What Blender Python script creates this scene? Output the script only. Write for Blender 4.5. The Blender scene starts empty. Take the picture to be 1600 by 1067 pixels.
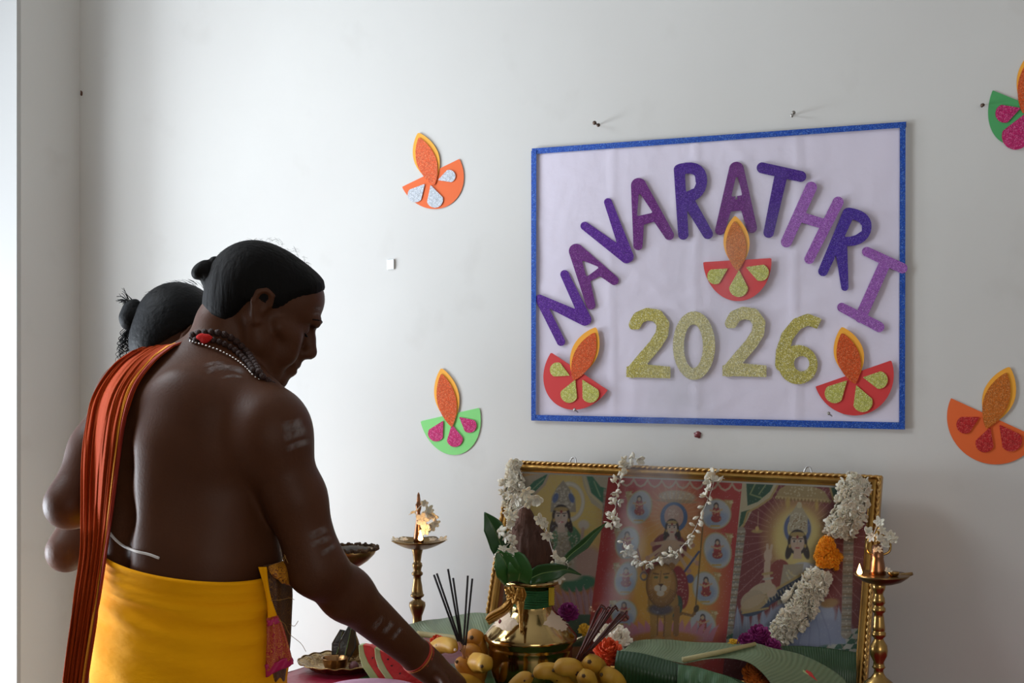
import bpy, math, random
import numpy as np
from mathutils import Vector, Matrix
from mathutils.bvhtree import BVHTree
R = math.radians
rng = np.random.default_rng(7)
random.seed(7)
SC = bpy.context.scene
COL = SC.collection

# ------------------------------------------------------------------ camera, light, exposure
F = 2222.0; ANG = R(27.5); CAM = np.array([0.0, -2.661, 1.28]); HY = 543.0
RV = np.array([math.cos(ANG), math.sin(ANG), 0.0]); VV = np.array([-math.sin(ANG), math.cos(ANG), 0.0]); UP = np.array([0, 0, 1.0])
cd = bpy.data.cameras.new('camera'); cam = bpy.data.objects.new('camera', cd); COL.objects.link(cam)
cam.location = CAM; cam.rotation_euler = (R(90), 0, ANG)
cd.sensor_width = 36.0; cd.lens = F / 1600 * 36; cd.shift_y = (HY - 533.5) / 1600; cd.clip_start = 0.05
SC.camera = cam
SC.view_settings.view_transform = 'Standard'; SC.view_settings.look = 'None'
SC.view_settings.gamma = 1.0; SC.view_settings.use_curve_mapping = False
SC.view_settings.exposure = 0.0
SC.cycles.use_denoising = True
SC.cycles.max_bounces = 8; SC.cycles.diffuse_bounces = 5; SC.cycles.transparent_max_bounces = 16
SC.cycles.sample_clamp_indirect = 6.0

w = bpy.data.worlds.new('sky'); SC.world = w; w.use_nodes = True
w.node_tree.nodes['Background'].inputs[0].default_value = (0.62, 0.76, 1.0, 1)
w.node_tree.nodes['Background'].inputs[1].default_value = 1.0

XL = -2.606          # left wall
WIN0, WIN1 = -0.193, -1.62   # window opening along the left wall (y)
WZ0, WZ1 = 0.0, 2.75
def area(name, loc, direction, sx, sy, power, col):
    l = bpy.data.lights.new(name, 'AREA'); l.shape = 'RECTANGLE'; l.size = sx; l.size_y = sy
    l.energy = power; l.color = col
    o = bpy.data.objects.new(name, l); COL.objects.link(o); o.location = loc
    o.rotation_euler = Vector(direction).to_track_quat('-Z', 'Y').to_euler()
    return o
# daylight through the balcony opening in the left wall, plus added fills high at left and at the rear
area('daylight_opening', (XL - 0.55, -1.0, 0.85), (1, 0.25, -0.02), 1.3, 1.5, 5, (0.90, 0.95, 1.0))
area('low_daylight', (-4.35, -1.15, 0.62), (1, 0.38, -0.03), 1.1, 1.1, 138, (0.83, 0.915, 1.0))
area('balcony_daylight', (-3.85, -2.15, 0.9), (0.62, 0.8, -0.04), 1.1, 1.3, 20, (0.90, 0.95, 1.0))
hi_ = area('added_high_fill', (XL - 0.12, -1.05, 2.30), (1.75, 0.80, -1.25), 0.8, .5, 6, (0.88, 0.94, 1.0)); hi_.data.spread = R(95)  # added fill, high in the opening, aimed down to brighten the lower wall
area('added_rear_fill', (1.9, -4.2, 1.7), (-0.45, 1, -0.05), 1.8, 1.3, 30, (1.0, 0.97, 0.93))  # added fill from behind the camera; the rear wall has no window

# ------------------------------------------------------------------ helpers
def PX(px, py, d):
    """point seen at pixel (px,py) on the plane d metres in front of the back wall"""
    dirv = VV + RV * ((px - 800) / F) - UP * ((py - HY) / F)
    return CAM + dirv * ((-d - CAM[1]) / dirv[1])
def CZ(px, py, Z):
    """point seen at pixel, at distance Z along the view axis"""
    return CAM + (VV + RV * ((px - 800) / F) - UP * ((py - HY) / F)) * Z
def PT(px, py, z):
    """point seen at pixel on the horizontal plane z"""
    dirv = VV + RV * ((px - 800) / F) - UP * ((py - HY) / F)
    return CAM + dirv * ((z - CAM[2]) / dirv[2])
def proj(P):
    P = np.asarray(P) - CAM
    Z = P @ VV
    return 800 + F * (P @ RV) / Z, HY - F * P[..., 2] / Z
def mesh(name, verts, faces, mat=None, parent=None, smooth=True, loc=None):
    me = bpy.data.meshes.new(name)
    verts = np.asarray(verts, dtype=float).reshape(-1, 3)
    if isinstance(faces, np.ndarray):
        faces = faces.tolist()
    me.from_pydata(verts.tolist(), [], faces)
    if smooth:
        me.polygons.foreach_set('use_smooth', [True] * len(me.polygons))
    if mat: me.materials.append(mat)
    me.update()
    o = bpy.data.objects.new(name, me); COL.objects.link(o)
    if parent: o.parent = parent
    return o
def origin_to(o, p):
    """move a mesh object's origin to world point p (object unparented, identity)"""
    o.data.transform(Matrix.Translation(-Vector(p))); o.location = p
    return o
def empty(name, loc, label, cat, group=None):
    o = bpy.data.objects.new(name, None); COL.objects.link(o); o.location = loc; o.empty_display_size = .02
    return tag(o, label, cat, group)
def tag(o, label, cat, group=None):
    o['label'] = label; o['category'] = cat
    if group: o['group'] = group
    return o
def put(o, parent):
    """parent keeping world position (parents are unrotated empties)"""
    o.parent = parent; o.matrix_parent_inverse = Matrix.Translation(-Vector(parent.location))
    return o
def struct(o): o['kind'] = 'structure'; return o
class MB:
    def __init__(s): s.v = []; s.f = []; s.n = 0
    def add(s, v, f):
        v = np.asarray(v, float).reshape(-1, 3); s.v.append(v)
        s.f += [[i + s.n for i in q] for q in f]; s.n += len(v); return s
    def out(s, name, mat, parent=None, smooth=True):
        return mesh(name, np.concatenate(s.v), s.f, mat, parent, smooth)
def box_vf(c, h, rot=None):
    v = np.array([[x, y, z] for x in (-1, 1) for y in (-1, 1) for z in (-1, 1)], float) * np.asarray(h)
    if rot is not None: v = v @ np.asarray(rot).T
    return v + np.asarray(c), [[0, 1, 3, 2], [4, 6, 7, 5], [0, 4, 5, 1], [2, 3, 7, 6], [0, 2, 6, 4], [1, 5, 7, 3]]
def box2(lo, hi):
    lo = np.array(lo, float); hi = np.array(hi, float); return box_vf((lo + hi) / 2, (hi - lo) / 2)
def frame_of(t, upv=(0, 0, 1)):
    t = np.asarray(t, float); t = t / (np.linalg.norm(t) + 1e-12); u = np.asarray(upv, float)
    if abs(t @ u) > .95: u = np.array([1.0, 0, 0]) if abs(t[0]) < .9 else np.array([0, 1.0, 0])
    a = np.cross(u, t); a /= np.linalg.norm(a); b = np.cross(t, a); return a, b, t
def tube_vf(pts, rad, n=10, cap=True):
    pts = np.asarray(pts, float); m = len(pts); rad = np.broadcast_to(np.asarray(rad, float), (m,))
    V = []; prev = None
    for i in range(m):
        t = pts[min(i + 1, m - 1)] - pts[max(i - 1, 0)]
        if prev is None: a, b, _ = frame_of(t)
        else:
            t = t / (np.linalg.norm(t) + 1e-12); a = prev - t * (prev @ t); a /= np.linalg.norm(a) + 1e-12; b = np.cross(t, a)
        prev = a
        th = np.arange(n) * 2 * math.pi / n
        V.append(pts[i] + rad[i] * (np.cos(th)[:, None] * a + np.sin(th)[:, None] * b))
    V = np.concatenate(V); Fc = []
    for i in range(m - 1):
        for j in range(n):
            Fc.append([i * n + j, i * n + (j + 1) % n, (i + 1) * n + (j + 1) % n, (i + 1) * n + j])
    if cap: Fc.append(list(range(n))[::-1]); Fc.append([(m - 1) * n + j for j in range(n)])
    return V, Fc
def lathe_vf(prof, n=40, c=(0, 0, 0)):
    prof = np.asarray(prof, float); m = len(prof); th = np.arange(n) * 2 * math.pi / n
    V = np.stack([prof[:, 0][:, None] * np.cos(th), prof[:, 0][:, None] * np.sin(th), np.repeat(prof[:, 1][:, None], n, 1)], -1).reshape(-1, 3) + np.asarray(c)
    Fc = [[i * n + j, i * n + (j + 1) % n, (i + 1) * n + (j + 1) % n, (i + 1) * n + j] for i in range(m - 1) for j in range(n)]
    Fc.append(list(range(n))[::-1]); Fc.append([(m - 1) * n + j for j in range(n)])
    return V, Fc
def smooth_path(pts, n=8):
    """Catmull-Rom through points"""
    P = np.asarray(pts, float); P = np.vstack([2 * P[0] - P[1], P, 2 * P[-1] - P[-2]]); out = []
    for i in range(1, len(P) - 2):
        for k in range(n):
            t = k / n
            out.append(.5 * ((2 * P[i]) + (-P[i - 1] + P[i + 1]) * t + (2 * P[i - 1] - 5 * P[i] + 4 * P[i + 1] - P[i + 2]) * t * t + (-P[i - 1] + 3 * P[i] - 3 * P[i + 1] + P[i + 2]) * t ** 3))
    out.append(P[-2]); return np.array(out)
def grid_faces(nu, nv, off=0):
    return [[off + i * nv + j, off + i * nv + j + 1, off + (i + 1) * nv + j + 1, off + (i + 1) * nv + j] for i in range(nu - 1) for j in range(nv - 1)]
def solid_grid(G, N, th):
    """grid (nu,nv,3) thickened along normals N by th -> closed shell"""
    nu, nv, _ = G.shape; A = G.reshape(-1, 3); B = (G - N * th).reshape(-1, 3); n = nu * nv
    f = grid_faces(nu, nv); f2 = [[n + k for k in q[::-1]] for q in f]
    e = []
    for i in range(nu - 1):
        e.append([i * nv, (i + 1) * nv, n + (i + 1) * nv, n + i * nv]); k = nv - 1
        e.append([(i + 1) * nv + k, i * nv + k, n + i * nv + k, n + (i + 1) * nv + k])
    for j in range(nv - 1):
        e.append([j + 1, j, n + j, n + j + 1]); k = (nu - 1) * nv
        e.append([k + j, k + j + 1, n + k + j + 1, n + k + j])
    return np.vstack([A, B]), f + f2 + e
def grid_normals(G):
    du = np.gradient(G, axis=0); dv = np.gradient(G, axis=1); N = np.cross(du, dv)
    return N / (np.linalg.norm(N, axis=-1, keepdims=True) + 1e-12)

# ------------------------------------------------------------------ materials
def mat(name, col, rough=.5, metal=0.0, bump=None, var=None, spec=.5, sss=0, trans=0, alpha=1, emit=None, coat=0, vcol=False, sheen=0):
    """col linear rgb; bump=(scale,strength,detail); var=(scale,col2,amount,[stretch])"""
    m = bpy.data.materials.new(name); m.use_nodes = True; nt = m.node_tree; nd = nt.nodes; L = nt.links
    b = nd['Principled BSDF']; b.inputs['Base Color'].default_value = (*col, 1); b.inputs['Roughness'].default_value = rough
    b.inputs['Metallic'].default_value = metal; b.inputs['Specular IOR Level'].default_value = spec
    b.inputs['Coat Weight'].default_value = coat
    if sss: b.inputs['Subsurface Weight'].default_value = sss; b.inputs['Subsurface Radius'].default_value = (.008, .004, .002); b.inputs['Subsurface Scale'].default_value = 1
    if sheen: b.inputs['Sheen Weight'].default_value = sheen
    if trans: b.inputs['Transmission Weight'].default_value = trans
    if emit: b.inputs['Emission Color'].default_value = (*emit[:3], 1); b.inputs['Emission Strength'].default_value = emit[3]
    tc = nd.new('ShaderNodeTexCoord')
    src = None
    if vcol:
        at = nd.new('ShaderNodeVertexColor'); at.layer_name = 'Col'; src = at.outputs['Color']; L.new(src, b.inputs['Base Color'])
    if var:
        n = nd.new('ShaderNodeTexNoise'); n.inputs['Scale'].default_value = var[0]; n.inputs['Detail'].default_value = 6
        if len(var) > 3:
            mp = nd.new('ShaderNodeMapping'); mp.inputs['Scale'].default_value = var[3]; L.new(tc.outputs['Object'], mp.inputs[0]); L.new(mp.outputs[0], n.inputs[0])
        else: L.new(tc.outputs['Object'], n.inputs[0])
        r = nd.new('ShaderNodeMapRange'); r.inputs[1].default_value = .35; r.inputs[2].default_value = .65; r.inputs[4].default_value = var[2]
        L.new(n.outputs[0], r.inputs[0])
        mx = nd.new('ShaderNodeMix'); mx.data_type = 'RGBA'
        L.new(r.outputs[0], mx.inputs[0]); mx.inputs[6].default_value = (*col, 1); mx.inputs[7].default_value = (*var[1], 1)
        if src: L.new(src, mx.inputs[6])
        L.new(mx.outputs[2], b.inputs['Base Color'])
    if bump:
        n = nd.new('ShaderNodeTexNoise'); n.inputs['Scale'].default_value = bump[0]; n.inputs['Detail'].default_value = bump[2] if len(bump) > 2 else 3
        if len(bump) > 3:
            mp = nd.new('ShaderNodeMapping'); mp.inputs['Scale'].default_value = bump[3]; L.new(tc.outputs['Object'], mp.inputs[0]); L.new(mp.outputs[0], n.inputs[0])
        else: L.new(tc.outputs['Object'], n.inputs[0])
        bp = nd.new('ShaderNodeBump'); bp.inputs['Strength'].default_value = bump[1]; bp.inputs['Distance'].default_value = .004
        L.new(n.outputs[0], bp.inputs['Height']); L.new(bp.outputs[0], b.inputs['Normal'])
    if alpha < 1: b.inputs['Alpha'].default_value = alpha
    return m
def glitter(name, col, spark=(1, 1, 1), amt=.35, scale=900):
    """craft-foam glitter: coloured flakes with random tilt and some bright ones"""
    m = bpy.data.materials.new(name); m.use_nodes = True; nt = m.node_tree; nd = nt.nodes; L = nt.links
    b = nd['Principled BSDF']; b.inputs['Roughness'].default_value = .38
    tc = nd.new('ShaderNodeTexCoord'); vo = nd.new('ShaderNodeTexVoronoi'); vo.inputs['Scale'].default_value = scale
    L.new(tc.outputs['Object'], vo.inputs['Vector'])
    sep = nd.new('ShaderNodeSeparateColor'); L.new(vo.outputs['Color'], sep.inputs[0])
    r = nd.new('ShaderNodeMapRange'); r.inputs[1].default_value = .72; r.inputs[2].default_value = 1.0; r.inputs[4].default_value = amt; L.new(sep.outputs[0], r.inputs[0])
    d = nd.new('ShaderNodeMix'); d.data_type = 'RGBA'; L.new(sep.outputs[1], d.inputs[0])
    d.inputs[6].default_value = (*[c * .62 for c in col], 1); d.inputs[7].default_value = (*[min(1, c * 1.35) for c in col], 1)
    mx = nd.new('ShaderNodeMix'); mx.data_type = 'RGBA'; L.new(r.outputs[0], mx.inputs[0]); L.new(d.outputs[2], mx.inputs[6]); mx.inputs[7].default_value = (*spark, 1)
    L.new(mx.outputs[2], b.inputs['Base Color']); b.inputs['Metallic'].default_value = .25
    bp = nd.new('ShaderNodeBump'); bp.inputs['Strength'].default_value = .5; bp.inputs['Distance'].default_value = .002
    L.new(sep.outputs[2], bp.inputs['Height']); L.new(bp.outputs[0], b.inputs['Normal'])
    return m
def s2l(r, g, b):
    f = lambda c: (c / 255) / 12.92 if c / 255 <= .04045 else ((c / 255 + .055) / 1.055) ** 2.4
    return (f(r), f(g), f(b))
# ------------------------------------------------------------------ room
def wall_material():
    m = mat('painted_plaster', (.60, .60, .575), .7, bump=(14, .12, 6))
    nt = m.node_tree; nd = nt.nodes; L = nt.links; b = nd['Principled BSDF']
    tc = nd.new('ShaderNodeTexCoord')
    a = nd.new('ShaderNodeTexNoise'); a.inputs['Scale'].default_value = 1.6; a.inputs['Detail'].default_value = 5
    c = nd.new('ShaderNodeTexNoise'); c.inputs['Scale'].default_value = 7; c.inputs['Detail'].default_value = 8
    L.new(tc.outputs['Object'], a.inputs[0]); L.new(tc.outputs['Object'], c.inputs[0])
    r1 = nd.new('ShaderNodeMapRange'); r1.inputs[1].default_value = .4; r1.inputs[2].default_value = .62; r1.inputs[4].default_value = .28; L.new(a.outputs[0], r1.inputs[0])
    m1 = nd.new('ShaderNodeMix'); m1.data_type = 'RGBA'; L.new(r1.outputs[0], m1.inputs[0])
    m1.inputs[6].default_value = (.62, .615, .59, 1); m1.inputs[7].default_value = (.52, .50, .475, 1)
    r2 = nd.new('ShaderNodeMapRange'); r2.inputs[1].default_value = .60; r2.inputs[2].default_value = .72; r2.inputs[4].default_value = .22; L.new(c.outputs[0], r2.inputs[0])
    m2 = nd.new('ShaderNodeMix'); m2.data_type = 'RGBA'; L.new(r2.outputs[0], m2.inputs[0]); L.new(m1.outputs[2], m2.inputs[6]); m2.inputs[7].default_value = (.47, .45, .42, 1)
    L.new(m2.outputs[2], b.inputs['Base Color'])
    return m
M_wall = wall_material()
XR, YB, ZC, T = 3.0, -4.6, 2.75, .14
def sbox(name, lo, hi, m): return struct(mesh(name, *box2(lo, hi), m, smooth=False))
sbox('wall_back', (XL - T, 0, 0), (XR, .15, ZC), M_wall)
# left wall with the opening: pier beside the corner, lintel above, rest behind
lw = MB()
lw.add(*box2((XL - T, WIN0, 0), (XL, 0, ZC)))
lw.add(*box2((XL - T, YB, 0), (XL, WIN1, ZC)))
struct(lw.out('wall_left', M_wall, smooth=False))
sbox('wall_right', (XR, YB, 0), (XR + .15, .15, ZC), M_wall)
sbox('wall_rear', (XL - .2, YB - .15, 0), (XR + .15, YB, ZC), M_wall)
sbox('ceiling', (XL - 1.9, YB - .15, ZC), (XR + .15, .15, ZC + .12), mat('ceiling_paint', (.62, .61, .58), .8))
sbox('floor', (XL - 1.9, YB - .15, -.1), (XR + .15, .15, 0), mat('floor_tile', (.32, .25, .20), .35, var=(3, (.26, .20, .16), .6)))
# balcony wall, and a board added over the pier end, the strip at far left
M_white = mat('white_gloss_paint', (.66, .66, .64), .35)
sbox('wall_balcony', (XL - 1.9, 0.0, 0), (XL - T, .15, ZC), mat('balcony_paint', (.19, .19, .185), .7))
sbox('added_reveal_board_1', (XL - T - .01, WIN0 - .012, 0), (XL - .0005, WIN0, ZC), mat('darkened_reveal_grey', (.42, .415, .40), .6))  # added board, its grey darkened to tone down the strong light there
# ------------------------------------------------------------------ small marks on the wall
M_steel = mat('dull_steel', (.35, .33, .30), .4, .9)
M_rust = mat('rusty_iron', (.12, .08, .06), .6, .7)
def nail(px, py, head, tip, label, parent=None, m=None):
    """nail sticking out of the wall: head offset in px"""
    b = PX(px, py, -.004); t = PX(px + tip[0], py + tip[1], .022)
    mb = MB(); mb.add(*tube_vf([b, t], .0014, 8)); d = (t - b) / np.linalg.norm(t - b)
    mb.add(*tube_vf([t - d * .0008, t + d * .0012], head, 10))
    mb.add(*tube_vf([b + d * .003, b + d * .0045], .004, 8))
    o = mb.out('nail', m or M_rust); origin_to(o, b)
    return tag(o, label, 'nail')
nail(936, 196, .0042, (-7, -4), 'bent iron nail in wall above left part of poster')
nail(1238, 181, .0036, (2, -5), 'small steel nail in wall above the letter T of poster', m=M_steel)
nail(1535, 165, .003, (1, -1), 'tiny dark nail head beside the green paper lamp at upper right')
def blob(px, py, rx, ry, d, th, n=14, jag=.25, seed=1):
    r_ = np.random.default_rng(seed); a = np.arange(n) * 2 * math.pi / n; k = 1 + jag * (r_.random(n) - .5) * 2
    top = np.array([PX(px + rx * k[i] * math.cos(a[i]), py + ry * k[i] * math.sin(a[i]), d + th * .6) for i in range(n)])
    bot = np.array([PX(px + rx * 1.15 * k[i] * math.cos(a[i]), py + ry * 1.15 * k[i] * math.sin(a[i]), d) for i in range(n)])
    c = PX(px, py, d + th)
    V = np.vstack([bot, top, [c]]); f = [[i, (i + 1) % n, n + (i + 1) % n, n + i] for i in range(n)] + [[n + i, n + (i + 1) % n, 2 * n] for i in range(n)] + [list(range(n))[::-1]]
    return V, f
V, f = blob(1090, 679, 5.5, 5, 0, .004, seed=3)
o = mesh('wax_dab', V, f, mat('dark_red_wax', s2l(110, 25, 30), .35)); origin_to(o, PX(1090, 679, 0)); tag(o, 'dark red wax dab on wall just below the poster', 'wax')
V, f = blob(127, 146, 1.6, 4, 0, .002, seed=5)
o = mesh('dirt_fleck', V, f, mat('brown_speck', s2l(90, 60, 45), .8)); origin_to(o, PX(127, 146, 0)); tag(o, 'tiny brown fleck in the wall corner at upper left', 'speck')
# white rectangular switch-like sticker with torn edge
mb = MB(); G = [PX(605, 406, .0035), PX(615, 405, .0035), PX(615, 420, .0035), PX(606, 421, .0035)]; G2 = [PX(604.5, 405.5, 0), PX(615.8, 404.5, 0), PX(615.8, 420.8, 0), PX(605.4, 421.8, 0)]
mb.add(G + G2, [[0, 3, 2, 1], [0, 1, 5, 4], [1, 2, 6, 5], [2, 3, 7, 6], [3, 0, 4, 7], [4, 5, 6, 7]])
o = mb.out('foam_pad', mat('white_foam_pad', (.78, .82, .84), .5), smooth=False); origin_to(o, PX(610, 413, 0)); tag(o, 'small white adhesive foam pad left on bare wall', 'adhesive pad')

# ------------------------------------------------------------------ 2D cut shapes (photo-pixel outlines laid on the wall plane)
def fill2d(sdf, x0, y0, x1, y1, step):
    """marching squares with filled polygons. returns pts (N,2), polys, boundary edges"""
    nx = int((x1 - x0) / step) + 2; ny = int((y1 - y0) / step) + 2
    xs = x0 + np.arange(nx) * step; ys = y0 + np.arange(ny) * step
    X, Y = np.meshgrid(xs, ys, indexing='ij'); D = sdf(X, Y)
    pts = {}; P = []; polys = []
    def vid(k, p):
        if k not in pts: pts[k] = len(P); P.append(p)
        return pts[k]
    IN = D < 0
    cnt = IN[:-1, :-1].astype(int) + IN[1:, :-1] + IN[1:, 1:] + IN[:-1, 1:]
    for i, j in np.argwhere(cnt > 0):
        cs = [(i, j), (i + 1, j), (i + 1, j + 1), (i, j + 1)]; poly = []
        for k in range(4):
            a = cs[k]; b = cs[(k + 1) % 4]; da = D[a]; db = D[b]
            if da < 0: poly.append(vid(a, (xs[a[0]], ys[a[1]])))
            if (da < 0) != (db < 0):
                t = da / (da - db); t = min(max(t, .02), .98); k2 = (min(a, b), max(a, b))
                poly.append(vid(k2, (xs[a[0]] * (1 - t) + xs[b[0]] * t, ys[a[1]] * (1 - t) + ys[b[1]] * t)))
        if len(poly) > 2: polys.append(poly)
    ed = {}
    for p in polys:
        for a, b in zip(p, p[1:] + p[:1]): ed[(a, b)] = 1
    bd = [(a, b) for (a, b) in ed if (b, a) not in ed]
    return np.array(P), polys, bd
def plate(name, sdf, bbox, step, d0, d1, m, parent=None, curl=None, smooth=False):
    """thin cut sheet between d0 and d1 from the wall; curl(x,y)->extra distance"""
    P, polys, bd = fill2d(sdf, *bbox, step)
    ex = curl(P[:, 0], P[:, 1]) if curl else np.zeros(len(P))
    top = np.array([PX(p[0], p[1], d1 + e) for p, e in zip(P, ex)]); bot = np.array([PX(p[0], p[1], d0 + e) for p, e in zip(P, ex)])
    n = len(P); f = [q for q in polys] + [[a + n for a in q[::-1]] for q in polys] + [[b, a, a + n, b + n] for a, b in bd]
    o = mesh(name, np.vstack([top, bot]), f, m, None, smooth); c = top.mean(0); origin_to(o, c)
    if parent: put(o, parent) if parent.type == 'EMPTY' else set_parent(o, parent)
    return o
def set_parent(o, p):
    """parent keeping world placement; p unrotated (possibly itself parented to unrotated)"""
    wp = Vector(world_loc(p)); o.parent = p; o.matrix_parent_inverse = Matrix.Translation(-wp)
def world_loc(o):
    l = Vector(o.location)
    if o.parent: l = o.matrix_parent_inverse @ l; l = Vector(world_loc(o.parent)) + l
    return l
put = lambda o, p: (set_parent(o, p), o)[1]
def d_seg(X, Y, a, b):
    ax, ay = a; bx, by = b; vx, vy = bx - ax, by - ay
    t = np.clip(((X - ax) * vx + (Y - ay) * vy) / (vx * vx + vy * vy + 1e-9), 0, 1)
    return np.hypot(X - ax - t * vx, Y - ay - t * vy), t
def strokes(segs):
    """segs: list of (polyline, r0, r1)"""
    def f(X, Y):
        D = np.full(X.shape, 1e3)
        for pl, r0, r1 in segs:
            n = len(pl) - 1
            for i in range(n):
                d, t = d_seg(X, Y, pl[i], pl[i + 1]); D = np.minimum(D, d - (r0 + (r1 - r0) * (i + t) / n))
        return D
    return f
def poly_sdf(pts):
    pts = np.asarray(pts, float)
    def f(X, Y):
        D = np.full(X.shape, 1e9); ins = np.zeros(X.shape, bool)
        for a, b in zip(pts, np.roll(pts, -1, 0)):
            d, _ = d_seg(X, Y, a, b); D = np.minimum(D, d)
            c = ((a[1] > Y) != (b[1] > Y)) & (X < (b[0] - a[0]) * (Y - a[1]) / (b[1] - a[1] + 1e-12) + a[0]); ins ^= c
        return np.where(ins, -D, D)
    return f

# ------------------------------------------------------------------ poster
PO = PX(1123, 430, 0)
poster = empty('poster', PO, 'large hand-made white paper poster with blue glitter border and purple letters reading NAVARATHRI 2026', 'poster')
def C2(p): return (820 + .478 * p[0], 180 + .478 * p[1])
M_paper = mat('lilac_white_paper', s2l(212, 205, 220), .75, bump=(11, 1.0, 5))
corners = [(834, 236), (1412, 194), (1411, 669), (834, 657)]
nu, nv = 90, 74
U, Vv = np.meshgrid(np.linspace(0, 1, nu), np.linspace(0, 1, nv), indexing='ij')
c4 = [PX(*c, 0) for c in corners]
G = ((1 - U) * (1 - Vv))[..., None] * c4[0] + (U * (1 - Vv))[..., None] * c4[1] + (U * Vv)[..., None] * c4[2] + ((1 - U) * Vv)[..., None] * c4[3]
W = .0018 + .0010 * np.sin(5 * U + 3 * Vv) + .0007 * np.sin(11 * U - 4 * Vv + 1)
for u0 in (.235, .47, .735): W += .0018 * np.exp(-((U - u0 - .004 * np.sin(9 * Vv)) / .008) ** 2) 
for v0 in (.27, .50, .76): W += .0012 * np.exp(-((Vv - v0) / .008) ** 2)
for k in range(60):
    u0, v0 = rng.random(2); a = rng.random() * math.pi; s = (U - u0) * math.cos(a) + (Vv - v0) * math.sin(a); t = -(U - u0) * math.sin(a) + (Vv - v0) * math.cos(a)
    W += .0022 * (rng.random() - .4) * np.exp(-(s / .012) ** 2 - (t / .12) ** 2)
G[..., 1] -= np.clip(W, .0006, .0042)
V, f = solid_grid(G, np.broadcast_to(np.array([0, -1.0, 0]), G.shape) * 1.0, .0005)
o = mesh('paper_sheet', V, f, M_paper); origin_to(o, PO); put(o, poster)
M_blue = glitter('blue_glitter_tape', s2l(24, 74, 168), (.35, .6, 1), .35, 700)
E_ = .0062
for q in ([(831, 232), (1416, 190), (1416, 199), (831, 241)], [(1406, 192), (1415, 191), (1414, 671), (1405, 670)],
          [(830, 648), (1414, 660), (1414, 671), (830, 657)], [(830, 236), (838, 235), (837, 656), (830, 656)]):
    top = [PX(*p, E_) for p in q]; bot = [PX(*p, .0042) for p in q]
    o = mesh('border_strip', top + bot, [[0, 3, 2, 1], [4, 5, 6, 7], [0, 1, 5, 4], [1, 2, 6, 5], [2, 3, 7, 6], [3, 0, 4, 7]], M_blue, smooth=False)
    origin_to(o, top[0]); put(o, poster); E_ += .0004
GL = {'n': glitter('deep_violet_glitter', s2l(76, 10, 128), (.6, .3, .9), .3), 'a': glitter('plum_glitter', s2l(96, 22, 110), (.65, .3, .7), .3),
      'r': glitter('indigo_glitter', s2l(62, 14, 125), (.5, .3, .9), .3), 'h': glitter('lilac_glitter', s2l(150, 88, 172), (.9, .6, 1), .4), 's': glitter('blue_violet_glitter', s2l(66, 38, 142), (.5, .4, .9), .3)}
def bow(a, c, b, n=8):
    a, b, c = map(np.array, (a, b, c)); t = np.linspace(0, 1, n)[:, None]; return ((1 - t) ** 2 * a + 2 * t * (1 - t) * c + t * t * b).tolist()
LET = [
 ('n', [([(48, 600), (118, 740)], 14, 14), ([(48, 600), (196, 668)], 14, 20), ([(130, 520), (200, 668)], 14, 18)]),
 ('a', [([(168, 444), (216, 620)], 24, 15), ([(168, 444), (292, 540)], 24, 15), ([(197, 536), (250, 510)], 13, 13), ([(178, 470), (196, 520)], 12, 12)]),
 ('n', [([(196, 362), (332, 464)], 14, 20), ([(272, 284), (336, 462)], 13, 20)]),
 ('a', [([(372, 230), (370, 426)], 25, 15), ([(372, 230), (472, 392)], 25, 16), ([(370, 345), (430, 330)], 18, 15)]),
 ('r', [([(505, 178), (518, 390)], 18, 17), (bow((510, 176), (578, 160), (577, 215)), 18, 19), (bow((577, 215), (575, 262), (518, 272)), 19, 19), ([(530, 272), (598, 388)], 20, 17)]),
 ('a', [([(692, 176), (638, 376)], 24, 16), ([(692, 176), (742, 368)], 24, 17), ([(664, 296), (722, 292)], 19, 19)]),
 ('r', [([(776, 172), (902, 200)], 18, 18), ([(838, 195), (797, 384)], 21, 17)]),
 ('h', [([(936, 236), (855, 414)], 19, 18), ([(1024, 284), (930, 470)], 18, 16), ([(895, 330), (985, 358)], 17, 17)]),
 ('s', [([(1058, 322), (975, 510)], 20, 16), (bow((1060, 320), (1128, 330), (1114, 378)), 18, 17), (bow((1114, 378), (1100, 418), (1034, 412)), 17, 15), ([(1032, 412), (1046, 562)], 22, 12)]),
 ('h', [([(1118, 446), (1234, 500)], 16, 17), ([(1180, 478), (1098, 660)], 19, 19), ([(1036, 628), (1158, 692)], 15, 17)]),
]
HOLES = {1: [(192, 480), (204, 522), (236, 498)], 3: [(376, 262), (371, 325), (412, 316)], 5: [(693, 206), (680, 262), (706, 258)],
         4: [(528, 200), (548, 206), (556, 222), (550, 236), (530, 242)], 8: [(1076, 352), (1098, 362), (1098, 376), (1080, 388), (1056, 388)]}
SW = [0]
def letter(name, m, f, bb, lab, lift=0):
    s = (bb[2] - bb[0]); q = [C2((bb[0], bb[1])), C2((bb[2], bb[3]))]
    g = lambda X, Y: f((X - 820) / .478, (Y - 180) / .478)
    o = plate(name, g, (q[0][0], q[0][1], q[1][0], q[1][1]), 1.15, .0044 + lift, .0063 + lift, m, poster)
    if lab: o['label'] = lab
for (k, segs), ch in zip(LET, 'NAVARATHRI'):
    pts = np.concatenate([np.array(s[0]) for s in segs]); r = 28
    names = {'n': 'deep violet', 'a': 'plum', 'r': 'indigo', 'h': 'pale lilac', 's': 'blue violet'}
    sd_ = strokes(segs)
    if SW[0] in HOLES: sd_ = (lambda A, B: (lambda X, Y: np.maximum(A(X, Y), 4.0 - B(X, Y))))(sd_, poly_sdf(HOLES[SW[0]]))
    letter('letter', GL[k], sd_, (pts[:, 0].min() - r, pts[:, 1].min() - r, pts[:, 0].max() + r, pts[:, 1].max() + r), '%s glitter letter %s' % (names[k], ch), SW[0] * .00012)
    SW[0] += 1
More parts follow.
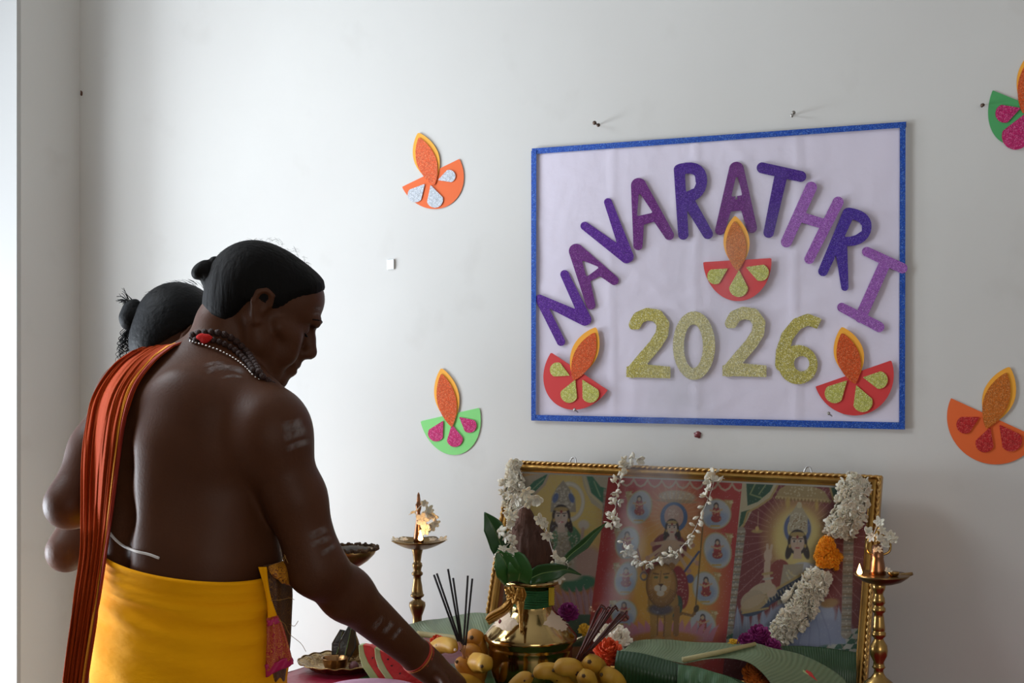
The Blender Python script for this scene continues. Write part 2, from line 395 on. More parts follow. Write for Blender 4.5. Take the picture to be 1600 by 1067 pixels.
M_gold = glitter('gold_glitter', s2l(178, 166, 82), (1, 1, .75), .6, 620)
M_gold2 = glitter('pale_gold_glitter', s2l(188, 178, 118), (1, 1, .85), .6, 620)
def two(dx, dy):
    pl = [(360, 684), (372, 662), (400, 650), (432, 655), (452, 682), (448, 716), (425, 752), (392, 790), (352, 838)]
    pl = [(x + dx, y + dy) for x, y in pl]; st = strokes([(pl, 20, 21)])
    base = poly_sdf([(332 + dx, 822 + dy), (372 + dx, 812 + dy), (476 + dx, 822 + dy), (476 + dx, 860 + dy), (332 + dx, 856 + dy)])
    cut = lambda X, Y: -(Y - (858 + dy))
    end = lambda X, Y: ((X - (346 + dx)) * -.35 + (Y - (694 + dy)) * .93)
    def f(X, Y):
        D = np.minimum(st(X, Y), base(X, Y)); D = np.maximum(D, (Y - (860 + dy))); D = np.maximum(D, 332 + dx - X)
        return np.maximum(D, np.where(X < 372 + dx, np.where(Y < 760 + dy, (Y - (700 + dy)), -9), -9))
    return f
letter('digit', M_gold, two(0, 0), (325, 620, 485, 870), 'bright gold glitter digit 2, the first')
def zero(X, Y):
    k0 = np.hypot((X - 553) / 69, (Y - 753) / 112); k1 = np.hypot((X - 553) / 69 ** 2, (Y - 753) / 112 ** 2); a = k0 * (k0 - 1) / (k1 + 1e-9)
    k0 = np.hypot((X - 551) / 31, (Y - 755) / 71); k1 = np.hypot((X - 551) / 31 ** 2, (Y - 755) / 71 ** 2); b = k0 * (k0 - 1) / (k1 + 1e-9)
    return np.maximum(a, -b)
letter('digit', M_gold2, zero, (480, 632, 630, 875), 'pale gold glitter digit 0')
letter('digit', M_gold2, two(314, -4), (638, 615, 810, 870), 'pale gold glitter digit 2, the second')
def six(X, Y):
    st = strokes([([(958, 680), (925, 668), (890, 682), (858, 722), (842, 772), (840, 815)], 18, 22)])(X, Y)
    a = np.hypot((X - 893) / 1.0, (Y - 815) / 1.0) - 64; b = np.hypot(X - 905, Y - 812) - 25
    D = np.maximum(np.minimum(st, a), -b)
    return np.maximum(D, (X - 950) * .75 + (Y - 690) * .6 - 4) if False else np.maximum(D, np.where(Y < 720, (X - 968) * .9 + (Y - 672) * .45, -9))
letter('digit', M_gold, six, (808, 640, 985, 890), 'gold glitter digit 6')

# ------------------------------------------------------------------ paper lamp cut-outs
M_pap = {k: mat(k + '_craft_paper', s2l(*c), .7) for k, c in dict(orange=(226, 100, 38), green=(126, 208, 118), deepgreen=(70, 160, 92), red=(204, 52, 52), coral=(214, 84, 34), yellow=(240, 168, 48)).items()}
M_gl = {'silver': glitter('silver_glitter', s2l(178, 184, 192), (1, 1, 1), .6), 'pink': glitter('pink_glitter', s2l(188, 22, 100), (1, .5, .8), .4), 'gold': glitter('lime_gold_glitter', s2l(182, 182, 84), (1, 1, .7), .6),
        'red': glitter('red_glitter', s2l(186, 30, 34), (1, .4, .3), .35), 'flame': glitter('orange_glitter', s2l(205, 78, 20), (1, .6, .3), .35), 'flame2': glitter('amber_glitter', s2l(196, 104, 24), (1, .7, .3), .35)}
def diya(parent, e0, e1, depth, tip, base, mb_, mp, mf, pet, d, fw=.21, yoff=(1.5, 0), name='bowl'):
    """flat edge e0-e1, bowl depth px, flame tip/base, petals = list of (base pt, far pt) in px"""
    e0 = np.array(e0, float); e1 = np.array(e1, float); m0 = (e0 + e1) / 2; u = e1 - e0; Rr = np.linalg.norm(u) / 2; u /= 2 * Rr; n = np.array([-u[1], u[0]])
    def bowl(X, Y):
        a = (X - m0[0]) * u[0] + (Y - m0[1]) * u[1]; b = (X - m0[0]) * n[0] + (Y - m0[1]) * n[1]
        return np.maximum(np.hypot(a, b * Rr / depth * 1.0) - Rr, -b)
    rr = max(Rr, depth) + 6
    o = plate(name, bowl, (m0[0] - rr, m0[1] - rr, m0[0] + rr, m0[1] + rr), 2.2, d, d + .0008, mb_, parent)
    tip = np.array(tip, float); base = np.array(base, float)
    def lens(tp, bs, wd, ox=0, oy=0):
        c = (tp + bs) / 2; L_ = np.linalg.norm(bs - tp) / 2; ax = (bs - tp) / (2 * L_); pn = np.array([-ax[1], ax[0]])
        def f(X, Y):
            a = ((X - c[0] - ox) * ax[0] + (Y - c[1] - oy) * ax[1]) / L_; b = np.abs((X - c[0] - ox) * pn[0] + (Y - c[1] - oy) * pn[1])
            prof = wd * np.clip(1 - np.abs(a) ** 1.9, 0, 1) ** .85
            return np.where(np.abs(a) < 1, b - prof, 9.0)
        return f
    H = np.linalg.norm(tip - base); bb = (min(tip[0], base[0]) - H * .4, min(tip[1], base[1]) - 6, max(tip[0], base[0]) + H * .4, max(tip[1], base[1]) + 6)
    o2 = plate('flame_backing', lens(tip, base, H * fw * 1.08, *yoff), bb, 1.4, d + .001, d + .0016, M_pap['yellow'], parent)
    t2 = tip + (base - tip) * .1; b2 = base + (base - tip) * .06
    o3 = plate('flame', lens(t2, b2, H * fw * .84), bb, 1.4, d + .0018, d + .003, mf, parent)
    for pb, pf in pet:
        pb = np.array(pb, float); pf = np.array(pf, float); L_ = np.linalg.norm(pf - pb); r = L_ * .36; c = pb + (pf - pb) * (1 - .36)
        st = strokes([([tuple(pb), tuple(c)], .6, r)])
        plate('petal', st, (min(pb[0], c[0]) - r - 3, min(pb[1], c[1]) - r - 3, max(pb[0], c[0]) + r + 3, max(pb[1], c[1]) + r + 3), 1.3, d + .0012, d + .0026, mp, parent)
def wall_diya(c, label, *a, **k):
    e = empty('paper_lamp', PX(*c, 0), label, 'paper decoration'); diya(e, *a, **k); return e
wall_diya((673, 280), 'orange paper lamp cut-out with silver glitter petals, high on wall', (628, 292), (718, 248), 58, (652, 207), (677, 285), M_pap['orange'], M_gl['silver'], M_gl['flame'],
          [((663, 288), (641, 313)), ((673, 290), (683, 324)), ((685, 281), (711, 272))], .001, fw=.225)
wall_diya((705, 665), 'pale green paper lamp cut-out with pink glitter petals, left of picture frame', (657, 658), (749, 637), 64, (688, 575), (705, 662), M_pap['green'], M_gl['pink'], M_gl['flame'],
          [((692, 658), (675, 688)), ((706, 664), (713, 698)), ((718, 652), (742, 672))], .001, fw=.20)
wall_diya((1600, 175), 'green paper lamp cut-out with pink petals cut off by right edge', (1551, 141), (1642, 178), 70, (1622, 72), (1600, 172), M_pap['deepgreen'], M_gl['pink'], M_gl['flame'],
          [((1594, 169), (1556, 182)), ((1602, 178), (1578, 232)), ((1612, 178), (1625, 222))], .001)
wall_diya((1545, 660), 'bright orange paper lamp cut-out with red glitter petals at lower right', (1486, 622), (1622, 684), 72, (1576, 573), (1543, 664), M_pap['orange'], M_gl['red'], M_gl['flame2'],
          [((1530, 652), (1496, 670)), ((1547, 668), (1534, 706)), ((1562, 664), (1590, 702))], .001, fw=.24)
def cc(*p): return [C2(q) for q in p]
def poster_diya(e0, e1, depth, tip, base, pet, lab, **k):
    root = plate('paper_lamp', lambda X, Y: np.hypot(X - C2(base)[0], Y - C2(base)[1]) - 6, (C2(base)[0] - 8, C2(base)[1] - 8, C2(base)[0] + 8, C2(base)[1] + 8), 2.5, .0066, .0074, M_pap['red'], poster)
    root['label'] = lab
    diya(root, C2(e0), C2(e1), depth * .478, C2(tip), C2(base), M_pap['red'], M_gl['gold'], M_gl['flame2'] if k.pop('am', 0) else M_gl['flame'], [(C2(a), C2(b)) for a, b in pet], .0075, **k)
poster_diya((583, 480), (806, 467), 134, (685, 328), (695, 500), [((662, 502), (600, 540)), ((700, 508), (698, 594)), ((724, 497), (796, 524))], 'red paper lamp with tall amber flame above the year', am=1, fw=.23, yoff=(1, .5))
poster_diya((86, 775), (271, 898), 132, (236, 694), (162, 858), [((145, 850), (84, 822)), ((164, 866), (134, 938)), ((189, 866), (228, 936))], 'red paper lamp leaning left under the letter N', fw=.22, yoff=(-1.5, -.5))
poster_diya((950, 887), (1198, 801), 138, (1032, 694), (1078, 868), [((1052, 868), (990, 932)), ((1084, 884), (1116, 968)), ((1107, 857), (1186, 870))], 'red paper lamp leaning right under the letter I', fw=.25, yoff=(2, -1))
for px, py, lab in ((903, 644, 'tiny pin through the red paper lamp at lower left of poster'), (1300, 650, 'tiny pin through poster below the red lamp at lower right')):
    b = PX(px, py, .009); t = PX(px - 5, py - 4, .024); o = MB().add(*tube_vf([b, t], .0011, 8)).add(*tube_vf([t, t + (t - b) * .1], .0032, 10)).out('pin', M_steel); origin_to(o, b); put(o, poster)
# ------------------------------------------------------------------ signed-distance sculpting (one continuous skin per figure)
class Sculpt:
    def __init__(s, xs, ys, zs):
        s.g = [np.asarray(a, np.float32) for a in (xs, ys, zs)]; s.F = np.full([len(a) for a in s.g], 9.0, np.float32)
    def _win(s, lo, hi):
        sl = []
        for a, l, h in zip(s.g, lo, hi):
            i = max(0, np.searchsorted(a, l) - 1); j = min(len(a), np.searchsorted(a, h) + 1)
            if j <= i: return None
            sl.append(slice(i, j))
        X, Y, Z = np.meshgrid(*[a[q] for a, q in zip(s.g, sl)], indexing='ij', sparse=True)
        return tuple(sl), X, Y, Z
    def _mix(s, sl, d, k, sub=False):
        A = s.F[sl]
        if sub:
            h = np.clip(.5 - .5 * (A + d) / k, 0, 1); s.F[sl] = A * (1 - h) + (-d) * h + k * h * (1 - h)
        else:
            h = np.clip(.5 + .5 * (A - d) / k, 0, 1); s.F[sl] = A * (1 - h) + d * h - k * h * (1 - h)
    def cap(s, a, b, ra, rb, k=.02, sub=False):
        a = np.asarray(a, float); b = np.asarray(b, float); r = max(ra, rb) + max(k, .012) * 2
        w_ = s._win(np.minimum(a, b) - r, np.maximum(a, b) + r)
        if w_ is None: return
        sl, X, Y, Z = w_; v = b - a; L2 = v @ v + 1e-12
        t = np.clip(((X - a[0]) * v[0] + (Y - a[1]) * v[1] + (Z - a[2]) * v[2]) / L2, 0, 1)
        d = np.sqrt((X - a[0] - t * v[0]) ** 2 + (Y - a[1] - t * v[1]) ** 2 + (Z - a[2] - t * v[2]) ** 2) - (ra + (rb - ra) * t)
        s._mix(sl, d, k, sub)
    def ell(s, c, r, M=None, k=.02, sub=False):
        """ellipsoid, radii r along the columns of M"""
        c = np.asarray(c, float); r = np.asarray(r, float); M = np.eye(3) if M is None else np.asarray(M, float)
        e = max(r) + max(k, .012) * 2; w_ = s._win(c - e, c + e)
        if w_ is None: return
        sl, X, Y, Z = w_; q0 = 0; q1 = 0
        for i in range(3):
            p = (X - c[0]) * M[0, i] + (Y - c[1]) * M[1, i] + (Z - c[2]) * M[2, i]; q0 = q0 + (p / r[i]) ** 2; q1 = q1 + (p / r[i] ** 2) ** 2
        q0 = np.sqrt(q0); d = q0 * (q0 - 1) / (np.sqrt(q1) + 1e-9); s._mix(sl, d, k, sub)
    def chain(s, P, rs, k=.015, sub=False):
        for a, b, ra, rb in zip(P, P[1:], rs, rs[1:]): s.cap(a, b, ra, rb, k, sub)
    def cut(s, p, n, k=.004):
        """remove everything on the +n side of the plane through p"""
        X, Y, Z = np.meshgrid(*s.g, indexing='ij', sparse=True); d = (X - p[0]) * n[0] + (Y - p[1]) * n[1] + (Z - p[2]) * n[2]
        s.F = np.maximum(s.F, d).astype(np.float32)
    def mesh(s):
        Fv = s.F; IN = Fv < 0; g = s.g
        c = np.zeros([n - 1 for n in Fv.shape], np.int8)
        for i in (0, 1):
            for j in (0, 1):
                for k in (0, 1): c += IN[i:IN.shape[0] - 1 + i, j:IN.shape[1] - 1 + j, k:IN.shape[2] - 1 + k]
        cells = np.argwhere((c > 0) & (c < 8)); idx = -np.ones(c.shape, np.int32); idx[tuple(cells.T)] = np.arange(len(cells))
        acc = np.zeros((len(cells), 3)); cnt = np.zeros(len(cells))
        cr = [(i, j, k) for i in (0, 1) for j in (0, 1) for k in (0, 1)]
        for a in cr:
            for b in cr:
                if a < b and sum(abs(x - y) for x, y in zip(a, b)) == 1:
                    ia = cells + a; ib = cells + b; fa = Fv[tuple(ia.T)]; fb = Fv[tuple(ib.T)]; m = (fa < 0) != (fb < 0)
                    t = fa[m] / (fa[m] - fb[m]); pa = np.stack([g[q][ia[m, q]] for q in range(3)], 1); pb = np.stack([g[q][ib[m, q]] for q in range(3)], 1)
                    acc[m] += pa + (pb - pa) * t[:, None]; cnt[m] += 1
        V = acc / cnt[:, None]; Q = []
        for ax in range(3):
            sl0 = [slice(None)] * 3; sl1 = [slice(None)] * 3; sl0[ax] = slice(0, -1); sl1[ax] = slice(1, None)
            e = np.argwhere(IN[tuple(sl0)] != IN[tuple(sl1)]); u, v = [(1, 2), (2, 0), (0, 1)][ax]
            ok = (e[:, u] > 0) & (e[:, v] > 0) & (e[:, u] < Fv.shape[u] - 1) & (e[:, v] < Fv.shape[v] - 1); e = e[ok]
            flip = IN[tuple(e.T)]
            def at(du, dv):
                q = e.copy(); q[:, u] -= du; q[:, v] -= dv; return idx[tuple(q.T)]
            q = np.stack([at(1, 1), at(0, 1), at(0, 0), at(1, 0)], 1); q[~flip] = q[~flip][:, ::-1]; Q.append(q)
        return V, np.concatenate(Q)
def taubin(V, Q, n=4, lam=.5, mu=-.52):
    E_ = np.concatenate([Q[:, [0, 1]], Q[:, [1, 2]], Q[:, [2, 3]], Q[:, [3, 0]]]); N = len(V)
    deg = np.bincount(np.concatenate([E_[:, 0], E_[:, 1]]), minlength=N).astype(float) + 1e-9
    for i in range(2 * n):
        a = np.stack([np.bincount(E_[:, 0], V[E_[:, 1], q], N) + np.bincount(E_[:, 1], V[E_[:, 0], q], N) for q in range(3)], 1) / deg[:, None]
        V = V + (a - V) * (lam if i % 2 == 0 else mu)
    return V
def spans(*segs):
    """segs: (start, end, step) consecutive"""
    out = []
    for a, b, st in segs: out += list(np.arange(a, b, st))
    return np.array(out)
def orient(f, up=(0, 0, 1)):
    """columns forward, left, up"""
    f = np.asarray(f, float); f = f / np.linalg.norm(f); l = np.cross(up, f); l /= np.linalg.norm(l); u = np.cross(f, l); return np.stack([f, l, u], 1)
def skin(name, col, col2, rough):
    m = mat(name, col, rough, bump=(240, .10, 3), var=(9, col2, .5), spec=.2, sss=.05)
    return m
M_skin = skin('brown_skin', (.082, .029, .012), (.060, .020, .008), .5)
M_skin2 = skin('brown_skin_second', (.095, .038, .020), (.07, .028, .015), .48)
M_hair = mat('black_hair', (.0035, .003, .0028), .7, bump=(90, .7, 6, (1, 1, .2)), spec=.12)

# ------------------------------------------------------------------ the man in the foreground
ZB = 2.30
thb = R(41); BF = VV * math.cos(thb) + RV * math.sin(thb); BR = RV * math.cos(thb) - VV * math.sin(thb); BL = -BR   # body forward / right
def J(px, py, dz=0.0): return CZ(px, py, ZB + dz)
pelvis = J(283, 985, .02); waist = J(283, 880, .02); belly = J(290, 800, .03); chest = J(292, 700, .05); uch = J(300, 632, .07); nb = J(345, 585, .08)
MAN = empty('person', (pelvis[0], pelvis[1], 0), 'bare-backed man in orange shawl and yellow wrap, reaching down to the altar', 'person')
B = np.stack([BF, BL, UP], 1)
lean = (uch - waist) / np.linalg.norm(uch - waist); BB = np.stack([BF - lean * (BF @ lean), BL, lean], 1); BB[:, 0] /= np.linalg.norm(BB[:, 0]); BB[:, 1] = np.cross(BB[:, 2], BB[:, 0])
headc = J(409, 470, .10)
fh = RV * math.cos(R(14)) + VV * math.sin(R(14)); pit = R(25); HFw = fh * math.cos(pit) - UP * math.sin(pit); HU = fh * math.sin(pit) + UP * math.cos(pit); HL = np.cross(HU, HFw)
HM = np.stack([HFw, HL, HU], 1); HS = ZB / F
def H(f, u, l=0.0):
    """head point: forward, up, left in photo pixels"""
    return headc + (HFw * f + HU * u + HL * l) * HS
Rsh = J(424, 668, -.05); Lsh = J(206, 622, .20); Relb = J(494, 886, -.05); Rwr = J(655, 1028, .13)
Lelb = J(108, 788, .10); Lwr = J(290, 765, .24)
hx = headc[0]; hy = headc[1]
man = Sculpt(spans((hx - .62, hx - .42, .006), (hx - .42, hx + .14, .004), (hx + .14, hx + .50, .0045)),
             spans((hy - .45, hy - .24, .007), (hy - .24, hy + .16, .004), (hy + .16, hy + .46, .0055)),
             spans((.02, .78, .016), (.78, 1.17, .006), (1.17, 1.48, .0036)))
S = man
# trunk
S.ell(pelvis, (.115, .155, .13), B, .03)
S.ell(waist + BR * .012, (.105, .150, .12), BB, .05)
S.ell(belly + BF * .012 + BR * .006, (.112, .144, .13), BB, .05)
S.ell(chest, (.112, .150, .14), BB, .05)
S.ell(uch - UP * .01, (.088, .150, .085), BB, .05)
# shoulders, trapezius, neck
S.cap(uch + BR * .02 + UP * .005, Rsh + UP * .002, .066, .056, .045)
S.cap(uch + BL * .02 + UP * .015, Lsh + UP * .006, .066, .054, .045)
S.cap(nb - BF * .005, H(-32, -62), .060, .053, .03)
S.cap(nb - BF * .015 + BR * .02 - UP * .006, Rsh - (Rsh - nb) * .35 + UP * .006, .045, .042, .05)
S.cap(nb - BF * .02 + BL * .02 + UP * .004, Lsh - (Lsh - nb) * .25 + UP * .014, .048, .046, .05)
# scapulae, erector columns and the spine furrow
sR = chest + BR * .075 - BF * .062 + UP * .035; sL = chest + BL * .070 - BF * .062 + UP * .035
S.ell(sR, (.034, .066, .090), orient(-BF + BR * .3), .05); S.ell(sL, (.034, .060, .085), orient(-BF + BL * .3), .05)
for s_ in (1, -1):
    S.cap(waist + BR * .040 * s_ - BF * .072, chest + BR * .045 * s_ - BF * .078, .034, .030, .045)
back = [waist - BF * .118 - UP * .02, belly - BF * .122, chest - BF * .132 - UP * .02, chest - BF * .130 + UP * .05]
S.chain(back, [.006, .006, .005, .002], .04, sub=True)
# lats / arm pit
S.cap(chest + BR * .12 - UP * .02, belly + BR * .105, .045, .035, .04)
S.cap(Rsh + BR * .0 - UP * .03, chest + BR * .115 - BF * .02, .050, .045, .035)
S.cap(J(388, 770, .02), J(402, 875, -.01), .036, .038, .04)
# legs (under the wrap)
for s_ in (1, -1):
    hp = pelvis + BR * .085 * s_ - UP * .06; kn = hp * [1, 1, 0] + UP * .47 + BF * .02; an = hp * [1, 1, 0] + UP * .10 - BF * .02
    S.cap(hp, kn, .085, .058, .03); S.cap(kn, an, .055, .036, .02)
    S.cap(an - UP * .045, an - UP * .055 + BF * .14, .036, .026, .02)
# right arm: shoulder, upper arm, forearm, hand
S.ell(Rsh - UP * .012, (.056, .050, .064), B, .035)
S.chain([Rsh - UP * .02, (Rsh + Relb) / 2 + BR * .004, Relb], [.051, .045, .043], .025)
mid = Relb + (Rwr - Relb) * .28 
S.chain([Relb, mid, Rwr], [.042, .0395, .0265], .025)
hd = J(722, 1082, .17); hv = (hd - Rwr) / np.linalg.norm(hd - Rwr); hn = UP - hv * (UP @ hv); hn /= np.linalg.norm(hn); hs = np.cross(hv, hn)
PM = np.stack([hv, hs, hn], 1)
S.ell(Rwr + hv * .052, (.056, .040, .021), PM, .02); S.cap(Rwr, Rwr + hv * .03, .0265, .027, .015)
S.ell(Rwr + hv * .075, (.030, .042, .020), PM, .015)
def finger(base, d0, lens_, rad, curl):
    p = base; d = d0; P = [p]
    for i, l in enumerate(lens_):
        p = p + d * l; P.append(p); a = curl[i]; d = d * math.cos(a) - hn * math.sin(a); d /= np.linalg.norm(d)
    S.chain(P, [rad * 1.08, rad, rad * .92, rad * .8][:len(P)], .004)
    return P
FT = []
for k, (off, L_, sp) in enumerate(((.031, .94, .13), (.011, 1.05, .04), (-.010, .98, -.04), (-.029, .78, -.14))):
    d0 = hv * math.cos(sp) + hs * math.sin(sp) - hn * .25; d0 /= np.linalg.norm(d0)
    FT.append(finger(Rwr + hv * .088 + hs * off, d0, [.040 * L_, .026 * L_, .021 * L_], .0088 if k < 3 else .0076, [.75, .55, .3]))
d0 = hv * .62 + hs * .72 - hn * .35; d0 /= np.linalg.norm(d0)
FT.append(finger(Rwr + hv * .025 + hs * .026, d0, [.034, .030, .024], .0100, [.15, .4, .3]))
# left arm: bent, elbow out behind, forearm carried in front of the belly
S.ell(Lsh - UP * .01, (.058, .052, .062), B, .03)
S.chain([Lsh, (Lsh + Lelb) / 2 - RV * .004, Lelb], [.052, .047, .038], .025)
S.chain([Lelb, Lelb + (Lwr - Lelb) * .3, Lwr], [.038, .041, .027], .02)
lhv = (Lwr - Lelb) / np.linalg.norm(Lwr - Lelb); S.ell(Lwr + lhv * .05, (.05, .036, .020), orient(lhv), .02)
for k in range(4):
    o_ = np.cross(UP, lhv) * (.027 - .018 * k); b0 = Lwr + lhv * .085 + o_; S.chain([b0, b0 + lhv * .035, b0 + lhv * .055 - UP * .012, b0 + lhv * .06 - UP * .028], [.009, .0085, .008, .007], .004)
S.chain([Lwr + lhv * .02 + UP * .01, Lwr + lhv * .045 + UP * .035, Lwr + lhv * .07 + UP * .045], [.011, .010, .009], .006)
# head
k = HS
S.ell(H(-2, 15), (88 * k, 70 * k, 72 * k), HM, .02)                 # cranium
S.ell(H(-30, 10), (58 * k, 68 * k, 68 * k), HM, .02)
S.ell(H(38, -30, 0), (52 * k, 56 * k, 62 * k), HM, .02)             # face mass
S.ell(H(58, 26, 0), (37 * k, 54 * k, 42 * k), HM, .02)              # forehead
S.cap(H(90, 4, 22), H(90, 4, -22), 10 * k, 10 * k, .010)            # brow ridge
S.cap(H(66, 6, 40), H(88, 4, 22), 9 * k, 10 * k, .010); S.cap(H(66, 6, -40), H(88, 4, -22), 9 * k, 10 * k, .010)
for s_ in (1, -1):
    S.ell(H(86, -13, 26 * s_), (13 * k, 15 * k, 10 * k), HM, .006, sub=True)   # sockets
    S.ell(H(75, -14, 26 * s_), (13 * k, 13 * k, 11 * k), HM, .004)           # closed lids
    S.cap(H(64, -34, 42 * s_), H(40, -30, 58 * s_), 17 * k, 12 * k, .015)       # cheekbone
    S.cap(H(20, -62, 50 * s_), H(62, -103, 24 * s_), 16 * k, 14 * k, .022)       # jaw line
    S.cap(H(-2, -36, 58 * s_), H(20, -66, 50 * s_), 14 * k, 16 * k, .02)
    S.ell(H(66, -62, 32 * s_), (22 * k, 20 * k, 24 * k), HM, .02)               # cheeks
    S.ell(H(101, -48, 11 * s_), (9 * k, 7 * k, 8 * k), HM, .005)               # nostril wings
S.chain([H(88, -4), H(97, -24), H(106, -42)], [9 * k, 9 * k, 12 * k], .007)   # nose
S.ell(H(107, -45), (8.5 * k, 11 * k, 9 * k), HM, .005)
S.cap(H(86, -62), H(88, -78), 15 * k, 14 * k, .012)                          # muzzle
S.cap(H(88, -71, 14), H(92, -71, 0), 6 * k, 8 * k, .005); S.cap(H(92, -71, 0), H(88, -71, -14), 8 * k, 6 * k, .005)
S.cap(H(86, -84, 12), H(91, -84, 0), 6 * k, 8 * k, .005); S.cap(H(91, -84, 0), H(86, -84, -12), 8 * k, 6 * k, .005)
S.cap(H(101, -77.5, 12), H(101, -77.5, -12), 2.2 * k, 2.2 * k, .004, sub=True)
S.ell(H(80, -106), (14 * k, 20 * k, 14 * k), HM, .012)                        # chin
S.ell(H(50, -96), (32 * k, 34 * k, 18 * k), HM, .02)                          # under the chin
S.cap(H(-30, -58), H(30, -74), 44 * k, 36 * k, .025)                         # throat
for s_ in (1, -1):                                                        # ears
    e = lambda f, u, l=0: H(f, u, (68 + l) * s_)
    S.chain([e(12, -6, 2), e(8, 10, 6), e(-4, 14, 8), e(-15, 6, 9), e(-16, -10, 8), e(-8, -26, 5), e(2, -38, 2), e(8, -34, 0)], [4 * k, 4.5 * k, 4.5 * k, 4.5 * k, 4.5 * k, 4.5 * k, 6.5 * k, 4.5 * k], .003)
    S.ell(e(-3, -10, 0), (15 * k, 7 * k, 21 * k), HM, .004); S.ell(e(2, -12, 9), (7 * k, 5 * k, 10 * k), HM, .003, sub=True)
V, Q = man.mesh(); V = taubin(V, Q, 3)
body = mesh('body', V, Q, M_skin); body.name = 'body'
origin_to(body, pelvis); put(body, MAN)
BV = BVHTree.FromPolygons([tuple(v) for v in V], Q.tolist())
def hit(px, py, back=.0):
    d = VV + RV * ((px - 800) / F) - UP * ((py - HY) / F); L_ = np.linalg.norm(d); d = d / L_
    r = BV.ray_cast(Vector(CAM), Vector(d))
    if r[0] is None: return None, None
    n = np.array(r[1]); n = n if n @ d < 0 else -n
    return np.array(r[0]) + n * back, n
# eyebrows and lashes
for s_ in (1, -1):
    q = smooth_path([H(f_, u_, l_ * s_) for f_, u_, l_ in ((101, 7, 8), (100, 9, 18), (95, 9, 30), (84, 5, 42))], 6); mb = MB(); V_, f_ = tube_vf(q, np.interp(np.linspace(0, 1, len(q)), [0, .3, 1], [.0022, .0028, .0008]), 6); o = mesh('eyebrow', V_, f_, M_hair); origin_to(o, q[0]); put(o, MAN)
    q = smooth_path([H(f_, u_, l_ * s_) for f_, u_, l_ in ((84, -22, 16), (89, -23, 24), (86, -22, 33), (79, -19, 39))], 6); o = mesh('eyelashes', *tube_vf(q, .0011, 5), M_hair); origin_to(o, q[0]); put(o, MAN)
# hair: cap over the skull ending in the hairline, plus the knot at the back
def make_hair(H, HM, k, name, parent, hl, bun, cx, ext=.13, st=.0034, cutp=None):
    c0 = H(0, 10); hs_ = Sculpt(*[np.arange(c0[i] - ext, c0[i] + ext, st) for i in range(3)])
    hs_.ell(H(-2, 16), (92 * k, 75 * k, 76 * k), HM, .02); hs_.ell(H(-32, 10), (61 * k, 73 * k, 73 * k), HM, .02)
    hs_.ell(H(52, 38), (48 * k, 60 * k, 40 * k), HM, .02)
    hs_.ell(H(-44, -34), (38 * k, 56 * k, 50 * k), HM, .02)
    for p, nrm in hl: pass
    X, Y, Z = np.meshgrid(*hs_.g, indexing='ij', sparse=True)
    f = ((X - cx[0]) * HM[0, 0] + (Y - cx[1]) * HM[1, 0] + (Z - cx[2]) * HM[2, 0]) / k; u = ((X - cx[0]) * HM[0, 2] + (Y - cx[1]) * HM[1, 2] + (Z - cx[2]) * HM[2, 2]) / k
    l = ((X - cx[0]) * HM[0, 1] + (Y - cx[1]) * HM[1, 1] + (Z - cx[2]) * HM[2, 1]) / k
    # face side: remove where f > limit(u); limit runs from temple to sideburn to behind the ear
    us = np.array([-140, -92, -74, -45, -14, -8, 4, 16, 30, 46, 60, 120]); fs = np.array([-60, -44, -28, -23, -19, 24, 34, 40, 52, 72, 84, 130])
    lim = np.interp(u, us, fs); d = (f - lim) * k * .8; hs_.F = hs_.F + np.clip(1 + (f - lim) / 18, 0, 1) * 5.5 * k; hs_.F = np.maximum(hs_.F, d)
    if cutp: hs_.cut(*cutp)
    for c, r, kk in bun: hs_.ell(H(*c), np.array(r) * k, HM, kk)
    V_, Q_ = hs_.mesh(); V_ = taubin(V_, Q_, 2)
    n_ = V_ - V_.mean(0); a = np.arctan2((V_ - cx) @ HM[:, 1], (V_ - cx) @ HM[:, 2])
    V_ = V_ + n_ / np.linalg.norm(n_, axis=1, keepdims=True) * (np.sin(a * 70 + 3 * np.sin(V_[:, 0] * 60)) * .0003)[:, None]
    o = mesh(name, V_, Q_, M_hair); origin_to(o, c0); put(o, parent); return o
hair = make_hair(H, HM, k, 'hair', MAN, [], [((-84, -4), (22, 16, 16), .006)], headc)
bn = Sculpt(*[np.arange(H(-96, 8)[i] - .05, H(-96, 8)[i] + .05, .0026) for i in range(3)])
for c, r in (((-92, 4), (15, 14, 13)), ((-104, 4), (12, 12, 11)), ((-111, -2), (8, 10, 9)), ((-103, 12), (9, 10, 8)), ((-92, 24), (9, 8, 8)), ((-84, 22), (8, 8, 8)), ((-84, -8), (14, 12, 8))): bn.ell(H(*c), np.array(r) * k * 1.36, HM, .003)
V2, Q2 = bn.mesh(); b_ = mesh('hair_bun', taubin(V2, Q2, 1), Q2, M_hair); origin_to(b_, H(-88, 12)); put(b_, hair)
# flyaway hairs around the outline
mb = MB()
for i in range(190):
    a = rng.uniform(-.4, 3.5); ll = rng.uniform(-50, 50); rr = math.sqrt(max(.05, 1 - (ll / 76) ** 2))
    f0 = 88 * math.cos(a) * rr - 4; u0 = 84 * math.sin(a) * rr + 18
    if f0 > 60 and u0 < 58: continue
    p = H(f0 * .97, u0 * .97, ll); o1 = (H(f0, u0, ll) - headc); o1 /= np.linalg.norm(o1); tz = np.cross(o1, HL) * rng.choice([-1, 1]); ln = rng.uniform(.004, .011)
    mb.add(*tube_vf([p, p + (o1 * .6 + tz * .5) * ln * .5, p + (o1 * .7 + tz * 1.1) * ln], [.00025, .0002, .0001], 3, False))
o = mb.out('stray_hairs', M_hair); o['kind'] = 'stuff'; origin_to(o, headc); put(o, hair)
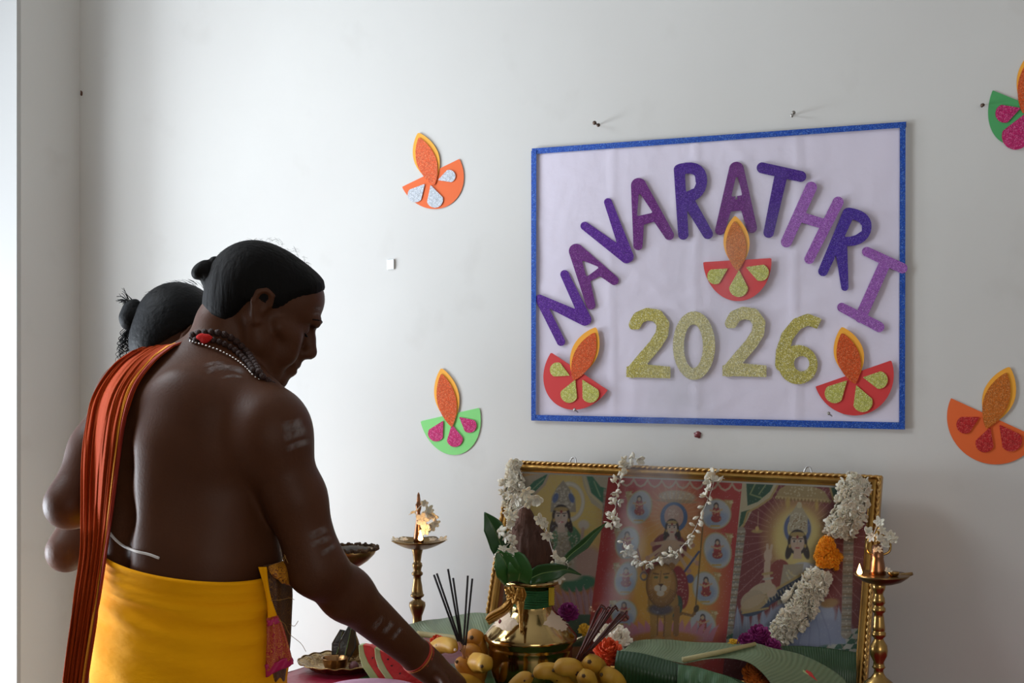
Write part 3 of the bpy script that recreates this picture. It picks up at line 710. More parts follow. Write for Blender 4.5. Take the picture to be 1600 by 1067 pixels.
# ------------------------------------------------------------------ the man's clothes and ornaments
def hitZ(px, py):
    p, n = hit(px, py)
    return None if p is None else (p - CAM) @ VV
def px_grid(rows, nr, nc, off, fallback, smooth_n=6, xfun=None):
    """rows: list of (left px pt, right px pt). returns grid of world points lying off metres outside the body"""
    Lp = smooth_path([list(r_[0]) + [0] for r_ in rows], 12)[:, :2]; Rp = smooth_path([list(r_[1]) + [0] for r_ in rows], 12)[:, :2]
    ii = np.linspace(0, len(Lp) - 1, nr); f = lambda A: np.stack([np.interp(ii, np.arange(len(A)), A[:, q]) for q in (0, 1)], 1)
    Lp, Rp = f(Lp), f(Rp); t = np.linspace(0, 1, nc)
    P = Lp[:, None] * (1 - t)[None, :, None] + Rp[:, None] * t[None, :, None]
    Z = np.full((nr, nc), np.nan)
    for i in range(nr):
        for j in range(nc):
            z = hitZ(*P[i, j])
            if z is not None: Z[i, j] = z
        ok = ~np.isnan(Z[i])
        if ok.any(): Z[i, ~ok] = np.interp(np.flatnonzero(~ok), np.flatnonzero(ok), Z[i, ok])
        else: Z[i] = fallback(P[i, :, 1]) if callable(fallback) else fallback
    Z0 = Z.copy()
    for _ in range(smooth_n):
        Zp = np.pad(Z, 1, mode='edge'); Z = (Zp[:-2, 1:-1] + Zp[2:, 1:-1] + Zp[1:-1, :-2] + Zp[1:-1, 2:] + 2 * Z) / 6; Z = np.minimum(Z, Z0)
    return P, Z - off, t
def unproj(P, Z): return CAM + (VV[None, None] + RV * ((P[..., 0:1] - 800) / F) - UP * ((P[..., 1:2] - HY) / F)) * Z[..., None]
M_shawl = mat('orange_cotton', s2l(166, 62, 18), .9, bump=(500, .3, 2), var=(12, s2l(146, 48, 12), .6, (1, 1, .2)), spec=.1)
M_stripe = mat('yellow_woven_stripe', s2l(240, 158, 34), .8, bump=(500, .3, 2))
M_dark_hem = mat('dark_red_woven_hem', s2l(150, 36, 14), .85)
rows = [((206, 549), (272, 540)), ((176, 572), (243, 563)), ((147, 615), (214, 602)), ((134, 662), (197, 655)), ((128, 722), (187, 720)), ((127, 800), (177, 795)), ((126, 862), (168, 856)), ((117, 925), (159, 918)), ((107, 992), (148, 988)), ((97, 1067), (136, 1067)), ((88, 1150), (128, 1150)), ((84, 1300), (126, 1300)), ((84, 1450), (124, 1450))]
NR, NC = 150, 61
P, Z, t = px_grid(rows, NR, NC, .012, 2.24, 10)
v_ = np.linspace(0, 1, NR)[:, None]; tt = t[None]
ph = tt * 2 * math.pi
amp = np.interp(v_, [0, .06, .3, 1], [.002, .004, .007, .008])
ple = np.sin(6.2 * ph + 2.2 * np.sin(5 * v_) + 1.5) + .6 * np.sin(11 * ph - 3 * v_ + 2 * np.sin(9 * v_ + 1)) + .35 * np.sin(19 * ph + 12 * v_)
Zs = np.minimum(Z, np.interp(P[..., 1], [880, 960, 1500], [9, 2.20, 2.20]))
for _ in range(240): Zs[1:-1] = (Zs[:-2] + Zs[2:] + Zs[1:-1]) / 3; Zs = np.minimum(Zs, Z)
G = unproj(P, Zs - amp * (ple * .6 + .9) - .002 * (tt > .93))
# carry the cloth over the shoulder crest and down the chest
over = [G[0] + BF * a_ + UP * b_ for a_, b_ in ((.16, -.26), (.155, -.19), (.14, -.12), (.11, -.05), (.075, -.012), (.04, .006), (.018, .006))]
G = np.concatenate([np.array(over), G]); N = grid_normals(G); sgn = -1 if (N[60, 30] @ VV) > 0 else 1; N = N * sgn
V, f = solid_grid(G, N, .0016)
shawl = mesh('shawl', V, f, M_shawl); origin_to(shawl, G[40, 30]); put(shawl, MAN)
def band(c0, c1, name, m, out):
    g = G[:, c0:c1] + N[:, c0:c1] * out; V_, f_ = solid_grid(g, N[:, c0:c1], .0006); o = mesh(name, V_, f_, m); origin_to(o, g[40, 0]); put(o, shawl); return o
band(49, 54, 'stripe', M_stripe, .0012)
band(55, 61, 'hem', M_dark_hem, .0011)
# yellow wrap: lofted around the hips, from the slanted waist edge to the ankles
M_wrap = mat('yellow_cotton', s2l(250, 174, 8), .8, bump=(16, .9, 5, (1, 1, 2.6)), var=(5, s2l(240, 158, 6), .6), spec=.1)
na, nr = 160, 150; th = np.linspace(0, 2 * math.pi, na + 1)
cw = J(294, 866, .02); rowsW = []
for i in range(nr):
    s_ = i / (nr - 1); z = np.interp(s_, [0, 1], [cw[2], .06])
    drop = cw[2] - z
    lat = np.interp(drop, [0, .08, .18, .45, .9], [.163, .167, .174, .168, .19]); dep = np.interp(drop, [0, .08, .18, .45, .9], [.131, .139, .148, .14, .15])
    c = cw * [1, 1, 0] + BF * .0 + BR * np.interp(drop, [0, .2, .9], [0, .004, .0])
    ct, st = np.cos(th), np.sin(th)
    pl = .0022 * np.sin(9 * th + 8 * s_) * min(1, drop / .25) + .0035 * np.sin(23 * th + 2 * np.sin(6 * s_)) * min(1, max(0, drop - .25) / .4)
    tilt = (-.024 * st) * 1.0  # right side lower
    hr = .004 * math.exp(-((drop - .047) / .003) ** 2) + .0065 * math.exp(-((drop - .004) / .005) ** 2) + .0045 * math.exp(-((drop - .018) / .004) ** 2) + .0035 * math.exp(-((drop - .032) / .005) ** 2)
    wr = .0032 * np.sin(drop * 150 + 3 * np.sin(2 * th + 1) + 2 * st) * math.exp(-((drop - .07) / .05) ** 2) + .0030 * np.sin(drop * 70 + 5 * th) * math.exp(-((drop - .2) / .1) ** 2)
    rr = 1 + (pl + hr + wr) / .15
    pnt = c + BF * 0 + (ct * dep * rr)[:, None] * BF + (st * lat * rr)[:, None] * BR + (z + tilt * math.exp(-drop * 2))[:, None] * UP
    rowsW.append(pnt)
G = np.array(rowsW)[:, ::-1]; N = grid_normals(G); c_ = G.mean(1, keepdims=True)
if ((N * (G - c_)).sum(-1) < 0).mean() > .5: N = -N
V, f = solid_grid(G, N, .003)
wrap = mesh('waist_wrap', V, f, M_wrap); origin_to(wrap, cw); put(wrap, MAN)
def patch(name, rows, Zc, m, parent, nr=40, nc=20, fold=.003, k=3, th_=.0015, curve=.0):
    Lp = smooth_path([list(a) + [0] for a, b in rows], 10); Rp = smooth_path([list(b) + [0] for a, b in rows], 10)
    ii = np.linspace(0, len(Lp) - 1, nr); f_ = lambda A: np.stack([np.interp(ii, np.arange(len(A)), A[:, q]) for q in (0, 1)], 1)
    Lp, Rp = f_(Lp), f_(Rp); t = np.linspace(0, 1, nc); P = Lp[:, None] * (1 - t)[None, :, None] + Rp[:, None] * t[None, :, None]
    v = np.linspace(0, 1, nr)[:, None]; zz = (Zc(v, t[None]) if callable(Zc) else Zc) + fold * np.sin(t[None] * k * 2 * math.pi + 3 * v) + curve * (2 * t[None] - 1) ** 2 + 0 * v
    g = unproj(P, zz); n = grid_normals(g)
    if n[nr // 2, nc // 2] @ VV > 0: n = -n
    V_, f_ = solid_grid(g, n, th_); o = mesh(name, V_, f_, m); origin_to(o, g[nr // 2, nc // 2]); put(o, parent); return o
def brocade(name, c1, c2, sc, thr=.5):
    m = mat(name, c1, .6); nt = m.node_tree; nd = nt.nodes; L = nt.links; b = nd['Principled BSDF']
    tc = nd.new('ShaderNodeTexCoord'); n = nd.new('ShaderNodeTexNoise'); n.inputs['Scale'].default_value = sc; n.inputs['Detail'].default_value = 1; n.inputs['Distortion'].default_value = 2.5
    L.new(tc.outputs['Object'], n.inputs[0]); ma = nd.new('ShaderNodeMath'); ma.operation = 'MULTIPLY'; ma.inputs[1].default_value = 9; L.new(n.outputs[0], ma.inputs[0])
    pp = nd.new('ShaderNodeMath'); pp.operation = 'PINGPONG'; pp.inputs[1].default_value = .5; L.new(ma.outputs[0], pp.inputs[0])
    r_ = nd.new('ShaderNodeMapRange'); r_.inputs[1].default_value = .28; r_.inputs[2].default_value = .4; L.new(pp.outputs[0], r_.inputs[0])
    mx = nd.new('ShaderNodeMix'); mx.data_type = 'RGBA'; L.new(r_.outputs[0], mx.inputs[0]); mx.inputs[6].default_value = (*c1, 1); mx.inputs[7].default_value = (*c2, 1); L.new(mx.outputs[2], b.inputs['Base Color'])
    return m
M_broc = brocade('brown_gold_brocade', s2l(70, 40, 18), s2l(120, 80, 28), 45); M_bmag = brocade('magenta_gold_brocade', s2l(170, 34, 48), s2l(206, 130, 50), 60)
M_mag = mat('magenta_silk', s2l(178, 18, 84), .5, bump=(300, .2, 2)); M_ygold = brocade('yellow_gold_brocade', s2l(200, 132, 24), s2l(120, 60, 20), 40)
sash = patch('sash', [((414, 884), (450, 876)), ((417, 920), (457, 918)), ((419, 965), (456, 965)), ((422, 1010), (453, 1015)), ((424, 1067), (445, 1067)), ((420, 1150), (446, 1150)), ((412, 1300), (440, 1300))],
             lambda v, t: 2.225 + .02 * v + .06 * t * t, M_broc, MAN, 60, 16, .004, 1.5, .004)
patch('rolled_band', [((420, 884), (448, 874)), ((422, 894), (454, 884)), ((428, 902), (457, 900)), ((440, 908), (457, 916))], lambda v, t: 2.205 - .012 * np.sin(v * 3.14) + .05 * t * t, M_ygold, sash, 24, 14, .002, 2, .004)
patch('yellow_fold', [((404, 886), (417, 886)), ((412, 915), (420, 915)), ((417, 945), (425, 940)), ((418, 972), (433, 966))], 2.206, M_wrap, sash, 20, 8, .001, 1, .003)
patch('brocade_border', [((419, 966), (432, 962)), ((418, 985), (440, 978)), ((416, 1015), (450, 1010)), ((415, 1042), (456, 1030)), ((415, 1050), (458, 1036))], lambda v, t: 2.198 + .004 * t, M_bmag, sash, 30, 16, .003, 1.4, .003)
patch('border_edge', [((415, 1040), (455, 1026)), ((415, 1058), (459, 1037))], lambda v, t: 2.195 + .004 * t, M_mag, sash, 8, 16, .003, 1.4, .003)
patch('border_edge', [((418, 970), (434, 965)), ((418, 979), (437, 973))], lambda v, t: 2.195 + .004 * t, M_mag, sash, 8, 10, .001, 1.4, .003)
# loose gold threads from the sash
mb = MB()
for pts in ([(423, 938), (440, 937), (452, 934), (460, 937)], [(434, 968), (445, 975), (452, 990), (470, 1005), (478, 1018)], [(452, 975), (460, 978), (466, 970)], [(440, 876), (446, 868), (443, 880)], [(450, 880), (444, 866)]):
    q = smooth_path([CZ(x, y, 2.195) for x, y in pts], 6); mb.add(*tube_vf(q, .0004, 4, False))
o = mb.out('loose_threads', mat('gold_thread', s2l(150, 110, 50), .6)); o['kind'] = 'stuff'; origin_to(o, CZ(450, 950, 2.195)); put(o, sash)
# white sacred cord
M_cord = mat('white_cotton_cord', (.62, .58, .55), .8)
pts = [(166, 812), (170, 826), (180, 841), (195, 853), (214, 861), (234, 866), (250, 872)]
q = [hit(x, y, .003)[0] for x, y in pts]; o = mesh('cord', *tube_vf(smooth_path(q, 6), .0021, 8), M_cord); origin_to(o, q[3]); put(o, MAN)
# bead strings
M_bead = mat('dark_seed_bead', s2l(58, 32, 24), .6, bump=(500, 1, 3)); M_silver = mat('silver_bead', (.75, .73, .70), .18, 1.0); M_redw = mat('red_wool', s2l(215, 26, 18), .9, bump=(700, .8, 3))
def uv_ball(r, nu=10, nv=6, bump=0):
    V = [[0, 0, r]]; 
    for i in range(1, nv):
        a = math.pi * i / nv
        for j in range(nu):
            b = 2 * math.pi * j / nu; rr = r * (1 + bump * (((i * 7 + j * 5) % 3) - 1)); V.append([rr * math.sin(a) * math.cos(b), rr * math.sin(a) * math.sin(b), rr * math.cos(a)])
    V.append([0, 0, -r]); f = [[0, 1 + j, 1 + (j + 1) % nu] for j in range(nu)]
    for i in range(nv - 2):
        for j in range(nu): f.append([1 + i * nu + j, 1 + (i + 1) * nu + j, 1 + (i + 1) * nu + (j + 1) % nu, 1 + i * nu + (j + 1) % nu])
    k0 = 1 + (nv - 2) * nu; f += [[k0 + (j + 1) % nu, k0 + j, len(V) - 1] for j in range(nu)]
    return np.array(V), f
def bead_string(name, path, r, m, parent, step, label=None, bump=.1):
    root = mesh(name, *tube_vf(path, r * .22, 6), mat(name + '_thread', s2l(70, 16, 14), .8)); origin_to(root, path[0]); put(root, parent)
    if label: root['label'] = label
    d = np.concatenate([[0], np.cumsum(np.linalg.norm(np.diff(path, axis=0), axis=1))]); me = None
    for s_ in np.arange(r, d[-1], step):
        c = np.array([np.interp(s_, d, path[:, q]) for q in range(3)])
        if me is None: o = mesh('bead', *uv_ball(r, 10, 6, bump), m); me = o.data
        else: o = bpy.data.objects.new('bead', me); COL.objects.link(o)
        o.location = c; o.rotation_euler = (0, 0, 0); put(o, root)
    return root
def neck_loop(vis, off, front_drop):
    P_ = [hit(x, y, off)[0] for x, y in vis]; a, b = P_[-1], P_[0]; c = nb + BF * .02
    hid = [a + (c - a) * .05 + BF * .045 - UP * .03, c + BF * .105 - UP * (.05 + front_drop) + BR * .03, c + BF * .105 - UP * (.05 + front_drop) + BL * .03, c + BF * .03 + BL * .075 + UP * .0]
    return smooth_path(P_ + hid + [b], 8)
bead_string('seed_necklace', neck_loop([(299, 531), (306, 526), (318, 523), (332, 521), (346, 523), (360, 530), (373, 542), (385, 557), (397, 575), (408, 592)], .006, .03), .0058, M_bead, MAN, .0112, 'necklace of dark brown seeds')
bead_string('seed_necklace', neck_loop([(303, 535), (318, 533), (334, 534), (350, 540), (364, 549), (377, 561), (388, 573), (398, 586)], .005, .06), .0052, M_bead, MAN, .0101)
bead_string('silver_necklace', neck_loop([(298, 534), (305, 537), (316, 540), (328, 544), (341, 549), (354, 556), (366, 563), (378, 572), (388, 581), (397, 591)], .0035, .09), .0019, M_silver, MAN, .0068, 'thin string of small silver beads', 0)
rp = hit(320, 533, .008)[0]; tb = Sculpt(*[np.arange(rp[i] - .03, rp[i] + .03, .0022) for i in range(3)])
for dx, dy, r_ in ((0, 0, 8), (-7, -1, 6), (6, -1, 7), (12, 1, 5), (0, 5, 6), (4, 3, 7), (-3, -4, 5)):
    tb.ell(rp + (RV * dx - UP * dy) * .001, np.array((r_, r_ * .7, r_ * .8)) * .001, None, .002)
o = mesh('wool_tassel', *tb.mesh(), M_redw); origin_to(o, rp); put(o, MAN); o['label'] = 'bright red wool knot at the nape'
# wrist threads
def ring_on(axis_p, axis_d, r0, r, m, name, parent, tilt=0):
    a, b, t_ = frame_of(axis_d); th = np.linspace(0, 2 * math.pi, 29)
    pts = [axis_p + a * math.cos(x) * r0 + b * math.sin(x) * r0 * .95 + t_ * tilt * math.cos(x) for x in th]
    o = mesh(name, *tube_vf(pts, r, 6, False), m); origin_to(o, axis_p); put(o, parent); return o
ax = (Rwr - Relb) / np.linalg.norm(Rwr - Relb); M_thr = mat('red_wrist_thread', s2l(170, 44, 26), .7)
for k_, dd in enumerate((-.008, -.004, .001)):
    ring_on(Rwr + ax * dd, ax, .0305, .0019, M_thr if k_ != 1 else mat('yellow_wrist_thread', s2l(180, 100, 36), .7), 'wrist_thread', MAN, .004)
# ash stripes
M_ash = mat('sacred_ash', s2l(150, 140, 138), .95, spec=.1)
nt = M_ash.node_tree; n_ = nt.nodes.new('ShaderNodeTexNoise'); n_.inputs['Scale'].default_value = 90; n_.inputs['Detail'].default_value = 5
tc_ = nt.nodes.new('ShaderNodeTexCoord'); nt.links.new(tc_.outputs['Object'], n_.inputs[0]); mr = nt.nodes.new('ShaderNodeMapRange'); mr.inputs[1].default_value = .28; mr.inputs[2].default_value = .62; mr.inputs[4].default_value = .42
at_ = nt.nodes.new('ShaderNodeVertexColor'); at_.layer_name = 'Col'; sp_ = nt.nodes.new('ShaderNodeSeparateColor'); nt.links.new(at_.outputs[0], sp_.inputs[0]); mu = nt.nodes.new('ShaderNodeMath'); mu.operation = 'MULTIPLY'
nt.links.new(n_.outputs[0], mr.inputs[0]); nt.links.new(mr.outputs[0], mu.inputs[0]); nt.links.new(sp_.outputs[0], mu.inputs[1]); nt.links.new(mu.outputs[0], nt.nodes['Principled BSDF'].inputs['Alpha'])
def ash(pts, wd, k=1.0):
    c = smooth_path([list(p) + [0] for p in pts], 6)[:, :2]; t = np.gradient(c, axis=0); t /= np.linalg.norm(t, axis=1, keepdims=True); n = np.stack([-t[:, 1], t[:, 0]], 1); ws = np.linspace(-.5, .5, 7); V = []; ok = True; cols = []
    for i, (p, nn) in enumerate(zip(c, n)):
        e = min(1, min(i, len(c) - 1 - i) / 3)
        for w_ in ws:
            q, _ = hit(*(p + nn * w_ * wd), .0012)
            if q is None: q = None
            V.append(q); cols.append(k * e * max(0, 1 - (abs(w_) * 2) ** 2))
    f = [q for q in grid_faces(len(c), 7) if all(V[i] is not None for i in q)]; V = [v if v is not None else np.zeros(3) for v in V]
    used = sorted({i for q in f for i in q})
    if not used: return
    mp = {a: b for b, a in enumerate(used)}
    o = mesh('ash_stripe', [V[i] for i in used], [[mp[i] for i in q] for q in f], M_ash)
    ca = o.data.color_attributes.new('Col', 'FLOAT_COLOR', 'POINT'); ca.data.foreach_set('color', np.array([[cols[i]] * 3 + [1] for i in used], np.float32).ravel())
    origin_to(o, V[used[0]]); put(o, MAN)
for pts, wd in (([(438, 668), (458, 664), (474, 660)], 14), ([(441, 684), (460, 677), (482, 670)], 13), ([(446, 703), (465, 694), (486, 688)], 9),
                ([(481, 838), (497, 832), (511, 824)], 11), ([(484, 852), (500, 846), (516, 838)], 9), ([(500, 866), (512, 860), (524, 850)], 8),
                ([(582, 984), (590, 972), (600, 962)], 8), ([(597, 990), (606, 980), (614, 970)], 8), ([(612, 1000), (620, 988), (628, 980)], 6),
                ([(320, 583), (340, 575), (365, 576), (385, 584)], 8), ([(316, 573), (335, 568), (352, 568)], 5), ([(345, 592), (362, 588), (380, 590)], 4),
                ([(489, 483), (495, 482), (501, 483)], 6), ([(487, 491), (494, 490), (500, 491)], 4)):
    ash(pts, wd * 1.35, 1.3)

# ------------------------------------------------------------------ second person, bent forward beyond the man
Z2 = 2.88
def J2(px, py, dz=0.0): return CZ(px, py, Z2 + dz)
pel2 = J2(265, 960, .02)
WOM = empty('person', (pel2[0], pel2[1], 0), 'dark-haired person with knotted hair, half hidden behind the man in orange', 'person')
hc2 = J2(284, 524); HS2 = Z2 / F * .83
fh2 = RV * math.cos(R(28)) + VV * math.sin(R(28)); pit = R(34); a_ = fh2 * math.cos(pit) - UP * math.sin(pit); b_ = fh2 * math.sin(pit) + UP * math.cos(pit); HM2 = np.stack([a_, np.cross(b_, a_), b_], 1)
def H2(f, u, l=0.0): return hc2 + (HM2[:, 0] * f + HM2[:, 2] * u + HM2[:, 1] * l) * HS2
S = Sculpt(spans((hc2[0] - .55, hc2[0] - .16, .008), (hc2[0] - .16, hc2[0] + .15, .005), (hc2[0] + .15, hc2[0] + .45, .008)), spans((hc2[1] - .4, hc2[1] - .16, .008), (hc2[1] - .16, hc2[1] + .16, .005), (hc2[1] + .16, hc2[1] + .42, .008)), spans((.02, 1.12, .010), (1.12, 1.45, .005)))
k = HS2
sh2 = J2(262, 640, .03); ch2 = J2(265, 740, .03); wa2 = J2(265, 860, .02); ls2 = J2(196, 655, .12); rs2 = J2(325, 660, -.04); nb2 = J2(268, 600, .02)
S.ell(pel2, (.115, .15, .12), B, .03); S.ell(wa2, (.10, .13, .13), B, .05); S.ell(ch2, (.10, .135, .14), B, .05); S.ell(sh2, (.085, .13, .08), B, .04)
S.cap(sh2, ls2, .05, .044, .04); S.cap(sh2, rs2, .05, .044, .04); S.cap(nb2, H2(-28, -40), .045, .042, .03)
for s_ in (1, -1):
    hp = pel2 + BR * .08 * s_ - UP * .06; S.cap(hp, hp * [1, 1, 0] + UP * .46, .08, .055, .03); S.cap(hp * [1, 1, 0] + UP * .46, hp * [1, 1, 0] + UP * .09, .052, .035, .02)
    S.cap(hp * [1, 1, 0] + UP * .052, hp * [1, 1, 0] + UP * .045 + BF * .13, .034, .026, .02)
le2 = J2(103, 862, -.06); lw2 = J2(230, 830, .10)
S.chain([ls2, (ls2 + le2) / 2, le2], [.044, .040, .036], .02); S.chain([le2, le2 + (lw2 - le2) * .3, lw2], [.036, .037, .024], .02)
lv = (lw2 - le2) / np.linalg.norm(lw2 - le2); S.ell(lw2 + lv * .04, (.045, .032, .018), orient(lv), .015)
for q_ in range(4):
    o_ = np.cross(UP, lv) * (.024 - .016 * q_); S.chain([lw2 + lv * .07 + o_, lw2 + lv * .105 + o_, lw2 + lv * .12 + o_ - UP * .02], [.008, .0075, .0065], .004)
re2 = J2(380, 820, .02); rw2 = J2(400, 770, .12); S.chain([rs2, (rs2 + re2) / 2, re2, rw2], [.044, .039, .034, .024], .02)
S.ell(rw2 + UP * .03, (.02, .032, .045), B, .015)
for (c, r_) in (((-2, 16), (86, 68, 74)), ((38, -30), (50, 54, 60)), ((60, 28), (36, 52, 46)), ((80, -98), (14, 20, 15)), ((50, -90), (32, 34, 18)), ((86, -70), (12, 20, 16))): S.ell(H2(*c), np.array(r_) * k, HM2, .02)
S.chain([H2(88, -6), H2(96, -24), H2(104, -42)], [9 * k, 9 * k, 11 * k], .008)
for s_ in (1, -1):
    S.cap(H2(0, -40, 54 * s_), H2(62, -94, 24 * s_), 15 * k, 14 * k, .022)
    S.chain([H2(12, -6, 70 * s_), H2(4, 12, 75 * s_), H2(-10, 10, 76 * s_), H2(-14, -10, 76 * s_), H2(-4, -32, 71 * s_)], [5 * k] * 5, .004); S.ell(H2(-3, -10, 69 * s_), (14 * k, 7 * k, 20 * k), HM2, .004)
V, Q = S.mesh(); o = mesh('body', taubin(V, Q, 3), Q, M_skin2); origin_to(o, pel2); put(o, WOM)
M_hair2 = mat('glossy_black_hair', (.0035, .0035, .0037), .6, bump=(110, .5, 6, (1, .25, 1)), spec=.12)
_m = M_hair; M_hair = M_hair2
h2 = make_hair(H2, HM2, k, 'hair', WOM, [], [], hc2, .13, .004, (J2(287, 523), RV * .49 - UP * .87))
M_hair = _m
bc = J2(203, 490, -.01); bn = Sculpt(*[np.arange(bc[i] - .06, bc[i] + .06, .004) for i in range(3)])
for dx, dy, r_ in ((0, 6, 17), (3, -6, 15), (12, 0, 16), (-2, 14, 12), (8, -14, 9), (22, 4, 14)): bn.ell(bc + (RV * dx - UP * dy) * Z2 / F, np.array((r_, r_, r_)) * Z2 / F, None, .006)
o = mesh('hair_bun', *bn.mesh(), M_hair2); origin_to(o, bc); put(o, h2)
mb = MB()
def px_strand(pts, r_=.0006):
    q = smooth_path([J2(x, y, rng.uniform(-.02, .02)) for x, y in pts], 5); mb.add(*tube_vf(q, np.linspace(r_, r_ * .4, len(q)), 4, False))
for i in range(22):
    a = rng.uniform(2.2, 4.4); px_strand([(203 + rng.uniform(-4, 8), 472 + rng.uniform(-4, 8)), (203 + 12 * math.cos(a), 470 + 9 * math.sin(a) - 4), (203 + 20 * math.cos(a) + rng.uniform(-3, 3), 467 + 14 * math.sin(a) - rng.uniform(0, 6))], .0009)
for i in range(40):
    x = rng.uniform(186, 216); y = 520 + rng.uniform(-8, 16); k_ = rng.uniform(2, 5); px_strand([(x + 12, y - 14), (x + 4, y), (x - k_, y + 8), (x + k_, y + 16), (x - k_ * 1.5, y + 24), (x - 2 + rng.uniform(-4, 3), y + 32)], .0011)
for i in range(60):
    a = rng.uniform(-.3, 2.9); p = H2(88 * math.cos(a), 80 * math.sin(a) + 18, rng.uniform(-45, 45)); o1 = (p - hc2) / np.linalg.norm(p - hc2); tz = np.cross(o1, HM2[:, 1]); mb.add(*tube_vf([p, p + o1 * .004 + tz * .008, p + o1 * .006 + tz * .02], [.0005, .0004, .0002], 3, False))
o = mb.out('stray_hairs', M_hair2); o['kind'] = 'stuff'; origin_to(o, hc2); put(o, h2)
# their wrap
G = []
for i in range(40):
    s_ = i / 39; z = pel2[2] + .08 - s_ * (pel2[2] + .02); th = np.linspace(0, 2 * math.pi, 73)
    lat = .145 + .02 * math.sin(s_ * 3); dep = .125 + .015 * s_; r_ = 1 + .02 * np.sin(14 * th) * s_
    G.append(pel2 * [1, 1, 0] + (np.cos(th) * dep * r_)[:, None] * BF + (-np.sin(th) * lat * r_)[:, None] * BR + z * UP)
G = np.array(G); N = grid_normals(G)
if ((N * (G - G.mean(1, keepdims=True))).sum(-1) < 0).mean() > .5: N = -N
V, f = solid_grid(G, N, .003); o = mesh('waist_wrap', V, f, mat('cream_cotton', s2l(206, 186, 150), .85)); origin_to(o, pel2); put(o, WOM)
# ------------------------------------------------------------------ altar table
ZT = 0.65
ed0 = PT(446, 1052, ZT); TXL = ed0[0]
M_cloth = mat('magenta_satin_cloth', s2l(150, 14, 52), .42, bump=(60, .3, 4), var=(6, s2l(112, 8, 38), .6))
table = empty('altar_table', ((TXL + .2) / 2, -.45, 0), 'low table against wall covered with a magenta cloth', 'table')
TX1 = .25; TY1 = -.62
M_wood = mat('brown_wood', s2l(96, 60, 36), .5, var=(6, s2l(70, 42, 24), .8, (1, 8, 1)))
o = mesh('table_top', *box2((TXL + .01, TY1 + .01, ZT - .03), (TX1, -.02, ZT - .004)), M_wood, smooth=False); origin_to(o, (0, -.4, ZT - .02)); put(o, table)
for x, y in ((TXL + .06, -.08), (TX1 - .06, -.08), (TXL + .06, TY1 + .06), (TX1 - .06, TY1 + .06)):
    o = mesh('leg', *box2((x - .022, y - .022, 0), (x + .022, y + .022, ZT - .03)), M_wood, smooth=False); origin_to(o, (x, y, 0)); put(o, table)
# cloth: flat on top, hanging with folds around three sides
per = []; nx = 110
for x in np.linspace(TX1, TXL, 60): pass
top = []; nu_, nv_ = 70, 40
U_, V_u = np.meshgrid(np.linspace(0, 1, nu_), np.linspace(0, 1, nv_), indexing='ij')
Gc = np.stack([TXL + (TX1 - TXL) * U_, -.012 + (TY1 + .012) * V_u, ZT + .0008 * np.sin(20 * U_ + 7 * V_u) + .0004], -1)
Nn = np.broadcast_to(UP, Gc.shape); V, f = solid_grid(Gc, Nn, .0012)
cloth = mesh('table_cloth', V, f, M_cloth); origin_to(cloth, (TXL, TY1, ZT)); tag(cloth, 'crinkled magenta satin cloth spread over the altar table', 'tablecloth')
edge = [np.array([TXL, y, ZT]) for y in np.linspace(-.012, TY1, 60)] + [np.array([x, TY1, ZT]) for x in np.linspace(TXL, TX1, 90)][1:] + [np.array([TX1, y, ZT]) for y in np.linspace(TY1, -.012, 60)][1:]
edge = np.array(edge); t_ = np.gradient(edge, axis=0); t_ /= np.linalg.norm(t_, axis=1, keepdims=True); nrm = np.stack([t_[:, 1], -t_[:, 0], 0 * t_[:, 0]], 1)
if nrm[5][0] > 0: nrm = -nrm
ss = np.arange(len(edge)) * .5; Gs = []
for r_ in range(22):
    q = r_ / 21; Gs.append(edge - UP * (q * .5) + nrm * (.004 + q * .02 + (.003 + .014 * q) * np.sin(ss * .9 + 2 * np.sin(ss * .13)))[:, None])
Gs = np.array(Gs); N = grid_normals(Gs); V, f = solid_grid(Gs, N, .0012); o = mesh('cloth_drop', V, f, M_cloth); origin_to(o, (TXL, TY1, ZT)); put(o, cloth)

# ------------------------------------------------------------------ brass
M_brass = mat('polished_brass', (.40, .25, .08), .24, 1.0, bump=(30, .05, 2), var=(14, (.42, .25, .08), .7))
M_brass_old = mat('tarnished_brass', (.34, .22, .09), .34, 1.0, bump=(60, .12, 4), var=(22, (.12, .07, .03), .8))
M_copper = mat('dark_copper', (.26, .12, .06), .3, 1.0)
M_flame = mat('oil_flame', (1, .6, .2), .5, emit=(1.0, .50, .16, 14)); M_wick = mat('white_wick', (.6, .55, .45), .9)
M_oil = mat('dark_oil', (.05, .03, .01), .08)
SZ = None
def zpx(py, Z): return CAM[2] - (py - HY) * Z / F
def at_lathe(name, px, Z, prof, m, parent=None, n=40):
    """profile given in photo pixels: (radius px, py); axis at column px, distance Z"""
    c = CZ(px, HY, Z); pr = [(r_ * Z / F, zpx(y, Z)) for r_, y in prof]
    pr = sorted(pr, key=lambda a: a[1]) if False else pr[::-1]
    V, f = lathe_vf(pr, n, (c[0], c[1], 0)); o = mesh(name, V, f, m); origin_to(o, (c[0], c[1], pr[0][1]))
    if parent: put(o, parent)
    return o
def flame(name, p, h, parent, lean=(0, 0)):
    prof = [(.0002, 0), (.16, .05), (.24, .18), (.22, .34), (.13, .6), (.05, .85), (.001, 1)]
    V, f = lathe_vf([(r_ * h, z * h) for r_, z in prof], 14); V[:, 0] += lean[0] * V[:, 2]; V[:, 1] += lean[1] * V[:, 2]; V += np.asarray(p)
    o = mesh(name, V, f, M_flame); origin_to(o, p); put(o, parent); l = bpy.data.lights.new('flame_light', 'POINT'); l.energy = .05; l.color = (1, .55, .22); l.shadow_soft_size = .006
    lo = bpy.data.objects.new('flame_light', l); COL.objects.link(lo); lo.location = np.asarray(p) + UP * (h * 1.15); put(lo, parent); return o
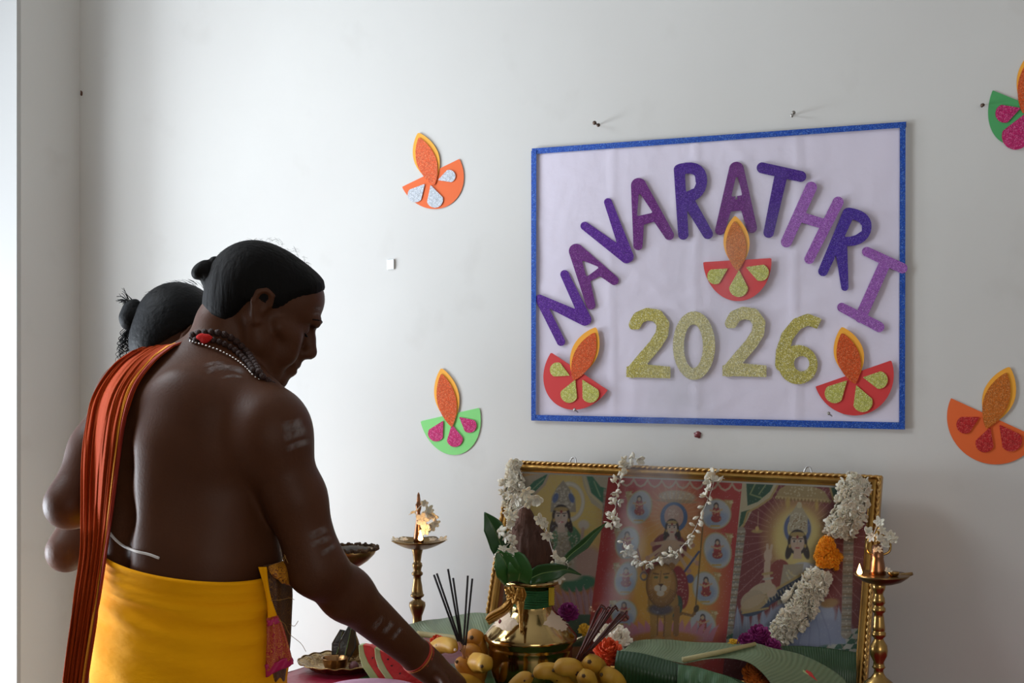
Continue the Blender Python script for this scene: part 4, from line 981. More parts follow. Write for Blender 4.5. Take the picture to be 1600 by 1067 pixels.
# --- left lamp
ZL_ = 2.97; zb = ZT + .0035
yb = HY + (CAM[2] - zb) * F / ZL_
lampL = empty('oil_lamp', np.append(CZ(652, HY, ZL_)[:2], zb), 'tall brass oil lamp burning left of picture frame, white blossoms on its spire', 'oil lamp', 'brass oil lamps beside the picture')
at_lathe('stand', 652, ZL_, [(5, 846), (8.5, 850), (9, 858), (7, 866), (6, 874), (5.5, 878), (7.5, 880), (8, 884), (6.5, 888), (6, 892), (9, 895), (8.5, 898), (6, 900), (6, 906), (7.5, 914), (8.5, 922), (9.5, 928), (11, 929), (10, 932), (6.5, 934), (6.5, 937), (12.5, 941), (13, 946), (10.5, 954), (7.5, 962), (7, 970), (8.5, 978), (12, 984), (9, 988), (9, 996), (22, 1008), (36, yb - 6), (38, yb - 2), (38, yb)], M_brass_old, lampL)
cL = CZ(652, HY, ZL_)
def petal_dish(name, px, Z, yrim, ybot, R_, lobes, m, parent, lip=.14, dark=None):
    n = lobes * 16; c = CZ(px, HY, Z); s_ = Z / F; G = []
    for i, q in enumerate(np.linspace(0, 1, 12)):
        th = np.linspace(0, 2 * math.pi, n + 1); point = np.abs(np.cos(th * lobes / 2)) ** 4 if lobes else 0
        r = (q * R_ * (1 + lip * point * q ** 3)) * s_; z = zpx(ybot + (yrim - ybot) * q ** 2.4, Z) + point * q ** 4 * 1.5 * s_
        G.append(np.stack([c[0] + r * np.cos(th + .25), c[1] + r * np.sin(th + .25), z + 0 * th], 1))
    G = np.array(G); N = grid_normals(G); N = N * (1 if N[5, 3][2] > 0 else -1); V, f = solid_grid(G, N, .0018); o = mesh(name, V, f, m); origin_to(o, (c[0], c[1], zpx(ybot, Z))); put(o, parent); return o
petal_dish('oil_dish', 654, ZL_, 844, 857, 37, 5, M_brass_old, lampL, .18)
at_lathe('oil', 654, ZL_, [(.2, 849), (24, 849.2), (24, 850)], M_oil, lampL, 24)
at_lathe('spire', 654, ZL_, [(.4, 769), (2.2, 773), (3, 782), (3.2, 786), (5, 788), (4, 796), (2.6, 800), (3, 806), (6, 826), (8, 840), (8, 850)], M_copper, lampL, 20)
flame('flame', CZ(657, 845, ZL_ - .045), .022, lampL)
# flowers
M_petal = mat('white_petal', (.66, .61, .50), .6, sss=.15, bump=(200, .15, 2)); M_petal2 = mat('cream_bud', (.62, .58, .48), .6, sss=.15)
M_tube = mat('pale_flower_tube', (.45, .50, .30), .6)
def petal_vf(L_, W_, bend, n=5, m=5, th=.0006, pinch=.25):
    G = np.zeros((n, m, 3))
    for i in range(n):
        s_ = i / (n - 1); w_ = W_ * (math.sin(math.pi * min(1, (s_ * .82 + .12))) ** .7)
        for j in range(m):
            t = 2 * j / (m - 1) - 1; G[i, j] = (s_ * L_ * math.cos(bend * s_ * .5), t * w_ / 2, L_ * s_ * s_ * bend * .5 + pinch * w_ * t * t * .5)
    N = grid_normals(G); return solid_grid(G, N, th)
def blossom_me(name, r, np_, bend, W=.62, tube=.6, jag=.2, seed=0, core=True):
    """jasmine-like blossom, opening towards +Z"""
    r_ = np.random.default_rng(seed); mb = MB()
    for k_ in range(np_):
        a = 2 * math.pi * k_ / np_ + r_.uniform(-jag, jag); V, f = petal_vf(r * r_.uniform(.85, 1.1), r * W * r_.uniform(.85, 1.1), bend * r_.uniform(.5, 1.4))
        ca, sa = math.cos(a), math.sin(a); V = V @ np.array([[ca, -sa, 0], [sa, ca, 0], [0, 0, 1]]).T; mb.add(V, f)
    mb.add(*tube_vf([(0, 0, .001), (0, 0, -r * tube)], [r * .12, r * .07], 6))
    o = mb.out(name, M_petal); me = o.data; bpy.data.objects.remove(o); return me
def bud_me(name, r, L_):
    prof = [(.05, -.9), (.22, -.6), (.4, -.3), (.62, .1), (.55, .5), (.25, .85), (.02, 1)]
    V, f = lathe_vf([(a * r, b * L_ / 2) for a, b in prof], 8); o = mesh(name, V, f, M_petal2); me = o.data; bpy.data.objects.remove(o); return me
ME_B = [blossom_me('blossom_%s' % c, .0125, n_, b_, W_, seed=s_) for c, n_, b_, W_, s_ in (('wide', 5, .5, .7, 1), ('open', 6, .9, .55, 2), ('cup', 5, 1.3, .75, 3), ('star', 7, .3, .42, 4))]
ME_BUD = bud_me('bud', .006, .016)
def place(me, name, p, direction, sc, parent, roll=None):
    o = bpy.data.objects.new(name, me); COL.objects.link(o); a, b, t = frame_of(direction); r_ = rng.uniform(0, 6.28) if roll is None else roll
    a, b = a * math.cos(r_) + b * math.sin(r_), b * math.cos(r_) - a * math.sin(r_)
    M = Matrix(((a[0], b[0], t[0]), (a[1], b[1], t[1]), (a[2], b[2], t[2]))).to_4x4()
    o.matrix_world = Matrix.Translation(Vector(p)) @ M @ Matrix.Scale(sc, 4)
    o.rotation_mode = 'XYZ'
    if parent:
        wp = Vector(world_loc(parent)); o.parent = parent; o.matrix_parent_inverse = Matrix.Translation(-wp)
    return o
TOC = -VV
def sprig(name, pts, Z, label, sizes, m_list, group, spread=.5, thread=True, cat='flower'):
    p0 = CZ(*pts[0], Z); e = empty(name, p0, label, cat, group)
    for i, (p, s_) in enumerate(zip(pts, sizes)):
        zz = Z + rng.uniform(-.008, .004); d = TOC + rng.normal(0, spread, 3); place(ME_B[m_list[i % len(m_list)]], 'blossom', CZ(*p, zz), d, s_, e)
    if thread and len(pts) > 1:
        o = mesh('thread', *tube_vf(smooth_path([CZ(x, y, Z + .004) for x, y in pts], 4), .0007, 5), M_cord); origin_to(o, p0); put(o, e)
    return e
sprig('jasmine_sprig', [(648, 800), (662, 787), (668, 800), (676, 806), (660, 812), (672, 822), (664, 828), (680, 818)], ZL_ - .02, 'blossoms hooked round the spire of the left oil lamp', [1.2, .8, 1.4, 1.2, 1.3, 1.1, 1.1, .9], [0, 2, 1, 0], 'blossoms on oil lamps')
for x, s_, lb in ((617, .7, 'tiny blossom at left tip of the left lamp dish'), (631, .8, 'tiny blossom on left rim of the left lamp dish'), (676, .7, 'tiny blossom right of the flame in left lamp dish'), (692, .9, 'tiny blossom at right tip of the left lamp dish')):
    o = place(ME_B[0], 'blossom', CZ(x, 843, ZL_ - .01), UP + TOC * .4, s_, None); tag(o, lb, 'flower', 'loose blossoms in lamp dishes')
# --- right lamp
ZR_ = 2.40; cR = CZ(1372, HY, ZR_); yb = HY + (CAM[2] - zb) * F / ZR_
lampR = empty('oil_lamp', np.append(cR[:2], zb), 'tall brass oil lamp at right end of altar, flame on left side of its dish', 'oil lamp', 'brass oil lamps beside the picture')
at_lathe('stand', 1373, ZR_, [(6, 908), (11, 912), (10, 920), (7, 926), (7, 930), (9, 934), (10, 942), (8, 944), (8, 947), (10.5, 950), (10.5, 955), (7, 958), (8, 964), (9.5, 978), (10, 984), (9, 986), (11, 988), (11, 993), (7, 997), (8, 1000), (13, 1008), (14, 1016), (13, 1024), (8, 1034), (9, 1040), (10.5, 1042), (7, 1046), (8, 1052), (12, 1058), (22, 1066), (25, 1078), (26, 1086), (40, 1100), (46, yb - 4), (46, yb)], M_brass, lampR)
at_lathe('oil_dish', 1378, ZR_, [(41, 897), (43, 897), (40, 901), (30, 908), (18, 912), (8, 914)][::1], M_brass_old, lampR)
at_lathe('oil', 1378, ZR_, [(.2, 898.5), (38, 898.6), (38, 899.4)], M_oil, lampR, 24)
at_lathe('spire', 1371, ZR_, [(.5, 850), (8, 853), (9.5, 868), (10, 870), (9.5, 872), (11, 880), (12, 890), (14, 899)], M_copper, lampR, 24)
# pouring spout of the dish and small spoon in it
o = mesh('spout', *tube_vf([CZ(1408, 901, ZR_), CZ(1426, 896, ZR_)], [.006, .0028], 8), M_brass_old); origin_to(o, CZ(1408, 901, ZR_)); put(o, lampR)
o = at_lathe('oil_cup', 1396, ZR_ - .02, [(9, 893), (9.5, 894), (8, 898), (5, 900)], M_brass, lampR, 20)
flame('flame', CZ(1343, 898, ZR_ - .01), .019, lampR)
at_lathe('wick', 1343, ZR_ - .01, [(.3, 893), (1.4, 896), (1.6, 901)], M_wick, lampR, 8)
# peacock-shaped top of the lamp hidden in blossoms
mb = MB()
for sx in (-1, 1):
    q = [CZ(1373, 868, ZR_), CZ(1373 + 16 * sx, 862, ZR_), CZ(1373 + 17 * sx, 846, ZR_), CZ(1373 + 6 * sx, 836, ZR_), CZ(1373, 842, ZR_)]; mb.add(*tube_vf(smooth_path(q, 6), .0022, 7))
mb.add(*tube_vf(smooth_path([CZ(1373, 850, ZR_), CZ(1372, 832, ZR_), CZ(1377, 822, ZR_), CZ(1372, 816, ZR_)], 6), [.003] * 19, 8))
o = mb.out('ornamental_top', M_brass); origin_to(o, CZ(1373, 868, ZR_)); put(o, lampR); o['kind'] = 'stuff' if False else 'part'
del o['kind']
sprig('jasmine_sprig', [(1356, 830), (1362, 838), (1374, 816), (1378, 828), (1372, 842), (1390, 838), (1396, 842), (1372, 858), (1384, 852)], ZR_ - .018, 'blossoms tucked over the top of the right oil lamp', [.8, .8, .85, .8, .9, .9, .8, .7, .7], [2, 1, 0, 3], 'blossoms on oil lamps')
o = place(ME_B[2], 'blossom', CZ(1388, 893, ZR_ - .02), UP + TOC * .5, .6, None); tag(o, 'small blossom in the dish of the right oil lamp', 'flower', 'loose blossoms in lamp dishes')

# ------------------------------------------------------------------ brass water pot with coconut
ZP = 2.61; cP = CZ(829, HY, ZP); yb = HY + (CAM[2] - zb) * F / ZP
pot = empty('water_pot', np.append(cP[:2], zb), 'polished brass water pot with wide shoulder holding the coconut', 'pot')
M_pot = mat('bright_brass', (.46, .32, .13), .13, 1.0, bump=(12, .04, 2), var=(8, (.52, .33, .12), .5))
prof = [(38, 906), (44, 905), (46, 907.5), (44, 911), (37, 913), (35, 916), (34, 920), (34, 940), (35, 948), (38, 954), (50, 966), (64, 981), (71, 990), (73, 994), (72, 998), (67, 1003), (65, 1008), (66, 1010), (65, 1012), (65, 1020), (64, 1035), (61, 1052), (55, 1068), (46, 1080), (40, 1086), (44, 1092), (46, yb)]
at_lathe('body', 829, ZP, prof, M_pot, pot, 72)
# green and yellow threads wound round the neck
M_gth = mat('green_cotton_thread', s2l(24, 86, 40), .7, bump=(400, .6, 2)); M_yth = mat('yellow_cotton_thread', s2l(190, 160, 30), .7)
for i_, y in enumerate(np.arange(919, 946, 3.0)):
    th = np.linspace(0, 2 * math.pi, 41); r_ = 36.0 * ZP / F; c = np.array([cP[0], cP[1], zpx(y, ZP)])
    for m_, a0, a1 in ((M_gth, 0, 1),):
        q = c + np.stack([r_ * np.cos(th), r_ * np.sin(th), .001 * np.sin(3 * th + i_)], 1); o = mesh('neck_thread', *tube_vf(q, .0021, 6, False), m_); origin_to(o, c); put(o, pot)
for k_ in range(4):
    q = [CZ(858 + k_ * 3.4, y, ZP - .030 + .003 * k_) for y in (918, 928, 938, 946)]; q = [p - (p - np.array([cP[0], cP[1], p[2]])) / np.linalg.norm(p - np.array([cP[0], cP[1], p[2]])) * (np.linalg.norm(p - np.array([cP[0], cP[1], p[2]])) - .0455) for p in q]
    o = mesh('yellow_thread', *tube_vf(smooth_path(q, 4), .0018, 6), M_yth); origin_to(o, q[0]); put(o, pot)
# gold cloth bow tied on the neck
M_bow = mat('gold_tissue', s2l(168, 122, 52), .35, .6, bump=(120, .8, 4))
bwp = CZ(808, 934, ZP - .055); mb = MB()
def crumple(name, rowsn, Zc, m, parent, amp=.004, k=3, nr=26, nc=14): return patch(name, rowsn, Zc, m, parent, nr, nc, amp, k, .0008, .003)
bow_ = crumple('gold_bow', [((788, 916), (818, 918)), ((790, 926), (822, 928)), ((800, 936), (820, 938)), ((808, 950), (818, 950))], 2.545, M_bow, pot, .006, 2.5)
crumple('gold_tail', [((806, 938), (820, 940)), ((810, 960), (818, 960)), ((812, 986), (817, 986))], lambda v, t: 2.535 - .03 * v, M_bow, bow_, .002, 2)
crumple('gold_tail', [((800, 924), (806, 938)), ((786, 944), (796, 956)), ((764, 958), (772, 972)), ((758, 966), (764, 976))], lambda v, t: 2.55 - .01 * v, M_bow, bow_, .004, 2)
for k_ in range(5):
    a = rng.uniform(0, 6.28); q = [CZ(803 + rng.uniform(-6, 6), 928 + rng.uniform(-6, 6), 2.53) + rng.normal(0, .006, 3) for _ in range(4)]
    o = mesh('gold_loop', *tube_vf(smooth_path(q, 6), .0025, 6), M_bow); origin_to(o, q[0]); put(o, bow_)
# sandal paste patches with red dots on the shoulder
M_paste = mat('sandal_paste', s2l(206, 184, 160), .8, bump=(60, .8, 5)); M_kum = mat('vermilion_powder', s2l(92, 8, 12), .9, bump=(400, .8, 3))
def on_shoulder(px, py, lift):
    """point on the pot's upper slope seen at pixel"""
    d = VV + RV * ((px - 800) / F) - UP * ((py - HY) / F); ys = np.array([p[1] for p in prof[::1]], float); rs = np.array([p[0] for p in prof], float)
    for Z in np.arange(ZP - .12, ZP + .02, .0008):
        p = CAM + d * Z; r_ = math.hypot(p[0] - cP[0], p[1] - cP[1]); yy = HY + (CAM[2] - p[2]) * F / ZP
        if r_ < np.interp(yy, ys, rs) * ZP / F + lift: return p
    return None
def dab(px, py, rx, ry, m, name, parent, lift=.0012, seed=1, n=20, rings=4):
    r0 = np.random.default_rng(seed); ph_ = r0.uniform(0, 6.28, 3); V = []; 
    for i in range(rings + 1):
        for j in range(n):
            a = 2 * math.pi * j / n; q = i / rings * (1 + .18 * math.sin(2 * a + ph_[0]) + .12 * math.sin(5 * a + ph_[1]) + .1 * math.sin(9 * a + ph_[2])); p = on_shoulder(px + rx * q * math.cos(a), py + ry * q * math.sin(a), lift * (1 - .9 * (i / rings) ** 3)); V.append(p)
    f = [[i * n + j, i * n + (j + 1) % n, (i + 1) * n + (j + 1) % n, (i + 1) * n + j] for i in range(rings) for j in range(n)]
    f = [q for q in f if all(V[i] is not None for i in q)]; V = [np.zeros(3) if v is None else v for v in V]; us = sorted({i for q in f for i in q}); mp = {a: b for b, a in enumerate(us)}
    if not us: return None
    o = mesh(name, [V[i] for i in us], [[mp[i] for i in q] for q in f], m); origin_to(o, V[us[0]]); put(o, parent); return o
pa = dab(784, 969, 24, 17, M_paste, 'paste_patch', pot, .0018, 3); pb = dab(878, 969, 26, 19, M_paste, 'paste_patch', pot, .0018, 8)
dab(781, 971, 3.4, 4, M_kum, 'red_dot', pot, .0032, 1, 12, 2); dab(884, 969, 3.2, 3.2, M_kum, 'red_dot', pot, .0032, 2, 12, 2)
# coconut with husk tuft
M_husk = mat('coconut_husk', s2l(78, 42, 22), .85, bump=(90, 1.0, 6, (1, 1, .12)), var=(20, s2l(54, 28, 16), .8, (1, 1, .2)))
cc_ = CZ(826, 868, ZP); s_ = ZP / F; coco = Sculpt(*[np.arange(a - .085, a + .10, .003) for a in (cc_[0], cc_[1], cc_[2])])
coco.ell(CZ(828, 872, ZP), np.array((37, 37, 46)) * s_, None, .01); coco.cap(CZ(824, 850, ZP), CZ(821, 808, ZP), 28 * s_, 12 * s_, .02); coco.cap(CZ(814, 840, ZP - .01), CZ(808, 826, ZP - .01), 14 * s_, 7 * s_, .01)
coco.cap(CZ(822, 812, ZP), CZ(820, 796, ZP), 12 * s_, 7 * s_, .01)
V, Q = coco.mesh(); n0 = V - cc_; a = np.arctan2(n0[:, 1], n0[:, 0]); V = V + n0 / np.linalg.norm(n0, axis=1, keepdims=True) * ((np.sin(a * 17 + 40 * n0[:, 2]) + np.sin(a * 31 - 60 * n0[:, 2])) * .0008)[:, None]
coconut = mesh('coconut', V, Q, M_husk); origin_to(coconut, cc_); tag(coconut, 'brown husked coconut standing in mouth of the brass pot', 'coconut')
mb = MB()
for i in range(70):
    a = rng.uniform(0, 6.28); h0 = rng.uniform(-.02, .05); rr = (37 if h0 < .02 else 26) * s_; p = cc_ + np.array([rr * math.cos(a), rr * math.sin(a), h0]); mb.add(*tube_vf([p, p + np.array([math.cos(a + .6) * .004, math.sin(a + .6) * .004, .008]), p + np.array([math.cos(a + 1) * .005, math.sin(a + 1) * .005, .018])], [.0005, .0005, .0002], 4, False))
o = mb.out('husk_fibres', M_husk); o['kind'] = 'stuff'; origin_to(o, cc_); put(o, coconut)
# mango leaves
M_leaf = mat('dark_mango_leaf', s2l(28, 66, 26), .38, bump=(60, .2, 2), var=(10, s2l(44, 88, 36), .6)); M_leafL = mat('mid_green_leaf', s2l(44, 96, 40), .4, bump=(60, .2, 2)); M_rib = mat('pale_midrib', s2l(112, 140, 74), .5)
def leaf(name, spine, widths, label, m, group='mango leaves in the pot', nrm=None, cup=.25, cat='leaf', rib=.0011, nc=9, wav=.0):
    sp = smooth_path(spine, 6); n = len(sp); w_ = np.interp(np.linspace(0, 1, n), np.linspace(0, 1, len(widths)), widths); T_ = np.gradient(sp, axis=0); T_ /= np.linalg.norm(T_, axis=1, keepdims=True)
    nn = np.asarray(TOC if nrm is None else nrm, float); sd = np.cross(T_, nn); sd /= np.linalg.norm(sd, axis=1, keepdims=True); up_ = np.cross(sd, T_); t = np.linspace(-1, 1, nc)
    G = sp[:, None] + sd[:, None] * (t[None, :, None] * w_[:, None, None] / 2) + up_[:, None] * ((cup * np.abs(t)[None, :, None] * w_[:, None, None] / 2) + wav * np.sin(np.arange(n) * .9)[:, None, None] * np.abs(t)[None, :, None])
    N = grid_normals(G); V, f = solid_grid(G, N, .0007); o = mesh(name, V, f, m); origin_to(o, sp[0]); tag(o, label, cat, group)
    r_ = mesh('midrib', *tube_vf(sp + up_ * .0004, np.linspace(rib, rib * .3, n), 6), M_rib); origin_to(r_, sp[0]); put(r_, o); return o
px3 = lambda L: [CZ(x, y, z) for x, y, z in L]
leaf('mango_leaf', px3([(800, 900, 2.585), (792, 880, 2.575), (782, 850, 2.56), (770, 822, 2.555), (757, 800, 2.56)]), [.012, .026, .040, .036, .002], 'dark leaf with pointed tip rising far left of pot', M_leaf, cup=.3)
leaf('mango_leaf', px3([(800, 906, 2.565), (794, 890, 2.545), (787, 874, 2.54), (777, 860, 2.54)]), [.034, .046, .040, .004], 'short green leaf folded over left rim of pot', M_leafL, cup=.35)
leaf('mango_leaf', px3([(810, 908, 2.56), (812, 892, 2.545), (806, 874, 2.54), (795, 862, 2.545)]), [.040, .046, .036, .004], 'broad green leaf in front of the coconut at left', M_leafL, cup=.2)
leaf('mango_leaf', px3([(826, 905, 2.56), (846, 896, 2.545), (868, 892, 2.54), (886, 890, 2.545), (908, 898, 2.56)]), [.020, .034, .030, .012, .002], 'dark leaf lying right across pot mouth, tip drooping', M_leaf, cup=.3)
leaf('mango_leaf', px3([(868, 895, 2.60), (890, 868, 2.61), (912, 850, 2.62), (930, 832, 2.63), (948, 816, 2.64)]), [.008, .016, .020, .012, .001], 'narrow dark leaf pointing up right of the pot', M_leaf, cup=.5)
# jasmine string hung on the coconut
e = sprig('jasmine_string', [(806, 780), (822, 770), (838, 782), (826, 786), (800, 805), (796, 818), (782, 830), (790, 838), (798, 846), (786, 858), (800, 860), (776, 868), (778, 890)], 2.545, 'loose string of white blossoms over left side of coconut', [1.1, 1.2, 1.15, .9, 1.0, .9, 1.1, 1.1, 1.1, .9, .9, .9, .8], [0, 1, 2], 'jasmine strings on the coconut', .7)
sprig('jasmine_string', [(844, 812), (850, 818), (856, 836), (866, 868), (874, 878), (848, 888), (862, 884), (884, 880), (874, 902)], 2.55, 'loose string of white blossoms over right side of coconut', [1.0, .8, 1.0, 1.0, 1.1, 1.0, .8, .9, 1.0], [0, 2, 1], 'jasmine strings on the coconut', .7)
# ------------------------------------------------------------------ framed triple picture leaning on the wall
DT = .05
T0 = PX(797, 719, DT); T1 = PX(1379, 745, DT); LEAN = .33
Wf = T1[0] - T0[0]; zt = (T0[2] + T1[2]) / 2; zbm = ZT + .003; Hf = (zt - zbm) * math.sqrt(1 + LEAN ** 2)
aU = np.array([1.0, 0, 0]); aV = np.array([0, LEAN, 1.0]) / math.sqrt(1 + LEAN ** 2); aN = np.cross(aU, aV)
if aN[1] > 0: aN = -aN
F0 = np.array([T0[0], -(DT + (zt - zbm) * LEAN), zbm])
def FP(u, v, n): return F0 + aU * u + aV * v + aN * n
def FX(px, py, n):
    d = VV + RV * ((px - 800) / F) - UP * ((py - HY) / F); o = F0 + aN * n; return CAM + d * (((o - CAM) @ aN) / (d @ aN))
def FUV(p): return (p - F0) @ aU, (p - F0) @ aV
pic = empty('framed_picture', FP(Wf / 2, 0, 0), 'wide gold-framed print of three seated deities leaning against the wall', 'picture')
M_gilt = mat('gilt_moulding', (.56, .33, .09), .32, .9, bump=(120, .15, 3), var=(30, (.38, .20, .05), .6)); M_rope = mat('rope_gilt', (.50, .30, .10), .4, .8)
prof = [(0, -.006), (0, .006), (.0045, .0085), (.0060, .006), (.008, .009), (.011, .0115), (.0145, .0115), (.0175, .0085), (.0195, .0045), (.022, .003), (.022, -.001)]
def bar(a, b, ia, ib):
    """outer corners a,b (u,v); ia, ib inward mitre directions"""
    V = [FP(*(np.array(a) + np.array(ia) * w_), n) for w_, n in prof] + [FP(*(np.array(b) + np.array(ib) * w_), n) for w_, n in prof]; k_ = len(prof)
    f = [[i, i + 1, k_ + i + 1, k_ + i] for i in range(k_ - 1)] + [[k_ - 1, 0, k_, 2 * k_ - 1], list(range(k_))[::-1], [k_ + i for i in range(k_)]]
    o = mesh('frame_bar', V, f, M_gilt, smooth=False); origin_to(o, V[0]); put(o, pic); return o
def rope(a, b, ia, ib, parent):
    A = FP(*(np.array(a) + np.array(ia) * .0035), .0085); Bp = FP(*(np.array(b) + np.array(ib) * .0035), .0085); L_ = np.linalg.norm(Bp - A); n = int(L_ / .0011); t = (Bp - A) / L_; p_, q_, _ = frame_of(t); G = []
    for i in range(n + 1):
        s_ = i / n * L_; th = np.arange(10) * 2 * math.pi / 10; r_ = .0026 + .0011 * np.cos(2 * th + s_ * 2 * math.pi / .0115); G.append(A + t * s_ + r_[:, None] * (np.cos(th)[:, None] * p_ + np.sin(th)[:, None] * q_))
    V = np.concatenate(G); f = [[i * 10 + j, i * 10 + (j + 1) % 10, (i + 1) * 10 + (j + 1) % 10, (i + 1) * 10 + j] for i in range(n) for j in range(10)]
    o = mesh('rope_edge', V, f, M_rope); origin_to(o, A); put(o, parent)
cs = [((0, Hf), (Wf, Hf), (1, -1), (-1, -1)), ((Wf, Hf), (Wf, 0), (-1, -1), (-1, 1)), ((Wf, 0), (0, 0), (-1, 1), (1, 1)), ((0, 0), (0, Hf), (1, 1), (1, -1))]
for c in cs: rope(*c, bar(*c))
o = mesh('backing_board', [FP(u, v, n) for n in (-.006, -.003) for u, v in ((.003, .003), (Wf - .003, .003), (Wf - .003, Hf - .003), (.003, Hf - .003))], [[0, 3, 2, 1], [4, 5, 6, 7], [0, 1, 5, 4], [1, 2, 6, 5], [2, 3, 7, 6], [3, 0, 4, 7]], M_wood, smooth=False); origin_to(o, FP(Wf / 2, 0, -.004)); put(o, pic)
for hx_, hy_ in ((895, 722), (1262, 737)):
    u, v = FUV(FX(hx_, hy_, -.006)); v = Hf - .004; q = [FP(u - .007, v, -.006), FP(u - .0065, v + .010, -.007), FP(u - .003, v + .017, -.007), FP(u + .003, v + .017, -.007), FP(u + .0065, v + .010, -.007), FP(u + .007, v, -.006)]
    o = mesh('hanging_loop', *tube_vf(smooth_path(q, 5), .0017, 7), mat('pale_steel_loop', (.55, .55, .55), .35, .8)); origin_to(o, q[0]); put(o, pic)
# --- printed image: flat sheet with per-vertex printed colours
class Paint:
    def __init__(s, X, Y, base): s.X, s.Y = X, Y; s.C = np.zeros(X.shape + (3,)) + np.array(base, float)
    def mix(s, a, col): a = np.clip(a, 0, 1)[..., None]; s.C = s.C * (1 - a) + np.array(col, float) * a
    def ell(s, cx, cy, rx, ry, col, rot=0, soft=1.2, al=1.0):
        c, n = math.cos(R(rot)), math.sin(R(rot)); x = (s.X - cx) * c + (s.Y - cy) * n; y = -(s.X - cx) * n + (s.Y - cy) * c
        d = (1 - np.hypot(x / rx, y / ry)) * min(rx, ry) / soft; s.mix(np.clip(d + .5, 0, 1) * al, col)
    def glow(s, cx, cy, rx, ry, col, al=1.0, p=1.0): s.mix(np.clip(1 - np.hypot((s.X - cx) / rx, (s.Y - cy) / ry), 0, 1) ** p * al, col)
    def ring(s, cx, cy, rx, ry, w_, col, al=1.0): d = np.abs(np.hypot((s.X - cx) / rx, (s.Y - cy) / ry) - 1) * min(rx, ry); s.mix(np.clip((w_ - d) + .5, 0, 1) * al, col)
    def poly(s, pts, col, soft=1.0, al=1.0): s.mix(np.clip(-poly_sdf(pts)(s.X, s.Y) / soft + .5, 0, 1) * al, col)
    def line(s, pts, w_, col, al=1.0, taper=None): s.mix(np.clip(-strokes([(pts, w_, w_ if taper is None else taper)])(s.X, s.Y) + .5, 0, 1) * al, col)
    def dots(s, cx, cy, rx, ry, n, r_, col, al=1.0, seed=0, arc=None):
        g = np.random.default_rng(seed)
        for i in range(n):
            if arc: a = R(arc[0] + (arc[1] - arc[0]) * i / max(1, n - 1)); x, y = cx + rx * math.cos(a), cy + ry * math.sin(a)
            else: a = g.uniform(0, 6.28); q = math.sqrt(g.random()); x, y = cx + rx * q * math.cos(a), cy + ry * q * math.sin(a)
            s.ell(x, y, r_, r_, col, 0, 1, al)
def face(P, cx, cy, s, skin=(224, 196, 176), hair=(34, 26, 30)):
    P.ell(cx, cy + 1 * s, 15 * s, 20 * s, hair); P.ell(cx - 13 * s, cy + 14 * s, 5 * s, 14 * s, hair, 15); P.ell(cx + 13 * s, cy + 14 * s, 5 * s, 14 * s, hair, -15)
    P.poly([(cx - 5 * s, cy + 10 * s), (cx + 5 * s, cy + 10 * s), (cx + 7 * s, cy + 27 * s), (cx - 7 * s, cy + 27 * s)], skin)
    P.ell(cx, cy + 2 * s, 11 * s, 15 * s, skin); P.ell(cx, cy - 11 * s, 12 * s, 4 * s, (190, 160, 90))
    for q in (-1, 1):
        P.ell(cx + q * 5 * s, cy - .5 * s, 3.4 * s, 1.7 * s, (245, 240, 235)); P.ell(cx + q * 5 * s, cy - .5 * s, 1.5 * s, 1.5 * s, (20, 16, 20)); P.line([(cx + q * 2 * s, cy - 4 * s), (cx + q * 8 * s, cy - 4.5 * s)], .7 * s, (40, 28, 26))
        P.ell(cx + q * 12 * s, cy + 7 * s, 2 * s, 3 * s, (200, 165, 80))
    P.line([(cx, cy), (cx - .5 * s, cy + 5 * s)], .5 * s, (190, 150, 130), .7); P.ell(cx, cy + 10 * s, 3.4 * s, 1.3 * s, (176, 50, 56)); P.ell(cx, cy - 7 * s, 1.8 * s, 2.6 * s, (140, 20, 26))
gold = (196, 166, 96); silver = (206, 202, 192)
